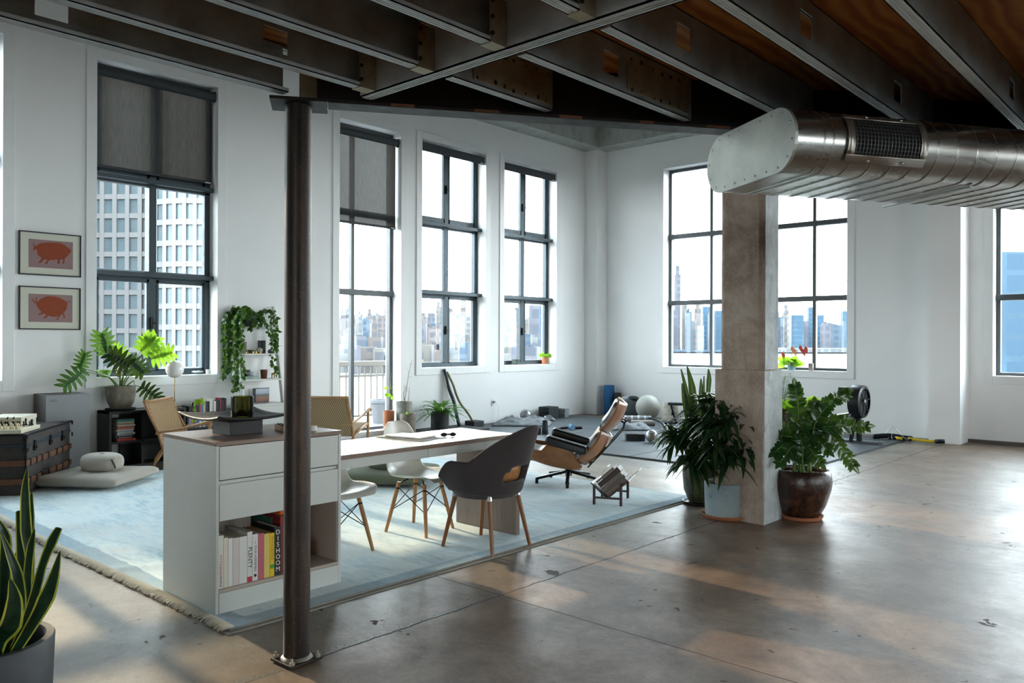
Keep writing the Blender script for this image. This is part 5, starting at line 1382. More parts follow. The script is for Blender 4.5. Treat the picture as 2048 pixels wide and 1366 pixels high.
# ================================================================ woven lounge chairs
def cord_mat():
    t = NT('woven_paper_cord'); src = t.coord()
    s = t.sep(src)
    a = t.math('SINE', t.math('MULTIPLY', s['Y'], 250)); b2 = t.math('SINE', t.math('MULTIPLY', t.math('ADD', s['Z'], t.math('MULTIPLY', s['X'], 0.8)), 250))
    h = t.math('MULTIPLY', a, b2)
    c = t.ramp(t.math('ADD', t.math('MULTIPLY', h, 0.5), 0.5), [(0.30, hexc('#3d2c1c')), (0.46, hexc('#a98c6a')), (0.75, hexc('#c9ad88'))])
    c = t.mix(t.math('MULTIPLY', t.noise(src, 12, 3), 0.3), c, hexc('#9b7d58'))
    t.set(color=c, rough=0.8, spec=0.2); t.bump(h, 0.5, 0.004); return t.m
M['cord'] = cord_mat()
M['oak_chair'] = wood('warm_oiled_oak', '#b58a5f', '#94693f', 5.0, (4,4,1.5), 0.42)
def woven_chair(label):
    t = thing('woven_chair', label, 'chair', (0,0,0)); Wd = 0.66
    q = MB()
    P = lambda v: (0.125-0.205*v, 0.235+0.50*v)
    q.grid(lambda u, v: (P(v)[0]-0.022*math.sin(PI*u), 0.03+(Wd-.06)*u, P(v)[1]), 15, 9); q.build('woven_back', M['cord'], t, True, solid=0.016)
    q = MB(); q.grid(lambda u, v: (0.14+0.50*v, 0.03+(Wd-.06)*u, 0.265+0.085*v-0.02*math.sin(PI*u)*math.sin(PI*v)), 11, 9); q.build('woven_seat', M['cord'], t, True, solid=0.02)
    for y in (0.012, Wd-0.012):
        q = MB(); q.tube(smoothpath([(0.13,y,0.20),(0.07,y,0.40),(-0.03,y,0.60),(-0.085,y,0.745)], 5), 0.017, 10); q.build('back_post', M['oak_chair'], t, True)
        q = MB(); q.tube(smoothpath([(0.20,y,0.255),(0.12,y,0.20),(0.05,y,0.10),(0.0,y,0.0)], 5), [0.024]*6+[0.026]*5+[0.018]*5, 10); q.build('rear_leg', M['oak_chair'], t, True)
        q = MB(); q.tube(smoothpath([(0.05,y,0.40),(0.30,y,0.44),(0.55,y,0.50),(0.68,y,0.535),(0.72,y,0.525)], 4), [0.014]*8+[0.02]*6+[0.026]*3, 10, flat=1.1); q.build('arm', M['oak_chair'], t, True)
        q = MB(); q.tube([(0.645,y,0.52),(0.64,y,0.30),(0.625,y,0.0)], [0.017,0.019,0.014], 10); q.build('front_leg', M['oak_chair'], t, True)
        q = MB(); q.tube([(0.15,y,0.255),(0.64,y,0.345)], 0.017, 10); q.build('side_rail', M['oak_chair'], t, True)
    q = MB(); q.tube([(-0.085,0,0.74),(-0.105,Wd/2,0.735),(-0.085,Wd,0.74)], 0.016, 10); q.tube([(0.64,0.0,0.345),(0.64,Wd,0.345)], 0.016, 10); q.build('cross_rail', M['oak_chair'], t, True)
    q = MB(); q.tube([(0.055,0.0,0.39),(0.055,Wd,0.39)], 0.014, 10); q.build('back_cross_rail', M['oak_chair'], t, True)
    return t
wc = woven_chair('woven cord easy chair with an oak frame, behind the left end of the sideboard')
wc.location = (-8.86, 3.86, 0.022); wc.rotation_euler = (0,0,R(40))
pp = at_d(702, 681, 10.0)
dup(wc, (pp.x-0.0, pp.y, 0.0), R(122), 'woven cord armchair seen from behind in front of the balcony door', None)

# ================================================================ ladder shelf with its things
M['white_lacquer'] = plain('white_lacquer', '#cfd1cd', 0.4, var=0.02)
ld = thing('ladder_shelf', 'white leaning ladder shelf crowded with plants and keepsakes beside the pipe column', 'shelf', (LW+0.02, 5.23, 0.0))
LWd = 0.60
fx = lambda z: 0.44-0.205*z        # front edge of the uprights
for y in (0.0, LWd-0.028):
    q = MB(); vs = []
    for yy in (y, y+0.028):
        for (x, z) in ((0.44,0.0),(0.36,0.0),(0.005,1.90),(0.05,1.90)): vs.append((x, yy, z))
    q.add(vs, [(0,1,2,3),(7,6,5,4),(0,4,5,1),(1,5,6,2),(2,6,7,3),(3,7,4,0)]); q.build('upright', M['white_lacquer'], ld, bevel=0.003)
SHZ = [1.62, 1.27, 0.94]
for z in SHZ: MB().box(0.012, fx(z)+.005, 0.028, LWd-0.028, z-.022, z).build('shelf_board', M['white_lacquer'], ld, bevel=0.002)
q = MB(); q.box(0.012, fx(.5)+.01, 0.028, LWd-.028, 0.60, 0.622); q.build('shelf_board', M['white_lacquer'], ld)
q = MB(); q.box(0.012, fx(.5)+.0, 0.03, LWd-.03, 0.30, 0.60); q.build('drawer_case', M['white_lacquer'], ld)
MB().box(fx(.5)+.001, fx(.5)+.016, 0.034, LWd-.034, 0.305, 0.595).build('drawer', M['white_lacquer'], ld, bevel=0.002)
def on_shelf(k, f, x): return (LW+0.02+x, 5.23+f*LWd, ([1.6205,1.2705,0.9405,0.6225][k]))
def small(name, prof, mat, label, cat, loc, n=20, rz=0, group=None):
    q = MB(); q.lathe(prof, n, cap1=True); o = q.build(name, mat, smooth=True, auto=45); o.location = loc; o.rotation_euler = (0,0,rz); return tag(o, label, cat, group)
small('silver_candlestick', [(0.018,0),(0.018,0.004),(0.006,0.01),(0.008,0.03),(0.005,0.05),(0.009,0.065),(0.006,0.08),(0.011,0.1),(0.011,0.115),(0.003,0.115)], M['chrome'], 'short silver candlestick right of the trailing plant on the ladder shelf top', 'candlestick', on_shelf(0, 0.74, 0.07))
# second shelf
pf = thing('framed_photo', 'small dark photo frame with a red edge, left on the second ladder shelf', 'photo frame', on_shelf(1, 0.17, 0.10), R(6))
MB().box(-0.012, 0.0, -0.06, 0.06, 0, 0.15).build('frame', plain('dark_red_frame', '#5a231d', 0.5), pf, bevel=0.002)
MB().box(0.0002, 0.001, -0.05, 0.05, 0.012, 0.138).build('photo', plain('dim_photo', '#3d4148', 0.4, var=0.6, scale=30), pf)
for i, (f, lab) in enumerate([(0.20,'rosy brass tealight in front of the photo frame'),(0.36,'leftmost taller brass tealight in the middle of the second ladder shelf'),(0.44,'brass tealight just left of the pale jar'),(0.54,'copper tealight in front of the pale jar')]):
    small('tealight', [(0.012,0),(0.012,0.028 if i in (1,2) else 0.02),(0.002,0.021)], M['brass'], lab, 'tealight', on_shelf(1, f, 0.15), group='brass tealights')
small('green_bowl', [(0.02,0),(0.035,0.02),(0.042,0.045),(0.038,0.045),(0.03,0.02),(0.002,0.006)], plain('moss_glaze', '#5c6238', 0.4), 'moss green bowl behind the tealights on the second ladder shelf', 'bowl', on_shelf(1, 0.40, 0.07))
small('round_jar', [(0.022,0),(0.036,0.012),(0.042,0.035),(0.038,0.062),(0.024,0.074),(0.002,0.076)], plain('pearl_glaze', '#b9b5a6', 0.25), 'pearly round jar on the second ladder shelf', 'jar', on_shelf(1, 0.58, 0.09))
for f, c, lab in ((0.64,'#20262c','taller dark book upright at the back of the second ladder shelf'),(0.72,'#2b302c','greenish dark book upright beside the taller dark one')):
    q = MB(); q.box(-0.02,0.0,-0.028,0.028,0,0.17); o = q.build('dark_book', cover(c)); o.location = on_shelf(1, f, 0.055); tag(o, lab, 'book')
small('crystal_lump', [(0.02,0),(0.035,0.02),(0.022,0.045),(0.004,0.06)], plain('smoky_crystal', '#6c6d70', 0.2), 'smoky grey crystal at the right end of the second ladder shelf', 'ornament', on_shelf(1, 0.83, 0.1), 7)
# third shelf
tb_ = thing('pale_green_book', 'thick pale green book lying under the teapot on the third ladder shelf', 'book', on_shelf(2, 0.30, 0.15), 0)
MB().box(-0.13,0.0,-0.145,0.145,0,0.032).build('cover', plain('pale_mint_cover', '#a9c2b4', 0.5), tb_, bevel=0.002)
spine_text(tb_, 'THE PEARL', 0.022, 0.0, 0.016, INK, True).rotation_euler = (R(90), 0, R(90)); tb_.children[-1].location = (0.0012, -0.0, 0.026)
zz3 = 0.9405+0.0325
small('white_pot', [(0.02,0),(0.034,0.006),(0.038,0.03),(0.034,0.05),(0.03,0.05),(0.026,0.01)], plain('grey_green_pot', '#8d9a8c', 0.5), 'small grey-green pot on the left of the pale green book', 'pot', (*on_shelf(2, 0.14, 0.09)[:2], zz3))
tp = thing('teapot', 'small blue-white round teapot standing on the pale green book', 'teapot', (*on_shelf(2, 0.36, 0.09)[:2], zz3))
MB().lathe([(0.02,0),(0.042,0.012),(0.048,0.032),(0.04,0.052),(0.016,0.06),(0.002,0.062)], 24).build('body', plain('blue_white_glaze', '#a8b2ba', 0.25), tp, True)
q = MB(); q.ball((0,0,0.066), 0.008, 10, 8); q.build('lid_knob', plain('blue_white_glaze2', '#a8b2ba', 0.25), tp, True)
q = MB(); q.tube([(0,-0.045,0.03),(0,-0.062,0.045),(0,-0.068,0.056)], [0.008,0.006,0.005], 8); q.build('spout', tp.children[0].data.materials[0], tp, True)
q = MB(); q.box(-0.02,0.0,-0.04,0.04,0,0.115); o = q.build('dark_tile', plain('carved_dark_tile', '#141517', 0.4)); o.location = (*on_shelf(2, 0.34, 0.035)[:2], 0.9405); tag(o, 'dark upright tile behind the teapot', 'ornament')
small('rust_beaker', [(0.036,0),(0.04,0.01),(0.047,0.115),(0.043,0.115),(0.036,0.012)], plain('rust_glaze', '#5a2a16', 0.35, var=0.3), 'rust-brown beaker on the third ladder shelf', 'cup', on_shelf(2, 0.66, 0.12))
gi = thing('brass_giraffe', 'little brass giraffe figurine at the right of the third ladder shelf', 'figurine', on_shelf(2, 0.86, 0.15), R(90))
q = MB(); q.tube([(-0.02,0,0.055),(0.02,0,0.06)], [0.012,0.014], 8); q.tube([(0.018,0,0.06),(0.024,0,0.10),(0.03,0,0.125)], [0.009,0.006,0.005], 8); q.tube([(0.026,0,0.125),(0.044,0,0.118)], [0.007,0.004], 8)
for (x, y) in ((-0.018,-.007),(-0.018,.007),(0.018,-.007),(0.018,.007)): q.tube([(x,y,0.055),(x,y,0.0)], [0.005,0.0035], 6)
q.build('body', M['brass'], gi, True)
# bottom shelf
lf = thing('landscape_picture', 'small landscape picture in a dark frame on the lowest ladder shelf', 'picture', on_shelf(3, 0.62, 0.10), R(4))
MB().box(-0.015,0.0,-0.12,0.12,0,0.19).build('frame', M['black_wood'], lf)
def land():
    t = NT('painted_landscape'); z_ = t.sep(t.coord())['Z']; n = t.noise(t.mapping(t.coord(), (1,14,40)), 2.0, 4)
    t.set(color=t.ramp(t.math('ADD', t.math('MULTIPLY', z_, 5.2), t.math('MULTIPLY', n, 0.12)), [(0.1, hexc('#7d5650')), (0.40, hexc('#9b6e62')), (0.5, hexc('#6f7a5a')), (0.60, hexc('#6d7480')), (0.68, hexc('#a9b4c4')), (1.0, hexc('#c3cbd8'))]), rough=0.6); return t.m
MB().box(0.0002,0.001,-0.085,0.115,0.008,0.182).build('canvas', land(), lf)
small('glass_carafe', [(0.03,0),(0.034,0.004),(0.034,0.06),(0.012,0.10),(0.006,0.17),(0.008,0.19),(0.006,0.19)], M['clear_glass'], 'slender clear glass carafe at the left of the lowest ladder shelf', 'carafe', on_shelf(3, 0.26, 0.17))
small('wide_glass_jar', [(0.035,0),(0.038,0.004),(0.038,0.09),(0.034,0.092),(0.034,0.006)], M['clear_glass'], 'short clear glass jar at the left end of the lowest ladder shelf', 'jar', on_shelf(3, 0.12, 0.19))

# ================================================================ things on the window sills
SZ = SILL+0.0005
def sill(px, py, x): p_ = at_x(px, py, x); return (x, p_.y, SZ)
small('green_bowl', [(0.03,0),(0.05,0.01),(0.082,0.085),(0.077,0.085),(0.045,0.014),(0.002,0.01)], plain('spring_green_glaze', '#83ad45', 0.3), 'spring green bowl on the window sill behind the split-leaf plant', 'bowl', sill(209, 750, LW-0.07))
small('brass_bottle', [(0.02,0),(0.034,0.01),(0.036,0.05),(0.018,0.075),(0.014,0.1),(0.02,0.108),(0.002,0.11)], plain('aged_brass', '#7b6238', 0.35, 0.8), 'aged brass bottle on the sill beside the green bowl', 'bottle', sill(238, 750, LW-0.07))
small('white_candle', [(0.025,0),(0.026,0.004),(0.028,0.06),(0.024,0.06),(0.002,0.055)], plain('cream_wax', '#d8d4c6', 0.5), 'short cream candle in a glass at the right end of the sill', 'candle', sill(416, 750, LW-0.08))
q = MB(); q.grid(lambda u, v: ((u-.5)*0.07, (v-.5)*0.12, 0.03+0.012*math.sin(9*u+5*v)*math.sin(7*v)), 10, 12); q.grid(lambda u, v: ((u-.5)*0.07, (v-.5)*0.12, 0.0), 4, 4); o = q.build('crumpled_napkin', plain('white_paper_napkin', '#d9dadb', 0.9), smooth=True, solid=0.004); o.location = sill(395, 750, LW-0.07); o.location.z += 0.004; tag(o, 'crumpled white napkin on the sill right of the globe lamp', 'napkin')
EOF_MARK = 0
# ================================================================ plants
def leaf_mat(name, a, b2, rough=0.4, trans=0.25, scale=8):
    t = NT(name); src = t.pos(); n = t.noise(src, scale, 3)
    c = t.ramp(n, [(0.3, hexc(a)), (0.7, hexc(b2))])
    t.set(color=c, rough=rough, spec=0.5)
    if trans:
        tl = t.node('BsdfTranslucent'); t.link(t.mix(0.5, c, (0.35,0.55,0.05)), tl.inputs['Color'])
        mx = t.node('MixShader'); mx.inputs[0].default_value = trans
        t.link(t.b.outputs[0], mx.inputs[1]); t.link(tl.outputs[0], mx.inputs[2]); t.link(mx.outputs[0], t.out.inputs['Surface'])
    return t.m
M['soil'] = plain('dark_soil', '#231a14', 0.95, var=0.4, scale=60, bump=0.6)
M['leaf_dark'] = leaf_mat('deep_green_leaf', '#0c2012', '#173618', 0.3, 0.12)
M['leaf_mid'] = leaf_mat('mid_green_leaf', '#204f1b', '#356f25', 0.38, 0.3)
M['leaf_bright'] = leaf_mat('yellow_green_leaf', '#6aa01f', '#a5c92f', 0.4, 0.45)  # bright yellow-green leaf colour
M['leaf_fern'] = leaf_mat('fern_green', '#245a1d', '#468533', 0.4, 0.35)
M['snake_in'] = leaf_mat('snake_leaf_green', '#0c2416', '#1c3824', 0.3, 0.0, 30)
M['snake_edge'] = leaf_mat('snake_leaf_margin', '#8c9a2f', '#b3b446', 0.35, 0.0, 20)
M['stem'] = plain('green_stem', '#55702f', 0.5)
M['twig'] = plain('pale_bark_twig', '#8d7f6c', 0.8)
M['terracotta'] = plain('terracotta', '#b4714f', 0.8, var=0.1, scale=9, bump=0.1)
def glaze(name, a, b2, c3, rough=0.3, scale=7, bump=0.25):
    t = NT(name); src = t.coord(); n = t.noise(src, scale, 7, 0.68, 0.7); m2 = t.noise(src, scale*4, 4, 0.7)
    c = t.ramp(n, [(0.32, hexc(a)), (0.5, hexc(b2)), (0.68, hexc(c3))])
    t.set(color=t.mix(t.math('MULTIPLY', t.ramp(m2, [(0.5, 0.0), (0.7, 1.0)]), 0.4), c, hexc(a)), rough=rough); t.bump(t.math('ADD', n, t.math('MULTIPLY', m2, 0.5)), bump, 0.01); return t.m
def blade(q, pts, widths, up=None, fold=0.12, cols=4, edge=False, face=None):
    """ribbon leaf along pts with half-widths; face = rough facing direction of the blade"""
    P = [Vector(p) for p in pts]; n = len(P); vs = []
    face = Vector(face) if face is not None else Vector((0,0,1))
    for i, p in enumerate(P):
        d = (P[min(i+1,n-1)]-P[max(i-1,0)]).normalized()
        s = d.cross(face)
        if s.length < 1e-4: s = Vector((1,0,0))
        s.normalize(); nn = s.cross(d).normalized()
        for k in range(cols+1):
            a = 2*k/cols-1; vs.append(p+s*(a*widths[i])+nn*(fold*widths[i]*a*a))
    b = len(q.v)
    for i in range(n-1):
        for k in range(cols):
            q.v_face = None
            if edge: q.cur = 1 if k in (0, cols-1) else 0
            j = i*(cols+1)+k
            q.mi.append(q.cur); q.f.append((b+j, b+j+1, b+j+cols+2, b+j+cols+1))
    for p in vs: q.v.append(tuple(p))
    q.cur = 0
def oval(q, base, d, nrm, L_, W_, droop=0.0, n=6, sharp=1.0):
    base, d, nrm = Vector(base), Vector(d).normalized(), Vector(nrm)
    pts, ws = [], []
    for i in range(n+1):
        t_ = i/n; pts.append(base+d*(L_*t_)-Vector((0,0,1))*(droop*L_*t_*t_)); ws.append(W_*max(0.04, math.sin(PI*min(1, t_**0.8*0.97+0.03)))**sharp)
    blade(q, pts, ws, face=nrm, cols=2, fold=0.18)
def rv(rnd): 
    while True:
        v = Vector((rnd.uniform(-1,1), rnd.uniform(-1,1), rnd.uniform(-1,1)))
        if 0.1 < v.length < 1: return v.normalized()
camdir = lambda p: (Vector((0,0,EYE))-Vector(p)).normalized()

def pot(name, prof, mat, parent, soil_r, soil_z, n=48):
    q = MB(); q.lathe(prof, n); o = q.build(name, mat, parent, True, auto=45)
    q = MB(); q.lathe([(soil_r, soil_z), (soil_r*0.5, soil_z+0.008), (0.001, soil_z+0.01)], 32, cap0=False); q.build('soil', M['soil'], parent, True)
    return o

# ---- foreground snake plant
c0 = at_d(-32, 1285, 2.6)
sp = thing('potted_snake_plant', 'yellow-edged snake plant in a round dark grey pot, cut off at the lower left corner', 'potted plant', (c0.x, c0.y, 0))
pot('pot', [(0.15,0),(0.165,0.006),(0.192,0.2),(0.202,0.465),(0.198,0.471),(0.176,0.471),(0.172,0.463),(0.168,0.36)], plain('dark_grey_fibrestone', '#2f3438', 0.6, var=0.05), sp, 0.169, 0.39)
SL_ = [([(54,936),(50,985),(52,1060),(58,1150),(55,1330)],[1,9,12,9,8],2.62),
       ([(63,985),(60,1030),(58,1090),(55,1200),(52,1330)],[2,9,11,9,7],2.72),
       ([(38,1021),(40,1050),(42,1120),(44,1220),(46,1330)],[7,9,10,9,8],2.66),
       ([(118,1055),(104,1082),(85,1130),(66,1200),(48,1280),(38,1335)],[7,11,9,10,11,8],2.55),
       ([(120,1102),(108,1150),(92,1195),(66,1245),(42,1330)],[1,11,17,13,8],2.50),
       ([(69,1058),(62,1090),(56,1140),(50,1230),(46,1330)],[1,8,9,8,7],2.60),
       ([(20,1158),(28,1200),(20,1250),(12,1300),(4,1350)],[2,15,22,18,10],2.44),
       ([(3,1068),(20,1110),(36,1160),(38,1230),(24,1335)],[2,8,12,11,8],2.58),
       ([(-4,1040),(10,1075),(10,1130),(6,1230),(2,1330)],[3,12,13,11,8],2.63),
       ([(-30,1000),(-24,1080),(-18,1180),(-16,1330)],[1,12,14,9],2.65),
       ([(-60,1060),(-50,1130),(-38,1220),(-30,1330)],[1,12,14,9],2.55),
       ([(35,1100),(28,1140),(22,1200),(22,1330)],[2,9,10,8],2.75)]
for pts, w, dp in SL_:
    P = [at_d(x, y, dp + 0.06*(i/len(pts)-.5)) for i, (x, y) in enumerate(pts)]
    base = Vector((c0.x, c0.y, 0.395)); P[-1] = base + (Vector((P[-1].x, P[-1].y, 0.395))-base)*0.55
    for v in range(len(P)-1):
        r_ = Vector((P[v].x-c0.x, P[v].y-c0.y, 0))
        if P[v].z < 0.5 and r_.length > 0.14:
            r_ = r_.normalized()*0.14; P[v] = Vector((c0.x+r_.x, c0.y+r_.y, P[v].z))
    Ps = smoothpath(P, 5); W_ = []
    for i in range(len(Ps)):
        t_ = i/(len(Ps)-1)*(len(w)-1); k = min(int(t_), len(w)-2); W_.append(px2m(w[k]+(w[k+1]-w[k])*(t_-k), 2.55)*0.92)
    q = MB(); blade(q, Ps, W_, face=camdir(Ps[len(Ps)//2])+Vector((0.25,0.1,0)), cols=8, fold=0.25, edge=True)
    q.v = [(a-c0.x, b2-c0.y, c_) for a, b2, c_ in q.v]
    q.build('leaf', [M['snake_in'], M['snake_edge']], sp, True)

# ---- tall pot with a plain snake plant by the column
c0 = at_z(1405, 1006); CT = c0.copy()
tp_ = thing('tall_planter', 'tall moss-brown ceramic planter with sword-shaped leaves, left of the concrete column', 'potted plant', (c0.x, c0.y, 0))
pot('pot', [(0.11,0.02),(0.125,0.022),(0.165,0.12),(0.178,0.26),(0.168,0.40),(0.152,0.46),(0.158,0.475),(0.148,0.478),(0.14,0.45)], glaze('moss_glaze_pot', '#23211a', '#3d3c2c', '#56583f', 0.35, 6), tp_, 0.143, 0.43)
q = MB(); q.lathe([(0.13,0.0),(0.165,0.004),(0.178,0.024),(0.17,0.024),(0.16,0.012),(0.001,0.012)], 40); q.build('saucer', plain('dark_saucer', '#2d2823', 0.5), tp_, True, auto=45)
for pts, w in [([(1374,732),(1384,775),(1389,830),(1398,920)],[1,7,8,6]),([(1362,738),(1371,775),(1378,820),(1390,920)],[1,4,6,5]),([(1364,766),(1370,800),(1378,840),(1392,920)],[1,6,7,5]),([(1417,738),(1418,760),(1415,800),(1408,920)],[1,5,4,4]),([(1402,757),(1402,780),(1402,830),(1403,920)],[1,4,6,5]),([(1408,752),(1407,790),(1406,850),(1405,920)],[1,3,5,5]),([(1385,790),(1388,830),(1394,870),(1400,920)],[1,6,8,6])]:
    P = [at_d(x, y, 7.15) for x, y in pts]; b0 = Vector((c0.x, c0.y, 0.43)); P[-1] = b0+(Vector((P[-1].x,P[-1].y,0.43))-b0)*0.6
    Ps = smoothpath(P, 5); W_ = [px2m(w[min(int(i/(len(Ps)-1)*(len(w)-1)), len(w)-2)]*(1-(i/(len(Ps)-1)*(len(w)-1))%1)+w[min(int(i/(len(Ps)-1)*(len(w)-1))+1, len(w)-1)]*((i/(len(Ps)-1)*(len(w)-1))%1), 7.1) for i in range(len(Ps))]
    q = MB(); blade(q, Ps, W_, face=camdir(Ps[5]), cols=4, fold=0.3); q.v = [(a-c0.x, b2-c0.y, c_) for a, b2, c_ in q.v]; q.build('leaf', M['leaf_dark'], tp_, True)

# ---- cane plant in the peeling blue pot
c0 = at_z(1453, 1034)
dr = thing('cane_plant', 'bushy dark-leaved cane plant in a peeling pale blue pot on a terracotta saucer', 'potted plant', (c0.x, c0.y, 0))
q = MB(); q.lathe([(0.165,0.0),(0.185,0.004),(0.207,0.036),(0.197,0.036),(0.18,0.014),(0.001,0.014)], 44); q.build('saucer', M['terracotta'], dr, True, auto=45)
def peel():
    t = NT('peeling_blue_paint'); src = t.coord(); n = t.noise(src, 16, 8, 0.8, 0.3); n2 = t.noise(t.mapping(src, (1,1,0.8), loc=(3,1,0)), 9, 8, 0.8, 0.3)
    c = t.ramp(t.noise(src, 3, 4), [(0.3, hexc('#6d7f85')), (0.7, hexc('#93a0a0'))])
    c = t.mix(t.ramp(n2, [(0.60, 0.0), (0.66, 1.0)]), c, hexc('#2d5f78'))
    c = t.mix(t.ramp(n, [(0.60, 0.0), (0.63, 1.0)]), c, hexc('#a39a8d'))
    t.set(color=c, rough=0.75); t.bump(n, 0.3, 0.006); return t.m
pot('pot', [(0.165,0.015),(0.172,0.018),(0.177,0.15),(0.181,0.288),(0.176,0.292),(0.166,0.29),(0.164,0.25)], peel(), dr, 0.166, 0.25)
rnd = random.Random(3)
heads = [((1385,835),6.85),((1425,800),6.7),((1455,830),6.45),((1345,862),6.85),((1490,850),6.5),((1460,905),6.42),((1398,912),6.55),((1432,885),6.4),((1397,842),6.75),((1440,790),6.62),((1465,850),6.55),((1415,885),6.6),((1488,888),6.5),((1368,872),6.75),((1432,845),6.5),((1405,800),6.8),((1470,805),6.6),((1380,910),6.6),((1350,868),6.8)]
fol = MB(); cane = None
LV_ = []
for (hp, dp) in heads:
    h = at_d(hp[0], hp[1], dp)
    b0 = Vector((c0.x+rnd.uniform(-.07,.07), c0.y+rnd.uniform(-.07,.07), 0.25)); 
    mid = (b0*0.55+h*0.45)+Vector((rnd.uniform(-.02,.02), rnd.uniform(-.02,.02), 0.05))
    q = MB(); q.tube([p-Vector((c0.x,c0.y,0)) for p in smoothpath([b0, mid, h], 6)], 0.009, 8); q.build('cane', plain('tan_cane', '#8a6338', 0.6) if cane is None else cane, dr, True) ; cane = cane or dr.children[-1].data.materials[0]
    for k in range(38):
        el = rnd.uniform(-0.25, 1.2); az = rnd.uniform(0, 2*PI); d = Vector((math.cos(az)*math.cos(el), math.sin(az)*math.cos(el), math.sin(el)))
        L_ = rnd.uniform(0.15, 0.27); st_ = h - Vector((0,0,rnd.uniform(0,0.09))); pts, ws = [], []
        for i in range(7):
            t_ = i/6; pts.append(st_+d*(L_*t_)-Vector((0,0,1))*(L_*0.75*t_*t_*(1.0-0.3*math.sin(el)))); ws.append(0.020*math.sin(PI*(0.06+0.92*t_))**0.8)
        blade(fol, pts, ws, face=Vector((0,0,1))+d*0.3, cols=2, fold=0.25)
fol.v = [(a-c0.x, b2-c0.y, z) for a, b2, z in fol.v]
fol.build('foliage', M['leaf_dark'], dr, True)

# ---- ZZ-style plant in the brown glazed pot
c0 = at_z(1602, 1036)
zz = thing('glossy_leaf_plant', 'glossy dark green plant with arching stems in a big round brown glazed pot', 'potted plant', (c0.x, c0.y, 0))
q = MB(); q.lathe([(0.14,0.0),(0.16,0.004),(0.178,0.034),(0.169,0.034),(0.155,0.014),(0.001,0.014)], 44); q.build('saucer', M['terracotta'], zz, True, auto=45)
pot('pot', [(0.13,0.015),(0.138,0.018),(0.195,0.12),(0.235,0.25),(0.243,0.31),(0.232,0.375),(0.217,0.402),(0.205,0.406),(0.198,0.395),(0.205,0.36)], glaze('brown_lava_glaze', '#1b1310', '#3a241a', '#5f3d2a', 0.22, 9, 0.5), zz, 0.205, 0.365)
rnd = random.Random(9); q = MB(); stm = MB()
tips = [((1590,772),6.6,0.5),((1628,806),6.7,0.3),((1655,812),6.5,0.4),((1694,786),6.75,0.55),((1732,852),6.6,0.5),((1706,930),6.45,1.3),((1540,872),6.5,0.4),((1548,905),6.4,0.6),((1572,852),6.75,0.3),((1612,842),6.4,0.2),((1642,855),6.75,0.3),((1668,852),6.5,0.45),((1583,826),6.8,0.35),((1600,872),6.35,0.25),((1655,900),6.4,0.7),((1560,925),6.35,0.6),((1625,880),6.45,0.3),((1690,838),6.8,0.5),((1575,900),6.45,0.4),((1640,925),6.4,0.7),((1605,830),6.75,0.3),((1636,832),6.55,0.3)]
for (tp2, dp, bow) in tips:
    e = at_d(tp2[0], tp2[1], dp); b0 = Vector((c0.x+rnd.uniform(-.09,.09), c0.y+rnd.uniform(-.09,.09), 0.365))
    mid = b0*0.5+e*0.5; hor = Vector((e.x-b0.x, e.y-b0.y, 0)); mid = mid - hor*0.22 + Vector((0,0,0.10*bow*3))
    P = smoothpath([b0, mid, e], 9); stm.tube(P, [0.009*(1-0.7*i/(len(P)-1)) for i in range(len(P))], 6)
    n = len(P); Ltot = sum((P[i+1]-P[i]).length for i in range(n-1)); m_ = max(7, int(Ltot/0.040))
    for k in range(m_):
        t_ = 0.22+0.78*k/(m_-1); i = min(int(t_*(n-1)), n-2); p = P[i]+(P[i+1]-P[i])*(t_*(n-1)-i); d = (P[i+1]-P[i]).normalized()
        side = d.cross(camdir(p)).normalized()
        sz = 0.078*(0.75+0.35*math.sin(PI*t_))
        for s_ in (-1, 1):
            dd = (side*s_*0.85 + d*0.55 + rv(rnd)*0.22).normalized()
            oval(q, p, dd, camdir(p)*0.8+d*0.3+rv(rnd)*0.45, sz, sz*0.27, 0.12, 8, 0.7)
    oval(q, e, d, camdir(e), 0.08, 0.02, 0.1)
for mb in (q, stm): mb.v = [(a-c0.x, b2-c0.y, z) for a, b2, z in mb.v]
q.build('foliage', leaf_mat('glossy_zz_leaf', '#0e2a14', '#1f4c1c', 0.22, 0.12), zz, True); stm.build('stems', M['stem'], zz, True)

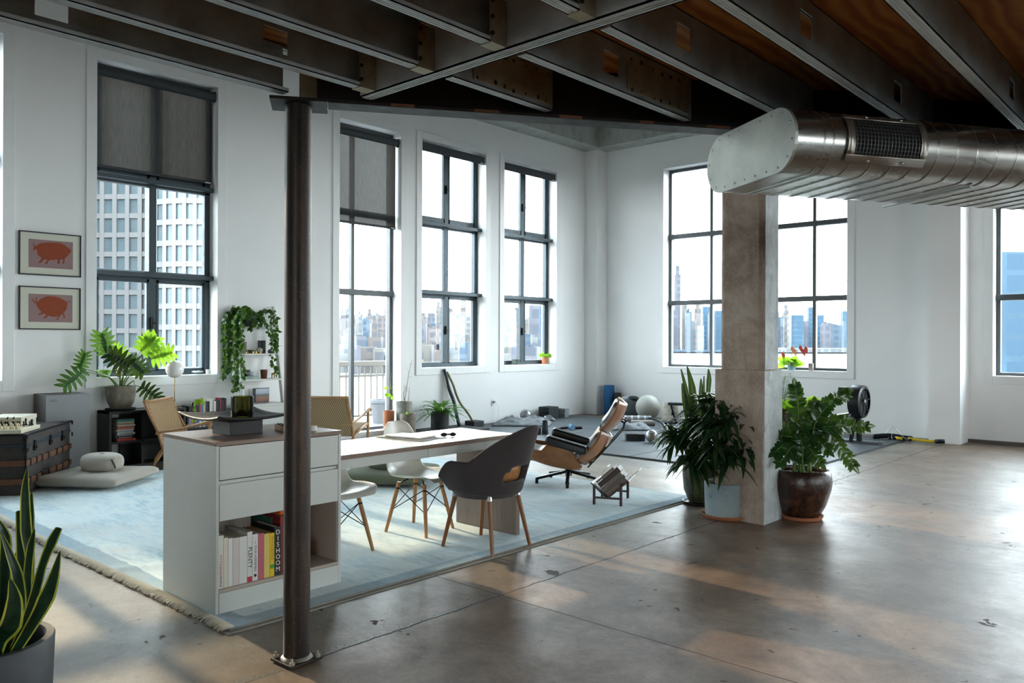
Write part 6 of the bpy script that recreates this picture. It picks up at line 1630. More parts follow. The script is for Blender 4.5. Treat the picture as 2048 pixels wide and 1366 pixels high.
# ---- split-leaf plant on the black bookshelf
c0 = Vector((-9.475, 3.775, 0.6405))
ph = thing('split_leaf_plant', 'split-leaf plant with sprawling stems in a weathered stone-grey pot on the black bookshelf', 'potted plant', c0)
q = MB(); q.lathe([(0.12,0),(0.155,0.004),(0.165,0.022),(0.158,0.022),(0.148,0.01),(0.001,0.01)], 36); q.build('saucer', M['black_mat'], ph, True, auto=45)
pot('pot', [(0.085,0.011),(0.10,0.014),(0.14,0.09),(0.158,0.19),(0.163,0.275),(0.158,0.28),(0.146,0.276),(0.143,0.24)], glaze('weathered_stone_pot', '#5b5548', '#777263', '#959182', 0.8, 5, 0.3), ph, 0.145, 0.245)
rnd = random.Random(17)
def lobed(q, base, d, nrm, L_, W_, lobes=6):
    base, d, nrm = Vector(base), Vector(d).normalized(), Vector(nrm).normalized()
    s = d.cross(nrm).normalized()
    blade(q, [base, base+d*L_*0.5, base+d*L_*0.98-nrm*0.0], [W_*0.10, W_*0.24, 0.004], face=nrm, cols=2, fold=0.1)
    for k in range(lobes):
        t_ = 0.02+0.86*k/(lobes-1); p = base+d*(L_*t_)
        for s_ in (-1, 1):
            ln = W_*(0.62+0.55*math.sin(PI*(0.15+0.75*t_))); ang_ = (-0.35+1.25*t_)
            dd = (s*s_*math.cos(ang_)+d*math.sin(ang_)).normalized()
            pts = [p-dd*0.01, p+dd*ln*0.45-nrm*0.004, p+dd*ln*0.8-nrm*0.012, p+dd*ln-nrm*0.03]
            blade(q, pts, [W_*0.19, W_*0.19, W_*0.12, 0.004], face=nrm, cols=2, fold=0.15)
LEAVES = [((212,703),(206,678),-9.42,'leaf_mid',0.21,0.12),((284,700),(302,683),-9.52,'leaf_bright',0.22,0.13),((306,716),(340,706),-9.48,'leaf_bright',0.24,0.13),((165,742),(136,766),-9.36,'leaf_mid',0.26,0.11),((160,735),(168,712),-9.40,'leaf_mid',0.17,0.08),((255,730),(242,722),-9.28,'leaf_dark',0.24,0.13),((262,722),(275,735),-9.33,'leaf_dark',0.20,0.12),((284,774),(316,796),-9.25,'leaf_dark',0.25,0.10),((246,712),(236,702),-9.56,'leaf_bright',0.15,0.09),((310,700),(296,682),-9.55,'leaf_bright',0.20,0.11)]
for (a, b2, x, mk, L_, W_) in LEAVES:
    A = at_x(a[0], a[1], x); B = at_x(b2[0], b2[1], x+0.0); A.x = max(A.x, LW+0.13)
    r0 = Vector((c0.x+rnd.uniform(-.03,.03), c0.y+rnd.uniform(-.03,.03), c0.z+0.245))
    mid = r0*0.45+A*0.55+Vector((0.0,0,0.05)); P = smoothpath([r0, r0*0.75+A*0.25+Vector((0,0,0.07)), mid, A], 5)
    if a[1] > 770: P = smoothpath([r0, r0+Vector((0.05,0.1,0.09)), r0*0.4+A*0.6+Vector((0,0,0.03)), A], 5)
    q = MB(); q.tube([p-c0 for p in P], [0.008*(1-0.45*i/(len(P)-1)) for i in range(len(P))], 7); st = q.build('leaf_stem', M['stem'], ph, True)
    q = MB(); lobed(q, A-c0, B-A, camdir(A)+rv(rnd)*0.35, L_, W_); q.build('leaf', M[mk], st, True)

# ---- trailing plant on the ladder shelf
c0 = Vector(on_shelf(0, 0.33, 0.10))
pt_ = thing('trailing_plant', 'trailing heart-leaf plant in a dark grey bowl spilling down the ladder shelf', 'potted plant', c0)
pot('pot', [(0.06,0),(0.085,0.006),(0.115,0.07),(0.125,0.135),(0.12,0.138),(0.11,0.13),(0.108,0.10)], plain('charcoal_bowl', '#33383d', 0.55), pt_, 0.11, 0.115)
rnd = random.Random(31); fo = MB(); vn = MB()
def heart(q, p, out, size):
    n_ = (camdir(p)*0.7+rv(rnd)*0.7).normalized(); d = (Vector((0,0,-1))+out*0.6+rv(rnd)*0.5).normalized()
    pts = [p, p+d*size*0.15, p+d*size*0.45, p+d*size*0.75, p+d*size]; blade(q, pts, [size*.12, size*.36, size*.40, size*.22, size*.02], face=n_, cols=2, fold=0.2)
VINES = []
for k in range(16):                       # the thick curtain on the left
    yy = 5.23-0.015+rnd.uniform(-0.13, 0.09); xx = LW+0.05+rnd.uniform(0.0, 0.26); z1 = rnd.choice([0.80, 0.86, 0.95, 1.05, 1.15, 1.35])
    VINES.append([c0+Vector((0,0,0.13)), Vector((xx, (c0.y+yy)/2, c0.z+0.20+rnd.uniform(0,.06))), Vector((xx, yy, c0.z+0.10)), Vector((xx+rnd.uniform(-.02,.03), yy+rnd.uniform(-.03,.03), (c0.z+z1)/2)), Vector((xx+rnd.uniform(-.03,.03), yy+rnd.uniform(-.04,.04), z1))])
for k in range(3):
    yy = 5.23+LWd*0.80+rnd.uniform(0,.05); xx = LW+0.14+rnd.uniform(0,.1)
    VINES.append([c0+Vector((0,0,0.13)), c0+Vector((0.02,0.2,0.22)), Vector((xx, yy, c0.z+0.17)), Vector((xx+.03, yy+.01, c0.z-0.2)), Vector((xx+.06, yy-.02, [1.35,1.12,1.0][k]))])
for k in range(2): VINES.append([c0+Vector((0,0,0.13)), c0+Vector((0.12,0.12,0.1)), c0+Vector((0.17,0.17+.05*k,-0.05)), c0+Vector((0.18,0.22+.06*k,-0.14))])
for k in range(4): VINES.append([c0+Vector((0,0,0.13)), c0+Vector((0.11,rnd.uniform(-.1,.1),0.1)), c0+Vector((0.14,rnd.uniform(-.1,.12),-0.02))])
for V_ in VINES:
    P = smoothpath(V_, 9); vn.tube(P, 0.0028, 5)
    L2 = 0
    for i in range(1, len(P)):
        seg = (P[i]-P[i-1]).length; L2 += seg
        if L2 > 0.024:
            L2 = 0
            for r_ in range(2):
                if rnd.random() < 0.8: heart(fo, P[i]+rv(rnd)*0.012, rv(rnd), rnd.uniform(0.04, 0.07))
for k in range(120):                      # crown over the bowl
    a = rnd.uniform(0, 2*PI); r_ = 0.14*math.sqrt(rnd.random()); p = c0+Vector((r_*math.cos(a), r_*math.sin(a)*1.25, 0.11+rnd.uniform(0, 0.15)*(1-r_/0.2)))
    heart(fo, p, Vector((math.cos(a), math.sin(a), 0)), rnd.uniform(0.05, 0.075))
for mb in (fo, vn): mb.v = [(max(a, LW+0.006)-c0.x, b2-c0.y, z-c0.z) for a, b2, z in mb.v]
fo.build('foliage', leaf_mat('heart_leaf', '#1d4018', '#3c6f26', 0.35, 0.25, 14), pt_, True); vn.build('vines', M['stem'], pt_, True)
# small trailing sprig on the paperback shelf
c1 = Vector((-9.28, 4.56, 0.652))
sg = thing('small_pothos', 'small trailing leafy plant in a clear jar on the black box by the paperbacks', 'potted plant', c1)
q = MB(); q.lathe([(0.028,0),(0.032,0.004),(0.032,0.045),(0.028,0.046),(0.028,0.006)], 20); q.build('jar', M['clear_glass'], sg, True, auto=45)
q = MB(); v_ = MB()
for V_ in ([(0,0,0.03),(0.03,0.03,0.08),(0.05,0.06,0.05)],[(0,0,0.03),(0.05,-0.02,0.06),(0.07,-0.04,-0.04),(0.08,-0.05,-0.16)],[(0,0,0.03),(0.0,0.06,0.09),(0.02,0.1,0.07)]):
    P = smoothpath(V_, 6); v_.tube(P, 0.0025, 5)
    for i in range(2, len(P), 3): heart(q, P[i]+c1, rv(rnd), 0.055)
q.v = [(a-c1.x, b2-c1.y, z-c1.z) if abs(a) > 3 else (a, b2, z) for a, b2, z in q.v]
q.build('foliage', M['leaf_bright'], sg, True); v_.build('vines', M['stem'], sg, True)

# ---- fern in the black pot
c0 = Vector((-9.30, 8.56, 0.0505))
fe = thing('potted_fern', 'arching green fern in a straight black pot on the black platform by the left wall', 'potted plant', c0)
pot('pot', [(0.135,0),(0.142,0.004),(0.142,0.272),(0.138,0.275),(0.13,0.272),(0.128,0.24)], plain('black_pot', '#1a1d20', 0.6), fe, 0.13, 0.24)
rnd = random.Random(12); q = MB()
for k in range(70):
    az = rnd.uniform(0, 2*PI); L_ = rnd.uniform(0.32, 0.60); el = rnd.uniform(0.25, 1.25); dirh = Vector((math.cos(az), math.sin(az), 0))
    pts, ws = [], []
    n = 12
    for i in range(n+1):
        t_ = i/n; pts.append(Vector((0,0,0.245))+dirh*(L_*t_*math.cos(el)*1.1)+Vector((0,0,1))*(L_*(t_*math.sin(el)-0.55*t_*t_)))
        ws.append(0.024*math.sin(PI*min(1,0.1+0.88*t_))**0.7*(1.0 if i % 2 else 0.62))
    if max(p.x+c0.x for p in pts) > 20: continue
    if min(p.x+c0.x for p in pts) < LW+0.03: pts = [Vector((max(p.x, LW+0.03-c0.x), p.y, p.z)) for p in pts]
    blade(q, pts, ws, face=Vector((0,0,1)), cols=2, fold=0.3)
q.build('fronds', M['leaf_fern'], fe, True)
# ---- pots at the balcony door
def twigplant(c, label, prof, mat, sr, sz, stems, leaves, seed):
    t = thing('potted_twig_plant', label, 'potted plant', c); pot('pot', prof, mat, t, sr, sz)
    rnd = random.Random(seed); q = MB(); lf = MB()
    for P0 in stems:
        P = smoothpath(P0, 6); q.tube(P, [0.007*(1-0.6*i/(len(P)-1)) for i in range(len(P))], 6)
        for i in range(6, len(P), 2):
            d = (rv(rnd)+Vector((0,0,0.6))).normalized(); q.tube([P[i], P[i]+d*rnd.uniform(.03,.12)], [0.0022,0.001], 4)
    for (p, s_) in leaves: oval(lf, p, rv(rnd)+Vector((0.3,0,-.3)), camdir(Vector(c)+Vector(p)), s_, s_*0.42, 0.2, 5)
    q.build('twigs', M['twig'], t, True)
    if leaves: lf.build('leaves', M['leaf_bright'], t, True)
    return t
twigplant((-9.60, 7.78, 0.0765), 'tall terracotta pot with a nearly bare leggy stem, in the balcony doorway', [(0.075,0),(0.082,0.004),(0.088,0.28),(0.084,0.30),(0.076,0.298),(0.074,0.26)], M['terracotta'], 0.075, 0.265,
          [[(0,0,0.26),(0.0,0.01,0.45),(0.0,0.03,0.72),(0.0,0.055,0.86)],[(0,0.005,0.5),(0.01,0.03,0.62),(0.02,0.02,0.82)]], [((0.0,-0.03,0.55),0.07),((0.01,-0.05,0.63),0.08),((0.0,0.03,0.50),0.06),((0.01,0.03,0.66),0.05),((0.0,-0.06,0.57),0.07),((0.02,0.06,0.53),0.05)], 5)
twigplant((-9.49, 7.99, 0.0), 'mottled grey cylinder pot standing behind the shorter brown-grey one by the door', [(0.105,0),(0.115,0.004),(0.125,0.5),(0.122,0.51),(0.112,0.508),(0.11,0.46)], glaze('mottled_grey_pot', '#6d6c66', '#8b8a82', '#a3a19a', 0.85, 6, 0.1), 0.112, 0.465,
          [[(0,0,0.46),(0.02,0.03,0.7),(0.03,0.07,0.95),(0.03,0.13,1.12)],[(0,0.02,0.47),(0.0,-0.01,0.62),(0.01,0.03,0.75)]], [], 6)
twigplant((-9.24, 7.86, 0.0), 'brown-grey weathered pot with a pale twig, just right of the terracotta pot', [(0.105,0),(0.112,0.004),(0.118,0.33),(0.116,0.345),(0.107,0.343),(0.105,0.3)], glaze('brown_grey_pot', '#5f574e', '#82796e', '#a09689', 0.85, 6, 0.15), 0.106, 0.30,
          [[(0,0,0.30),(-0.02,0.02,0.5),(-0.03,0.05,0.72)]], [((0.02,-0.03,0.34),0.08),((0.03,-0.05,0.36),0.07)], 7)
# ---- wavy poles leaning by the fern
q = MB(); q.tube(smoothpath([(-9.47,9.15,0.052),(-9.5,9.11,0.25),(-9.55,9.10,0.45),(-9.60,9.04,0.66),(-9.62,9.0,0.85),(-9.63,8.955,0.98)], 6), [0.03]*20+[0.026]*6+[0.024]*5, 12)
tag(q.build('wavy_pole', plain('dark_navy_pole', '#1f2a36', 0.45), smooth=True), 'dark navy wavy wooden pole leaning on the wall behind the fern', 'pole')
q = MB(); q.tube(smoothpath([(-9.46,9.44,0.115),(-9.49,9.36,0.25),(-9.53,9.24,0.40),(-9.58,9.19,0.55),(-9.60,9.13,0.72),(-9.62,9.06,0.86),(-9.63,9.02,0.93)], 6), [0.02]*37, 12)
tag(q.build('wavy_pole', plain('olive_pole', '#7f7f56', 0.5), smooth=True), 'thin olive wavy wooden pole leaning on the wall right of the navy one', 'pole')
# ---- sill plants
def sillpot(c, label, name, prof, mat, sr, sz, fol, n, spread, ls, seed):
    t = thing(name, label, 'potted plant', c); pot('pot', prof, mat, t, sr, sz, 24)
    rnd = random.Random(seed); q = MB()
    for k in range(n):
        a = rnd.uniform(0, 2*PI); d = Vector((math.cos(a)*spread, math.sin(a)*spread, rnd.uniform(.25,1.1))).normalized(); p = Vector((0,0,sz))+d*rnd.uniform(.02,.11)
        oval(q, p, d+rv(rnd)*.6, camdir(Vector(c)+p)+rv(rnd)*.5, ls*rnd.uniform(.7,1.2), ls*0.36, 0.25, 4)
    if n: q.build('foliage', fol, t, True)
    return t
p_ = at_x(1090, 729, LW-.1); sillpot((LW-.1, p_.y, SZ), 'small terracotta pot with a bright green plant on the sill nearest the corner', 'herb_pot', [(0.05,0),(0.055,0.003),(0.065,0.10),(0.07,0.102),(0.07,0.13),(0.062,0.13),(0.06,0.10)], M['terracotta'], 0.06, 0.11, M['leaf_bright'], 60, 0.8, 0.06, 3)
p_ = at_x(1031, 727, LW-.1); small('green_glazed_pot', [(0.05,0.012),(0.055,0.014),(0.075,0.10),(0.07,0.10),(0.05,0.02),(0.002,0.018)], glaze('green_grey_glaze', '#3f4a43', '#5e6b5f', '#8d9783', 0.4), 'empty green-grey glazed pot on the sill left of the herb pot', 'pot', (LW-.1, p_.y, SZ))
BZ = BSILL+0.0005
p_ = at_y(1583, 738, BW+.09); t5 = sillpot((p_.x, BW+.09, BZ), 'broad-leaved green plant with red and orange leaves in a blue pot beside the concrete column', 'sill_plant', [(0.05,0),(0.06,0.004),(0.075,0.13),(0.07,0.13),(0.066,0.1)], plain('pale_blue_pot', '#7d99a8', 0.5), 0.066, 0.1, M['leaf_bright'], 26, 1.6, 0.17, 8)
q = MB(); st2 = MB()
red = plain('red_leaf', '#c0402f', 0.5); org = plain('orange_leaf', '#d9825a', 0.5)
for (x, z, mt) in ((0.02,0.40,org),(0.06,0.36,org),(0.16,0.42,red),(0.21,0.36,red),(0.25,0.40,red),(-0.14,0.30,red)):
    q = MB(); oval(q, (x,-0.04,z), (0.3,0,-0.9), (0,-1,0.2), 0.12, 0.03, 0.1, 6); q.build('coloured_leaf', mt, t5, True)
q = MB(); q.tube(smoothpath([(0,0,0.1),(0.02,-.02,0.3),(0.1,-.03,0.42),(0.24,-.04,0.42)], 5), 0.004, 6); q.tube([(0,0,0.1),(-0.06,-.02,0.28),(-0.13,-.03,0.31)], 0.004, 6); q.build('stems', M['stem'], t5, True)
p_ = at_y(1622, 742, BW+.07); q = MB(); q.box(-0.035,0.035,-0.03,0.03,0,0.12); o = q.build('patterned_tin', plain('taupe_pattern_tin', '#8e837c', 0.5, var=0.4, scale=40), bevel=0.006); o.location = (p_.x, BW+.07, BZ); tag(o, 'little taupe tin standing at the mullion on the sill right of the concrete column', 'tin')
# ================================================================ exercise corner
def rubber():
    t = NT('grey_rubber_mat'); p = t.pos(); n = t.noise(p, 1.4, 5, 0.6); f = t.noise(p, 180, 2); sc = t.noise(t.mapping(p, (1,6,1)), 4, 5, 0.7)
    c = t.ramp(n, [(0.3, hexc('#33383c')), (0.7, hexc('#454b50'))]); c = t.mix(t.math('MULTIPLY', t.ramp(sc, [(0.55,0.0),(0.8,1.0)]), 0.3), c, hexc('#6a7075'))
    t.set(color=c, rough=0.55, spec=0.4); t.bump(f, 0.15, 0.003); return t.m
M['rubber'] = rubber()
ZM = 0.0225
mt_ = [(-9.60,-7.62,8.34,12.15),(-7.60,-5.62,8.34,12.62),(-5.60,-3.62,8.34,12.66)]
for i, (x0, x1, y0, y1) in enumerate(mt_):
    for j in range(2):
        ym = 10.42; a, b2 = (y0, ym) if j == 0 else (ym+0.008, y1)
        q = MB(); q.box(x0, x1, a, b2, 0, 0.022)
        tag(q.build('gym_mat', M['rubber'], bevel=0.003), '%s row rubber gym mat %s' % ('front' if j == 0 else 'back', ['along the left wall', 'in the middle of the exercise corner', 'reaching towards the concrete column'][i]), 'gym mat', None)
q = MB(); q.box(-9.62, -8.9, 8.28, 9.28, 0.0225, 0.05); tag(q.build('black_platform', plain('black_rubber_block', '#24272a', 0.6), bevel=0.004), 'low black platform under the potted fern', 'platform')
q = MB(); q.box(-9.58, -9.36, 9.38, 9.62, ZM, 0.11); tag(q.build('black_crate', plain('black_foam', '#1c1f22', 0.6), bevel=0.008), 'small black block at the foot of the thin olive pole', 'block')
def drape(name, label, cat, loc, rz, w, d, h, mat, seed, thick=0.012):
    q = MB()
    def fn(u, v):
        x, y = (u-.5)*w, (v-.5)*d; e = min(u,1-u,v,1-v)
        z = 0.008 + h*min(1, e*5)*(0.35+0.9*abs(mnoise.noise(Vector((x*4+seed, y*4, seed)))) + 0.25*mnoise.noise(Vector((x*13, y*13+seed, 2))))
        wob = 0.04*mnoise.noise(Vector((u*4+seed, v*4, 7)))
        return (x+wob, y+wob*1.3, max(0.008, z))
    q.grid(fn, 40, 32); o = q.build(name, mat, smooth=True, solid=thick); o.location = loc; o.rotation_euler = (0,0,rz); return tag(o, label, cat)
M['knit'] = fabric('heather_grey_knit', '#83868a', 500, 0.95, 0.25, 0.6)
p = at_z(1030, 836, 0.03); drape('grey_blanket', 'crumpled heather grey blanket on the mat below the window nearest the corner', 'blanket', (-9.05, 10.25, ZM), R(35), 0.95, 0.75, 0.16, M['knit'], 3)
p = at_z(1262, 857, 0.03); drape('grey_blanket', 'crumpled heather grey blanket on the mats behind the lounge chair headrest', 'blanket', (p.x, p.y, ZM), R(40), 0.62, 0.50, 0.14, M['knit'], 9)
p = at_z(1092, 834, 0.03); drape('grey_towel', 'small twisted grey towel in front of the stacked black foam blocks', 'towel', (-9.22, 11.0, ZM), R(40), 0.42, 0.2, 0.09, M['knit'], 5)
M['silver'] = plain('silver_vinyl', '#a3a6aa', 0.3, 0.5, 0.15)
def ball(name, label, px, py_c, dep, rpx, mat, zmin=ZM):
    c = at_d(px, py_c, dep); r = px2m(rpx, dep); q = MB(); q.ball((0,0,0), r, 36, 22); o = q.build(name, mat, smooth=True); o.location = (c.x, c.y, zmin+r); tag(o, label, 'ball'); return o, r
o, r = ball('silver_ball', 'small silver ball beside the grey blanket at the left wall', 1051, 826, 14.3, 11.5, M['silver']); o.location.x = max(o.location.x, LW+r+.02)
o, r = ball('exercise_ball', 'large pale grey exercise ball in the far corner', 1296, 809, 14.6, 24.5, plain('matte_pale_ball', '#a9a89f', 0.5, var=0.05))
tb2, r = ball('taped_ball', 'small silver ball with a tan tape patch on the front mats', 1303, 868, 11.3, 12.5, M['silver'])
q = MB(); q.grid(lambda u, v: (lambda a, e: (r*1.004*math.cos(a)*math.cos(e), r*1.004*math.sin(a)*math.cos(e), r*1.004*math.sin(e)))(R(-72+40*u), R(-60+95*v)), 9, 12); q.build('tape_patch', plain('tan_tape', '#756450', 0.7), tb2, True)
M['foam'] = plain('charcoal_foam', '#24282a', 0.7, 0.0, 0.06)
def block_(name, label, x, y, z, s, rz, mat=None, cat='foam block', group=None):
    q = MB(); q.box(-s[0]/2, s[0]/2, -s[1]/2, s[1]/2, 0, s[2]); o = q.build(name, mat or M['foam'], bevel=0.006); o.location = (x, y, z); o.rotation_euler = (0,0,rz); return tag(o, label, cat, group)
block_('foam_block', 'lower black foam block of the stack against the left wall', -9.45, 11.42, ZM, (0.24,0.30,0.105), R(4))
block_('foam_block', 'upper black foam block of the stack against the left wall', -9.45, 11.42, ZM+.106, (0.24,0.30,0.105), R(2))
mw = plain('grey_marbled_foam', '#7b8082', 0.6, var=0.4, scale=30)
block_('marbled_block', 'lower grey marbled block right of the black foam stack', -9.38, 11.74, ZM, (0.22,0.13,0.08), R(0), mw)
block_('marbled_block', 'upper grey marbled block right of the black foam stack', -9.38, 11.74, ZM+.081, (0.22,0.13,0.08), R(3), mw)
p = at_z(1265, 880, 0.03)
bk = thing('hinged_foam_block', 'charcoal foam block lying on the front mats between the lounge chair and the taped ball', 'foam block', (p.x, p.y+0.06, ZM), R(42))
MB().box(-0.135,0.02,-0.075,0.075,0,0.098).build('block_half', M['foam'], bk, bevel=0.005); MB().box(0.022,0.135,-0.075,0.075,0,0.094).build('block_half', M['foam'], bk, bevel=0.005)
q = MB(); q.tube(smoothpath([(0.136,-0.03,0.05),(0.16,-0.05,0.09),(0.17,0.0,0.07),(0.15,0.03,0.02)], 4), 0.007, 6); q.build('strap_loop', plain('pale_cord', '#8f9598', 0.8), bk, True)
# dumb-bell like canister with handle, black cube
p = at_z(1090, 867, 0.03)
dc = thing('handled_canister', 'dark grey tapered canister with a thin wire handle on the mats behind the armchair', 'canister', (p.x, p.y, ZM))
MB().lathe([(0.048,0),(0.052,0.006),(0.046,0.12),(0.038,0.20),(0.042,0.215),(0.0005,0.217)], 24).build('body', plain('dark_grey_metal', '#3a3e43', 0.35, 0.4), dc, True, auto=40)
q = MB(); q.tube([(0,0,0.215),(0,0,0.28)], 0.006, 8); q.build('handle', M['chrome'], dc, True)
p = at_z(1079, 867, 0.03); block_('black_cube', 'small black cube beside the handled canister', p.x-.03, p.y, ZM, (0.09,0.09,0.10), R(42), M['foam'], 'block')
p = at_z(1135, 858, 0.03)
sb = thing('resistance_strap', 'black strap and pale blue spool on the mat behind the lounge chair', 'exercise strap', (p.x, p.y, ZM), R(42))
q = MB(); q.tube(smoothpath([(-0.22,-0.02,0.012),(-0.1,0.0,0.02),(0.0,0.05,0.025),(0.12,0.06,0.02),(0.24,0.10,0.02)], 5), [0.01]*5+[0.02]*12+[0.022]*4, 8); q.build('strap', M['wire'], sb, True)
q = MB(); q.M = Matrix.Translation((0.06,-0.05,0.045)) @ Matrix.Rotation(R(90),4,'X') @ Matrix.Rotation(R(20),4,'Y'); q.lathe([(0.045,-0.05),(0.045,-0.04),(0.032,-0.035),(0.032,0.035),(0.045,0.04),(0.045,0.05)], 20, cap1=True); q.build('spool', plain('pale_blue_plastic', '#7fb0cf', 0.4), sb, True, auto=40)
# rolls in the corner
def roll(name, label, px, ytop, ybot, rpx, mat, y=None):
    p = at_y(px, ybot, y); d = depth(p.x, p.y); h = px2m(ybot-ytop, d); r = px2m(rpx, d)
    q = MB(); q.lathe([(r*0.97,0),(r,0.004),(r,h-.004),(r*0.97,h)], 32, cap1=True)
    for k in (0.8, 0.55, 0.3): q.lathe([(r*k, h), (r*k, h+.002), (r*k-.008, h+.002), (r*k-.008, h)], 24, cap0=False)
    o = q.build(name, mat, smooth=True, auto=40); o.location = (p.x, p.y, 0.001 if p.y > 12.7 else ZM); tag(o, label, 'rolled mat'); return o
roll('rolled_mat', 'tall blue rolled mat standing in the far corner by the white pilaster', 1218, 765, 824, 10.5, plain('cobalt_foam', '#1d5f94', 0.7), 12.93)
roll('rolled_mat', 'shorter dark brown rolled mat beside the blue one', 1235, 780, 825, 7.0, plain('dark_brown_foam', '#2b2523', 0.7), 12.95)
# backpack-like bag
p = at_y(1260, 826, 12.75)
bg = thing('gym_bag', 'grey and black gym bag slumped between the rolled mats and the exercise ball', 'bag', (p.x, 12.78, ZM), R(5))
q = MB(); q.grid(lambda u, v: (0.19*math.cos(2*PI*u)*(math.cos(PI*(v-.5)*.98)**0.5)*(1-0.15*v), 0.15*math.sin(2*PI*u)*(math.cos(PI*(v-.5)*.98)**0.5), 0.18+0.18*math.copysign(abs(math.sin(PI*(v-.5)*.98))**.8, v-.5)), 32, 18, True); q.build('body', plain('slate_nylon', '#4e555a', 0.7, var=0.15), bg, True)
q = MB(); q.ball((0.06,-0.02,0.34), 0.12, 20, 12, 1.0, 0.8, 0.42); q.build('flap', plain('black_nylon', '#191c1e', 0.6), bg, True)
q = MB(); q.ball((-0.07,-0.03,0.33), 0.12, 20, 12, 0.9, 0.8, 0.5); q.build('side_pocket', plain('light_grey_nylon', '#9a9fa1', 0.7), bg, True)
q = MB(); q.tube(smoothpath([(-0.15,-0.10,0.25),(-0.17,-0.15,0.14),(-0.13,-0.14,0.03)], 5), 0.016, 8); q.build('shoulder_strap', plain('grey_webbing', '#8d9294', 0.8), bg, True)
p = at_y(1338, 834, 12.45)
cv = thing('canvas_tote', 'crumpled off-white canvas tote right of the exercise ball', 'bag', (p.x, 12.5, ZM), R(8))
q = MB(); q.grid(lambda u, v: ((0.17-0.03*v)*math.cos(2*PI*u)*(1+0.10*mnoise.noise(Vector((u*9,v*6,1)))), (0.12-0.03*v)*math.sin(2*PI*u)*(1+0.12*mnoise.noise(Vector((u*8,v*7,5)))), 0.33*v+0.02*mnoise.noise(Vector((u*6,v*5,2)))*v), 48, 20, True)
q.build('body', fabric('off_white_canvas', '#bdb7a8', 700, 0.95, 0.08), cv, True, solid=0.008)
q = MB(); q.tube(smoothpath([(0.09,-0.11,0.28),(0.10,-0.15,0.2),(0.09,-0.14,0.12)], 5), 0.012, 6); q.build('dark_strap', M['wire'], cv, True)
# weights bench behind the plants
p = at_y(1352, 838, 12.2)
wb = thing('weight_bench', 'dark weight bench half hidden behind the leaves, right of the canvas tote', 'exercise bench', (p.x+0.12, 12.1, ZM), R(20))
MB().box(-0.18,0.22,-0.10,0.10,0.33,0.38).build('pad', M['foam'], wb, bevel=0.015)
q = MB(); q.bar((-0.14,0,0.33),(-0.05,0,0.02),0.03,0.03); q.build('post', M['wire'], wb)
q = MB(); q.bar((0.18,0,0.33),(-0.16,0,0.03),0.04,0.03); q.build('brace', plain('grey_tube_steel', '#7d8286', 0.4, 0.6), wb)
q = MB(); q.bar((-0.2,-0.14,0.02),(-0.2,0.14,0.02),0.04,0.03); q.bar((0.18,-0.14,0.02),(0.18,0.14,0.02),0.04,0.03); q.bar((-0.2,0,0.02),(0.18,0,0.02),0.03,0.03); q.build('floor_frame', M['wire'], wb)
q = MB(); q.tube(smoothpath([(-8.05,12.2,ZM+.02),(-7.5,11.8,ZM+.10),(-6.95,11.3,ZM+.09),(-6.5,10.75,ZM+.02),(-6.0,10.6,ZM+.02)], 8), 0.02, 8)
tag(q.build('rubber_hose', M['wire'], smooth=True), 'black rubber tube snaking over the mats towards the cane plant', 'rubber tube')
# towel rolls
def towelroll(label, px, py, L_, r, m, zadd, seed):
    p = at_z(px, py, 0.03); q = MB(); k = 36
    q.grid(lambda u, v: ((v-.5)*L_, r*math.cos(2*PI*u)*(1+.04*mnoise.noise(Vector((u*5,v*6,seed)))), r+r*math.sin(2*PI*u)*(1+.04*mnoise.noise(Vector((u*5,v*6,seed+3))))), 28, 24, True)
    for s_ in (-1, 1): q.add([(s_*L_/2, r*math.cos(2*PI*i/20)*.98, r+r*math.sin(2*PI*i/20)*.98) for i in range(20)], [tuple(range(20))])
    for s_ in (-1,1): q.tube([(s_*(L_/2+.003), 0.75*r*(1-i/26)*math.cos(i*.6), r+0.75*r*(1-i/26)*math.sin(i*.6)) for i in range(24)], 0.004, 4)
    o = q.build('rolled_towel', m, smooth=True, auto=60); o.location = (p.x, p.y, ZM+zadd); o.rotation_euler = (0,0,R(36)); return tag(o, label, 'towel')
def stripes():
    t = NT('grey_white_stripe_towel'); x = t.sep(t.coord())['X']
    f = t.math('LESS_THAN', t.math('FRACT', t.math('MULTIPLY', t.math('ADD', x, 5.0), 9.0)), 0.25)
    t.set(color=t.mix(f, hexc('#8c8f91'), hexc('#d5d6d5')), rough=0.95); t.bump(t.noise(t.coord(), 200, 2), 0.4, 0.003); return t.m
towelroll('grey rolled towel with white stripes lying behind the lounge chair headrest', 1275, 846, 0.46, 0.068, stripes(), 0.0, 1)
towelroll('pale pink-grey rolled towel beside the striped one', 1286, 850, 0.40, 0.045, plain('pinkish_towel', '#a89d99', 0.95, var=0.05), 0.0, 4)
# rowing machine
p = at_z(1703, 888, 0.03)
rw = thing('rowing_machine', 'black rowing machine with a big round flywheel, behind the glossy plant', 'rowing machine', (-3.95, 11.6, ZM), R(-3))
M['row_black'] = plain('black_machine_plastic', '#17191b', 0.35, 0.1); M['row_grey'] = plain('machine_grey', '#7e8488', 0.35, 0.7)
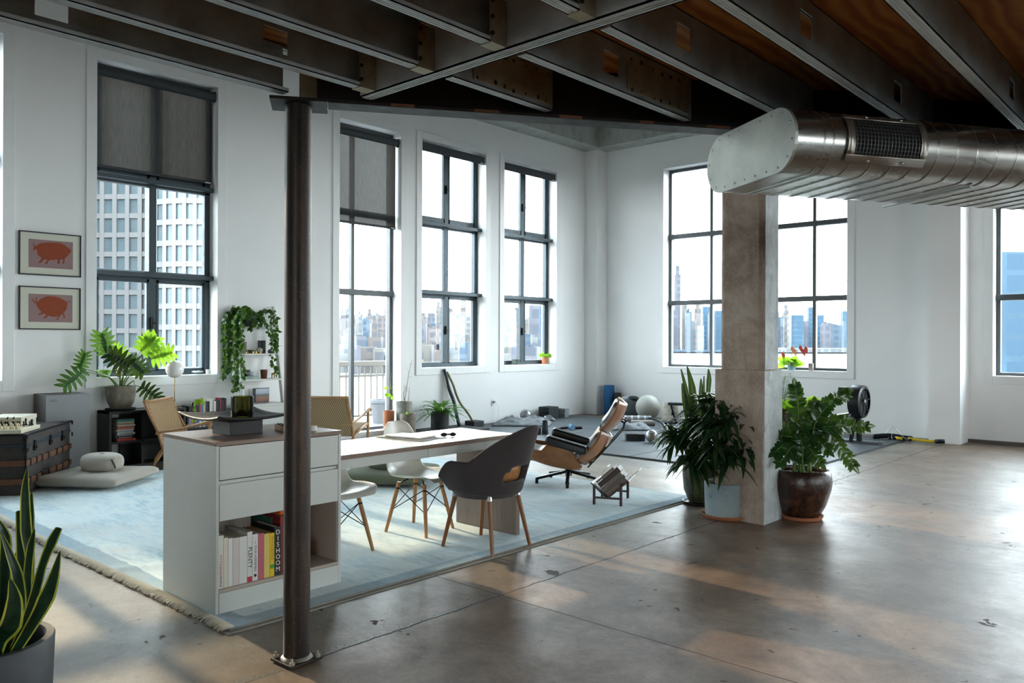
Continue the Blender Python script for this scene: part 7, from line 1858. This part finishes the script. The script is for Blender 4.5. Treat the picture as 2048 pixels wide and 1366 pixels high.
# local: x = across (flywheel axis, towards +x), y = along the rail, away is +y
zc, rr_ = 0.59, 0.232
q = MB(); q.M = Matrix.Translation((0,0,zc)) @ Matrix.Rotation(R(90),4,'Y'); q.lathe([(0.05,-0.09),(rr_*.8,-0.09),(rr_,-0.07),(rr_,0.05),(rr_*0.97,0.075),(rr_*0.80,0.085)], 48); q.build('flywheel_housing', M['row_black'], rw, True, auto=35)
q = MB(); q.M = Matrix.Translation((0,0,zc)) @ Matrix.Rotation(R(90),4,'Y'); q.lathe([(rr_*0.82,0.06),(rr_*0.5,0.055),(0.03,0.06),(0.001,0.06)], 40, cap0=False); q.build('fan_cover', plain('dark_grey_perforated', '#33373a', 0.4, 0.3), rw, True)
q = MB()
for k in range(6):
    a = k*PI/3+.2; q.bar((0.075,0.03*math.cos(a),zc+0.03*math.sin(a)), (0.078,rr_*.82*math.cos(a),zc+rr_*.82*math.sin(a)), 0.012, 0.01)
q.build('fan_spoke', M['row_black'], rw)
q = MB(); q.M = Matrix.Translation((0.07,0,zc)) @ Matrix.Rotation(R(90),4,'Y'); q.lathe([(0.035,0),(0.035,0.02),(0.001,0.022)], 20); q.build('hub_cap', M['row_grey'], rw, True)
q = MB(); q.bar((0.0,0.0,0.36),(0.0,0.02,0.03),0.05,0.06); q.build('front_post', M['row_black'], rw)
q = MB(); q.bar((-0.03,-0.05,0.38),(-0.10,-0.03,0.02),0.03,0.045); q.build('rear_post', M['row_black'], rw)
q = MB(); q.tube([(-0.26,0.02,0.025),(0.30,0.02,0.025)], 0.022, 10); q.box(0.27,0.33,-0.01,0.05,0,0.05); q.box(-0.29,-0.23,-0.01,0.05,0,0.05); q.build('foot_bar', M['row_grey'], rw, True, auto=40)
q = MB(); q.bar((-0.06,-0.05,0.40),(-0.5,-0.95,0.30),0.05,0.08); q.build('monorail', M['row_grey'], rw)
q = MB(); q.bar((-0.1,-0.1,0.42),(-0.30,-0.30,0.20),0.16,0.02); q.build('foot_plate', M['row_grey'], rw, bevel=0.004)
q = MB(); q.box(-0.66,-0.42,-0.98,-0.72,0.36,0.40); q.build('seat', M['row_black'], rw, bevel=0.015, seg=3)
q = MB(); q.bar((-0.5,-0.98,0.30),(-0.5,-0.98,0.0),0.05,0.05); q.tube([(-0.68,-0.98,0.02),(-0.30,-0.98,0.02)],0.02,8); q.build('rear_leg', M['row_black'], rw)
q = MB(); q.tube(smoothpath([(-0.05,0.0,zc+0.12),(-0.16,0.05,zc+0.16),(-0.20,0.02,zc+0.14)], 5), 0.014, 8); q.build('monitor_arm', M['row_black'], rw, True)
q = MB(); q.M = Matrix.Translation((-0.21,0.0,zc+0.12)) @ Matrix.Rotation(R(-15),4,'X'); q.box(-0.085,0.085,-0.02,0.02,-0.09,0.07); q.build('monitor', M['row_black'], rw, bevel=0.008)
q = MB(); q.tube([(-0.28,-0.12,0.36),(-0.02,-0.12,0.36)], 0.013, 8); q.build('handle', M['row_grey'], rw, True)
# loose straps and wire by the back pilaster
p0 = at_y(1800, 868, 12.55)
q = MB(); q.tube(smoothpath([(p0.x-.1,12.35,ZM+.02),(p0.x+.1,12.42,ZM+.03),(p0.x+.2,12.36,ZM+.02),(p0.x+.02,12.46,ZM+.02)], 6), 0.018, 8); q.cur = 1
q.tube(smoothpath([(p0.x+.16,12.38,ZM+.035),(p0.x+.38,12.40,ZM+.02),(p0.x+.50,12.43,ZM+.02)], 6), 0.02, 8); q.tube([(p0.x-.02,12.40,ZM+.03),(p0.x+.08,12.36,ZM+.03)], 0.022, 8); q.cur = 0
q.tube([(p0.x+.50,12.43,ZM+.02),(p0.x+.62,12.45,ZM+.03)], 0.03, 10)
o = q.build('suspension_strap', [M['wire'], plain('yellow_webbing', '#cfb01d', 0.7)], smooth=True); tag(o, 'black and yellow suspension straps on the floor by the back pilaster', 'exercise strap')
p1 = at_y(1785, 872, 12.5); q = MB(); q.tube(smoothpath([(p1.x-.12,12.4,ZM+.004),(p1.x-.02,12.45,ZM+.17),(p1.x,12.47,ZM+.20),(p1.x+.02,12.4,ZM+.1),(p1.x+.05,12.35,ZM+.004),(p1.x+.12,12.5,ZM+.01),(p1.x+.02,12.48,ZM+.19),(p1.x+.16,12.38,ZM+.08),(p1.x+.24,12.35,ZM+.005)], 8), 0.003, 5)
tag(q.build('wire_loop', M['chrome'], smooth=True), 'thin springy wire loop on the mat left of the yellow straps', 'wire')
q = MB(); q.tube(smoothpath([(-4.0,12.35,ZM+.03),(-3.8,12.45,ZM+.05),(-3.6,12.5,ZM+.03),(-3.55,12.6,ZM+.02)], 6), 0.035, 8); tag(q.build('rope_coil', M['wire'], smooth=True), 'dark heavy rope lying behind the rowing machine', 'rope')
# planter bench behind the concrete column
bp = at_y(1585, 848, 9.9)
bn = thing('plant_bench', 'small white bench carrying brown pots behind the concrete column', 'bench', (bp.x, 9.9, ZM), R(4))
MB().box(-0.36,0.36,-0.14,0.14,0.36,0.40).build('seat', M['white_lacquer'], bn, bevel=0.004)
for sx in (-1,1):
    MB().box(sx*0.33-.02, sx*0.33+.02, -0.13, 0.13, 0, 0.36).build('leg', M['white_lacquer'], bn, bevel=0.003)
brown = glaze('dark_brown_bench_pot', '#2a1c16', '#3f2a20', '#573b2d', 0.4, 8, 0.2)
def benchpot(dx, label, r, h, n, ls, seed, ferny):
    a, b2 = rot2(dx, 0, R(4)); c = (bp.x+a, 9.9+b2, ZM+0.4005)
    t = thing('bench_plant', label, 'potted plant', c); pot('pot', [(r*.75,0),(r*.8,.004),(r,h*.9),(r*1.04,h),(r*.92,h),(r*.9,h*.85)], brown, t, r*.9, h*.85, 28)
    rnd = random.Random(seed); q = MB()
    for k in range(n):
        a = rnd.uniform(0,2*PI); d = Vector((math.cos(a)*.8, math.sin(a)*.8, rnd.uniform(.2,1.3))).normalized(); p = Vector((0,0,h*.9))+d*rnd.uniform(.03,.16)
        oval(q, p, d+rv(rnd)*.5, camdir(Vector(c)+p)+rv(rnd)*.5, ls*rnd.uniform(.7,1.2), ls*.34, .3, 4)
    q.build('foliage', M['leaf_bright'], t, True)
    if ferny:
        q = MB()
        for k in range(16):
            a = rnd.uniform(0,2*PI); e = Vector((math.cos(a)*.12, math.sin(a)*.12, h+rnd.uniform(.25,.45))); P = smoothpath([(0,0,h*.85), (e.x*.4,e.y*.4,h+.15), e], 5); q.tube(P, .0015, 4)
            for i in range(4, len(P)):
                for _ in range(4): q.tube([P[i], P[i]+rv(rnd)*.05], .001, 3)
        q.build('feathery_stems', M['leaf_fern'], t, True)
benchpot(-0.14, 'brown pot with feathery and broad green leaves on the bench, nearest the concrete column', 0.12, 0.17, 40, .10, 3, True)
benchpot(0.16, 'brown pot with drooping yellow-green leaves on the bench, left of the rowing machine', 0.13, 0.19, 40, .11, 4, False)
# wall outlet with a white cord
p = at_x(986, 805, LW); ou = thing('wall_outlet', 'white wall outlet with a plugged-in white cord under the window nearest the corner', 'outlet', (LW, p.y, p.z))
MB().box(0.0005,0.008,-0.04,0.04,-0.06,0.06).build('plate', M['trim'], ou, bevel=0.002); MB().box(0.008,0.045,-0.02,0.02,-0.01,0.03).build('plug', plain('grey_plug', '#9c9fa0', 0.5), ou, bevel=0.004)
q = MB(); q.tube(smoothpath([(0.045,0,0.01),(0.07,0.06,-0.08),(0.06,0.07,-0.2),(0.05,0.04,-p.z+.03)], 6), 0.004, 6); q.build('cord', M['trim'], ou, True)
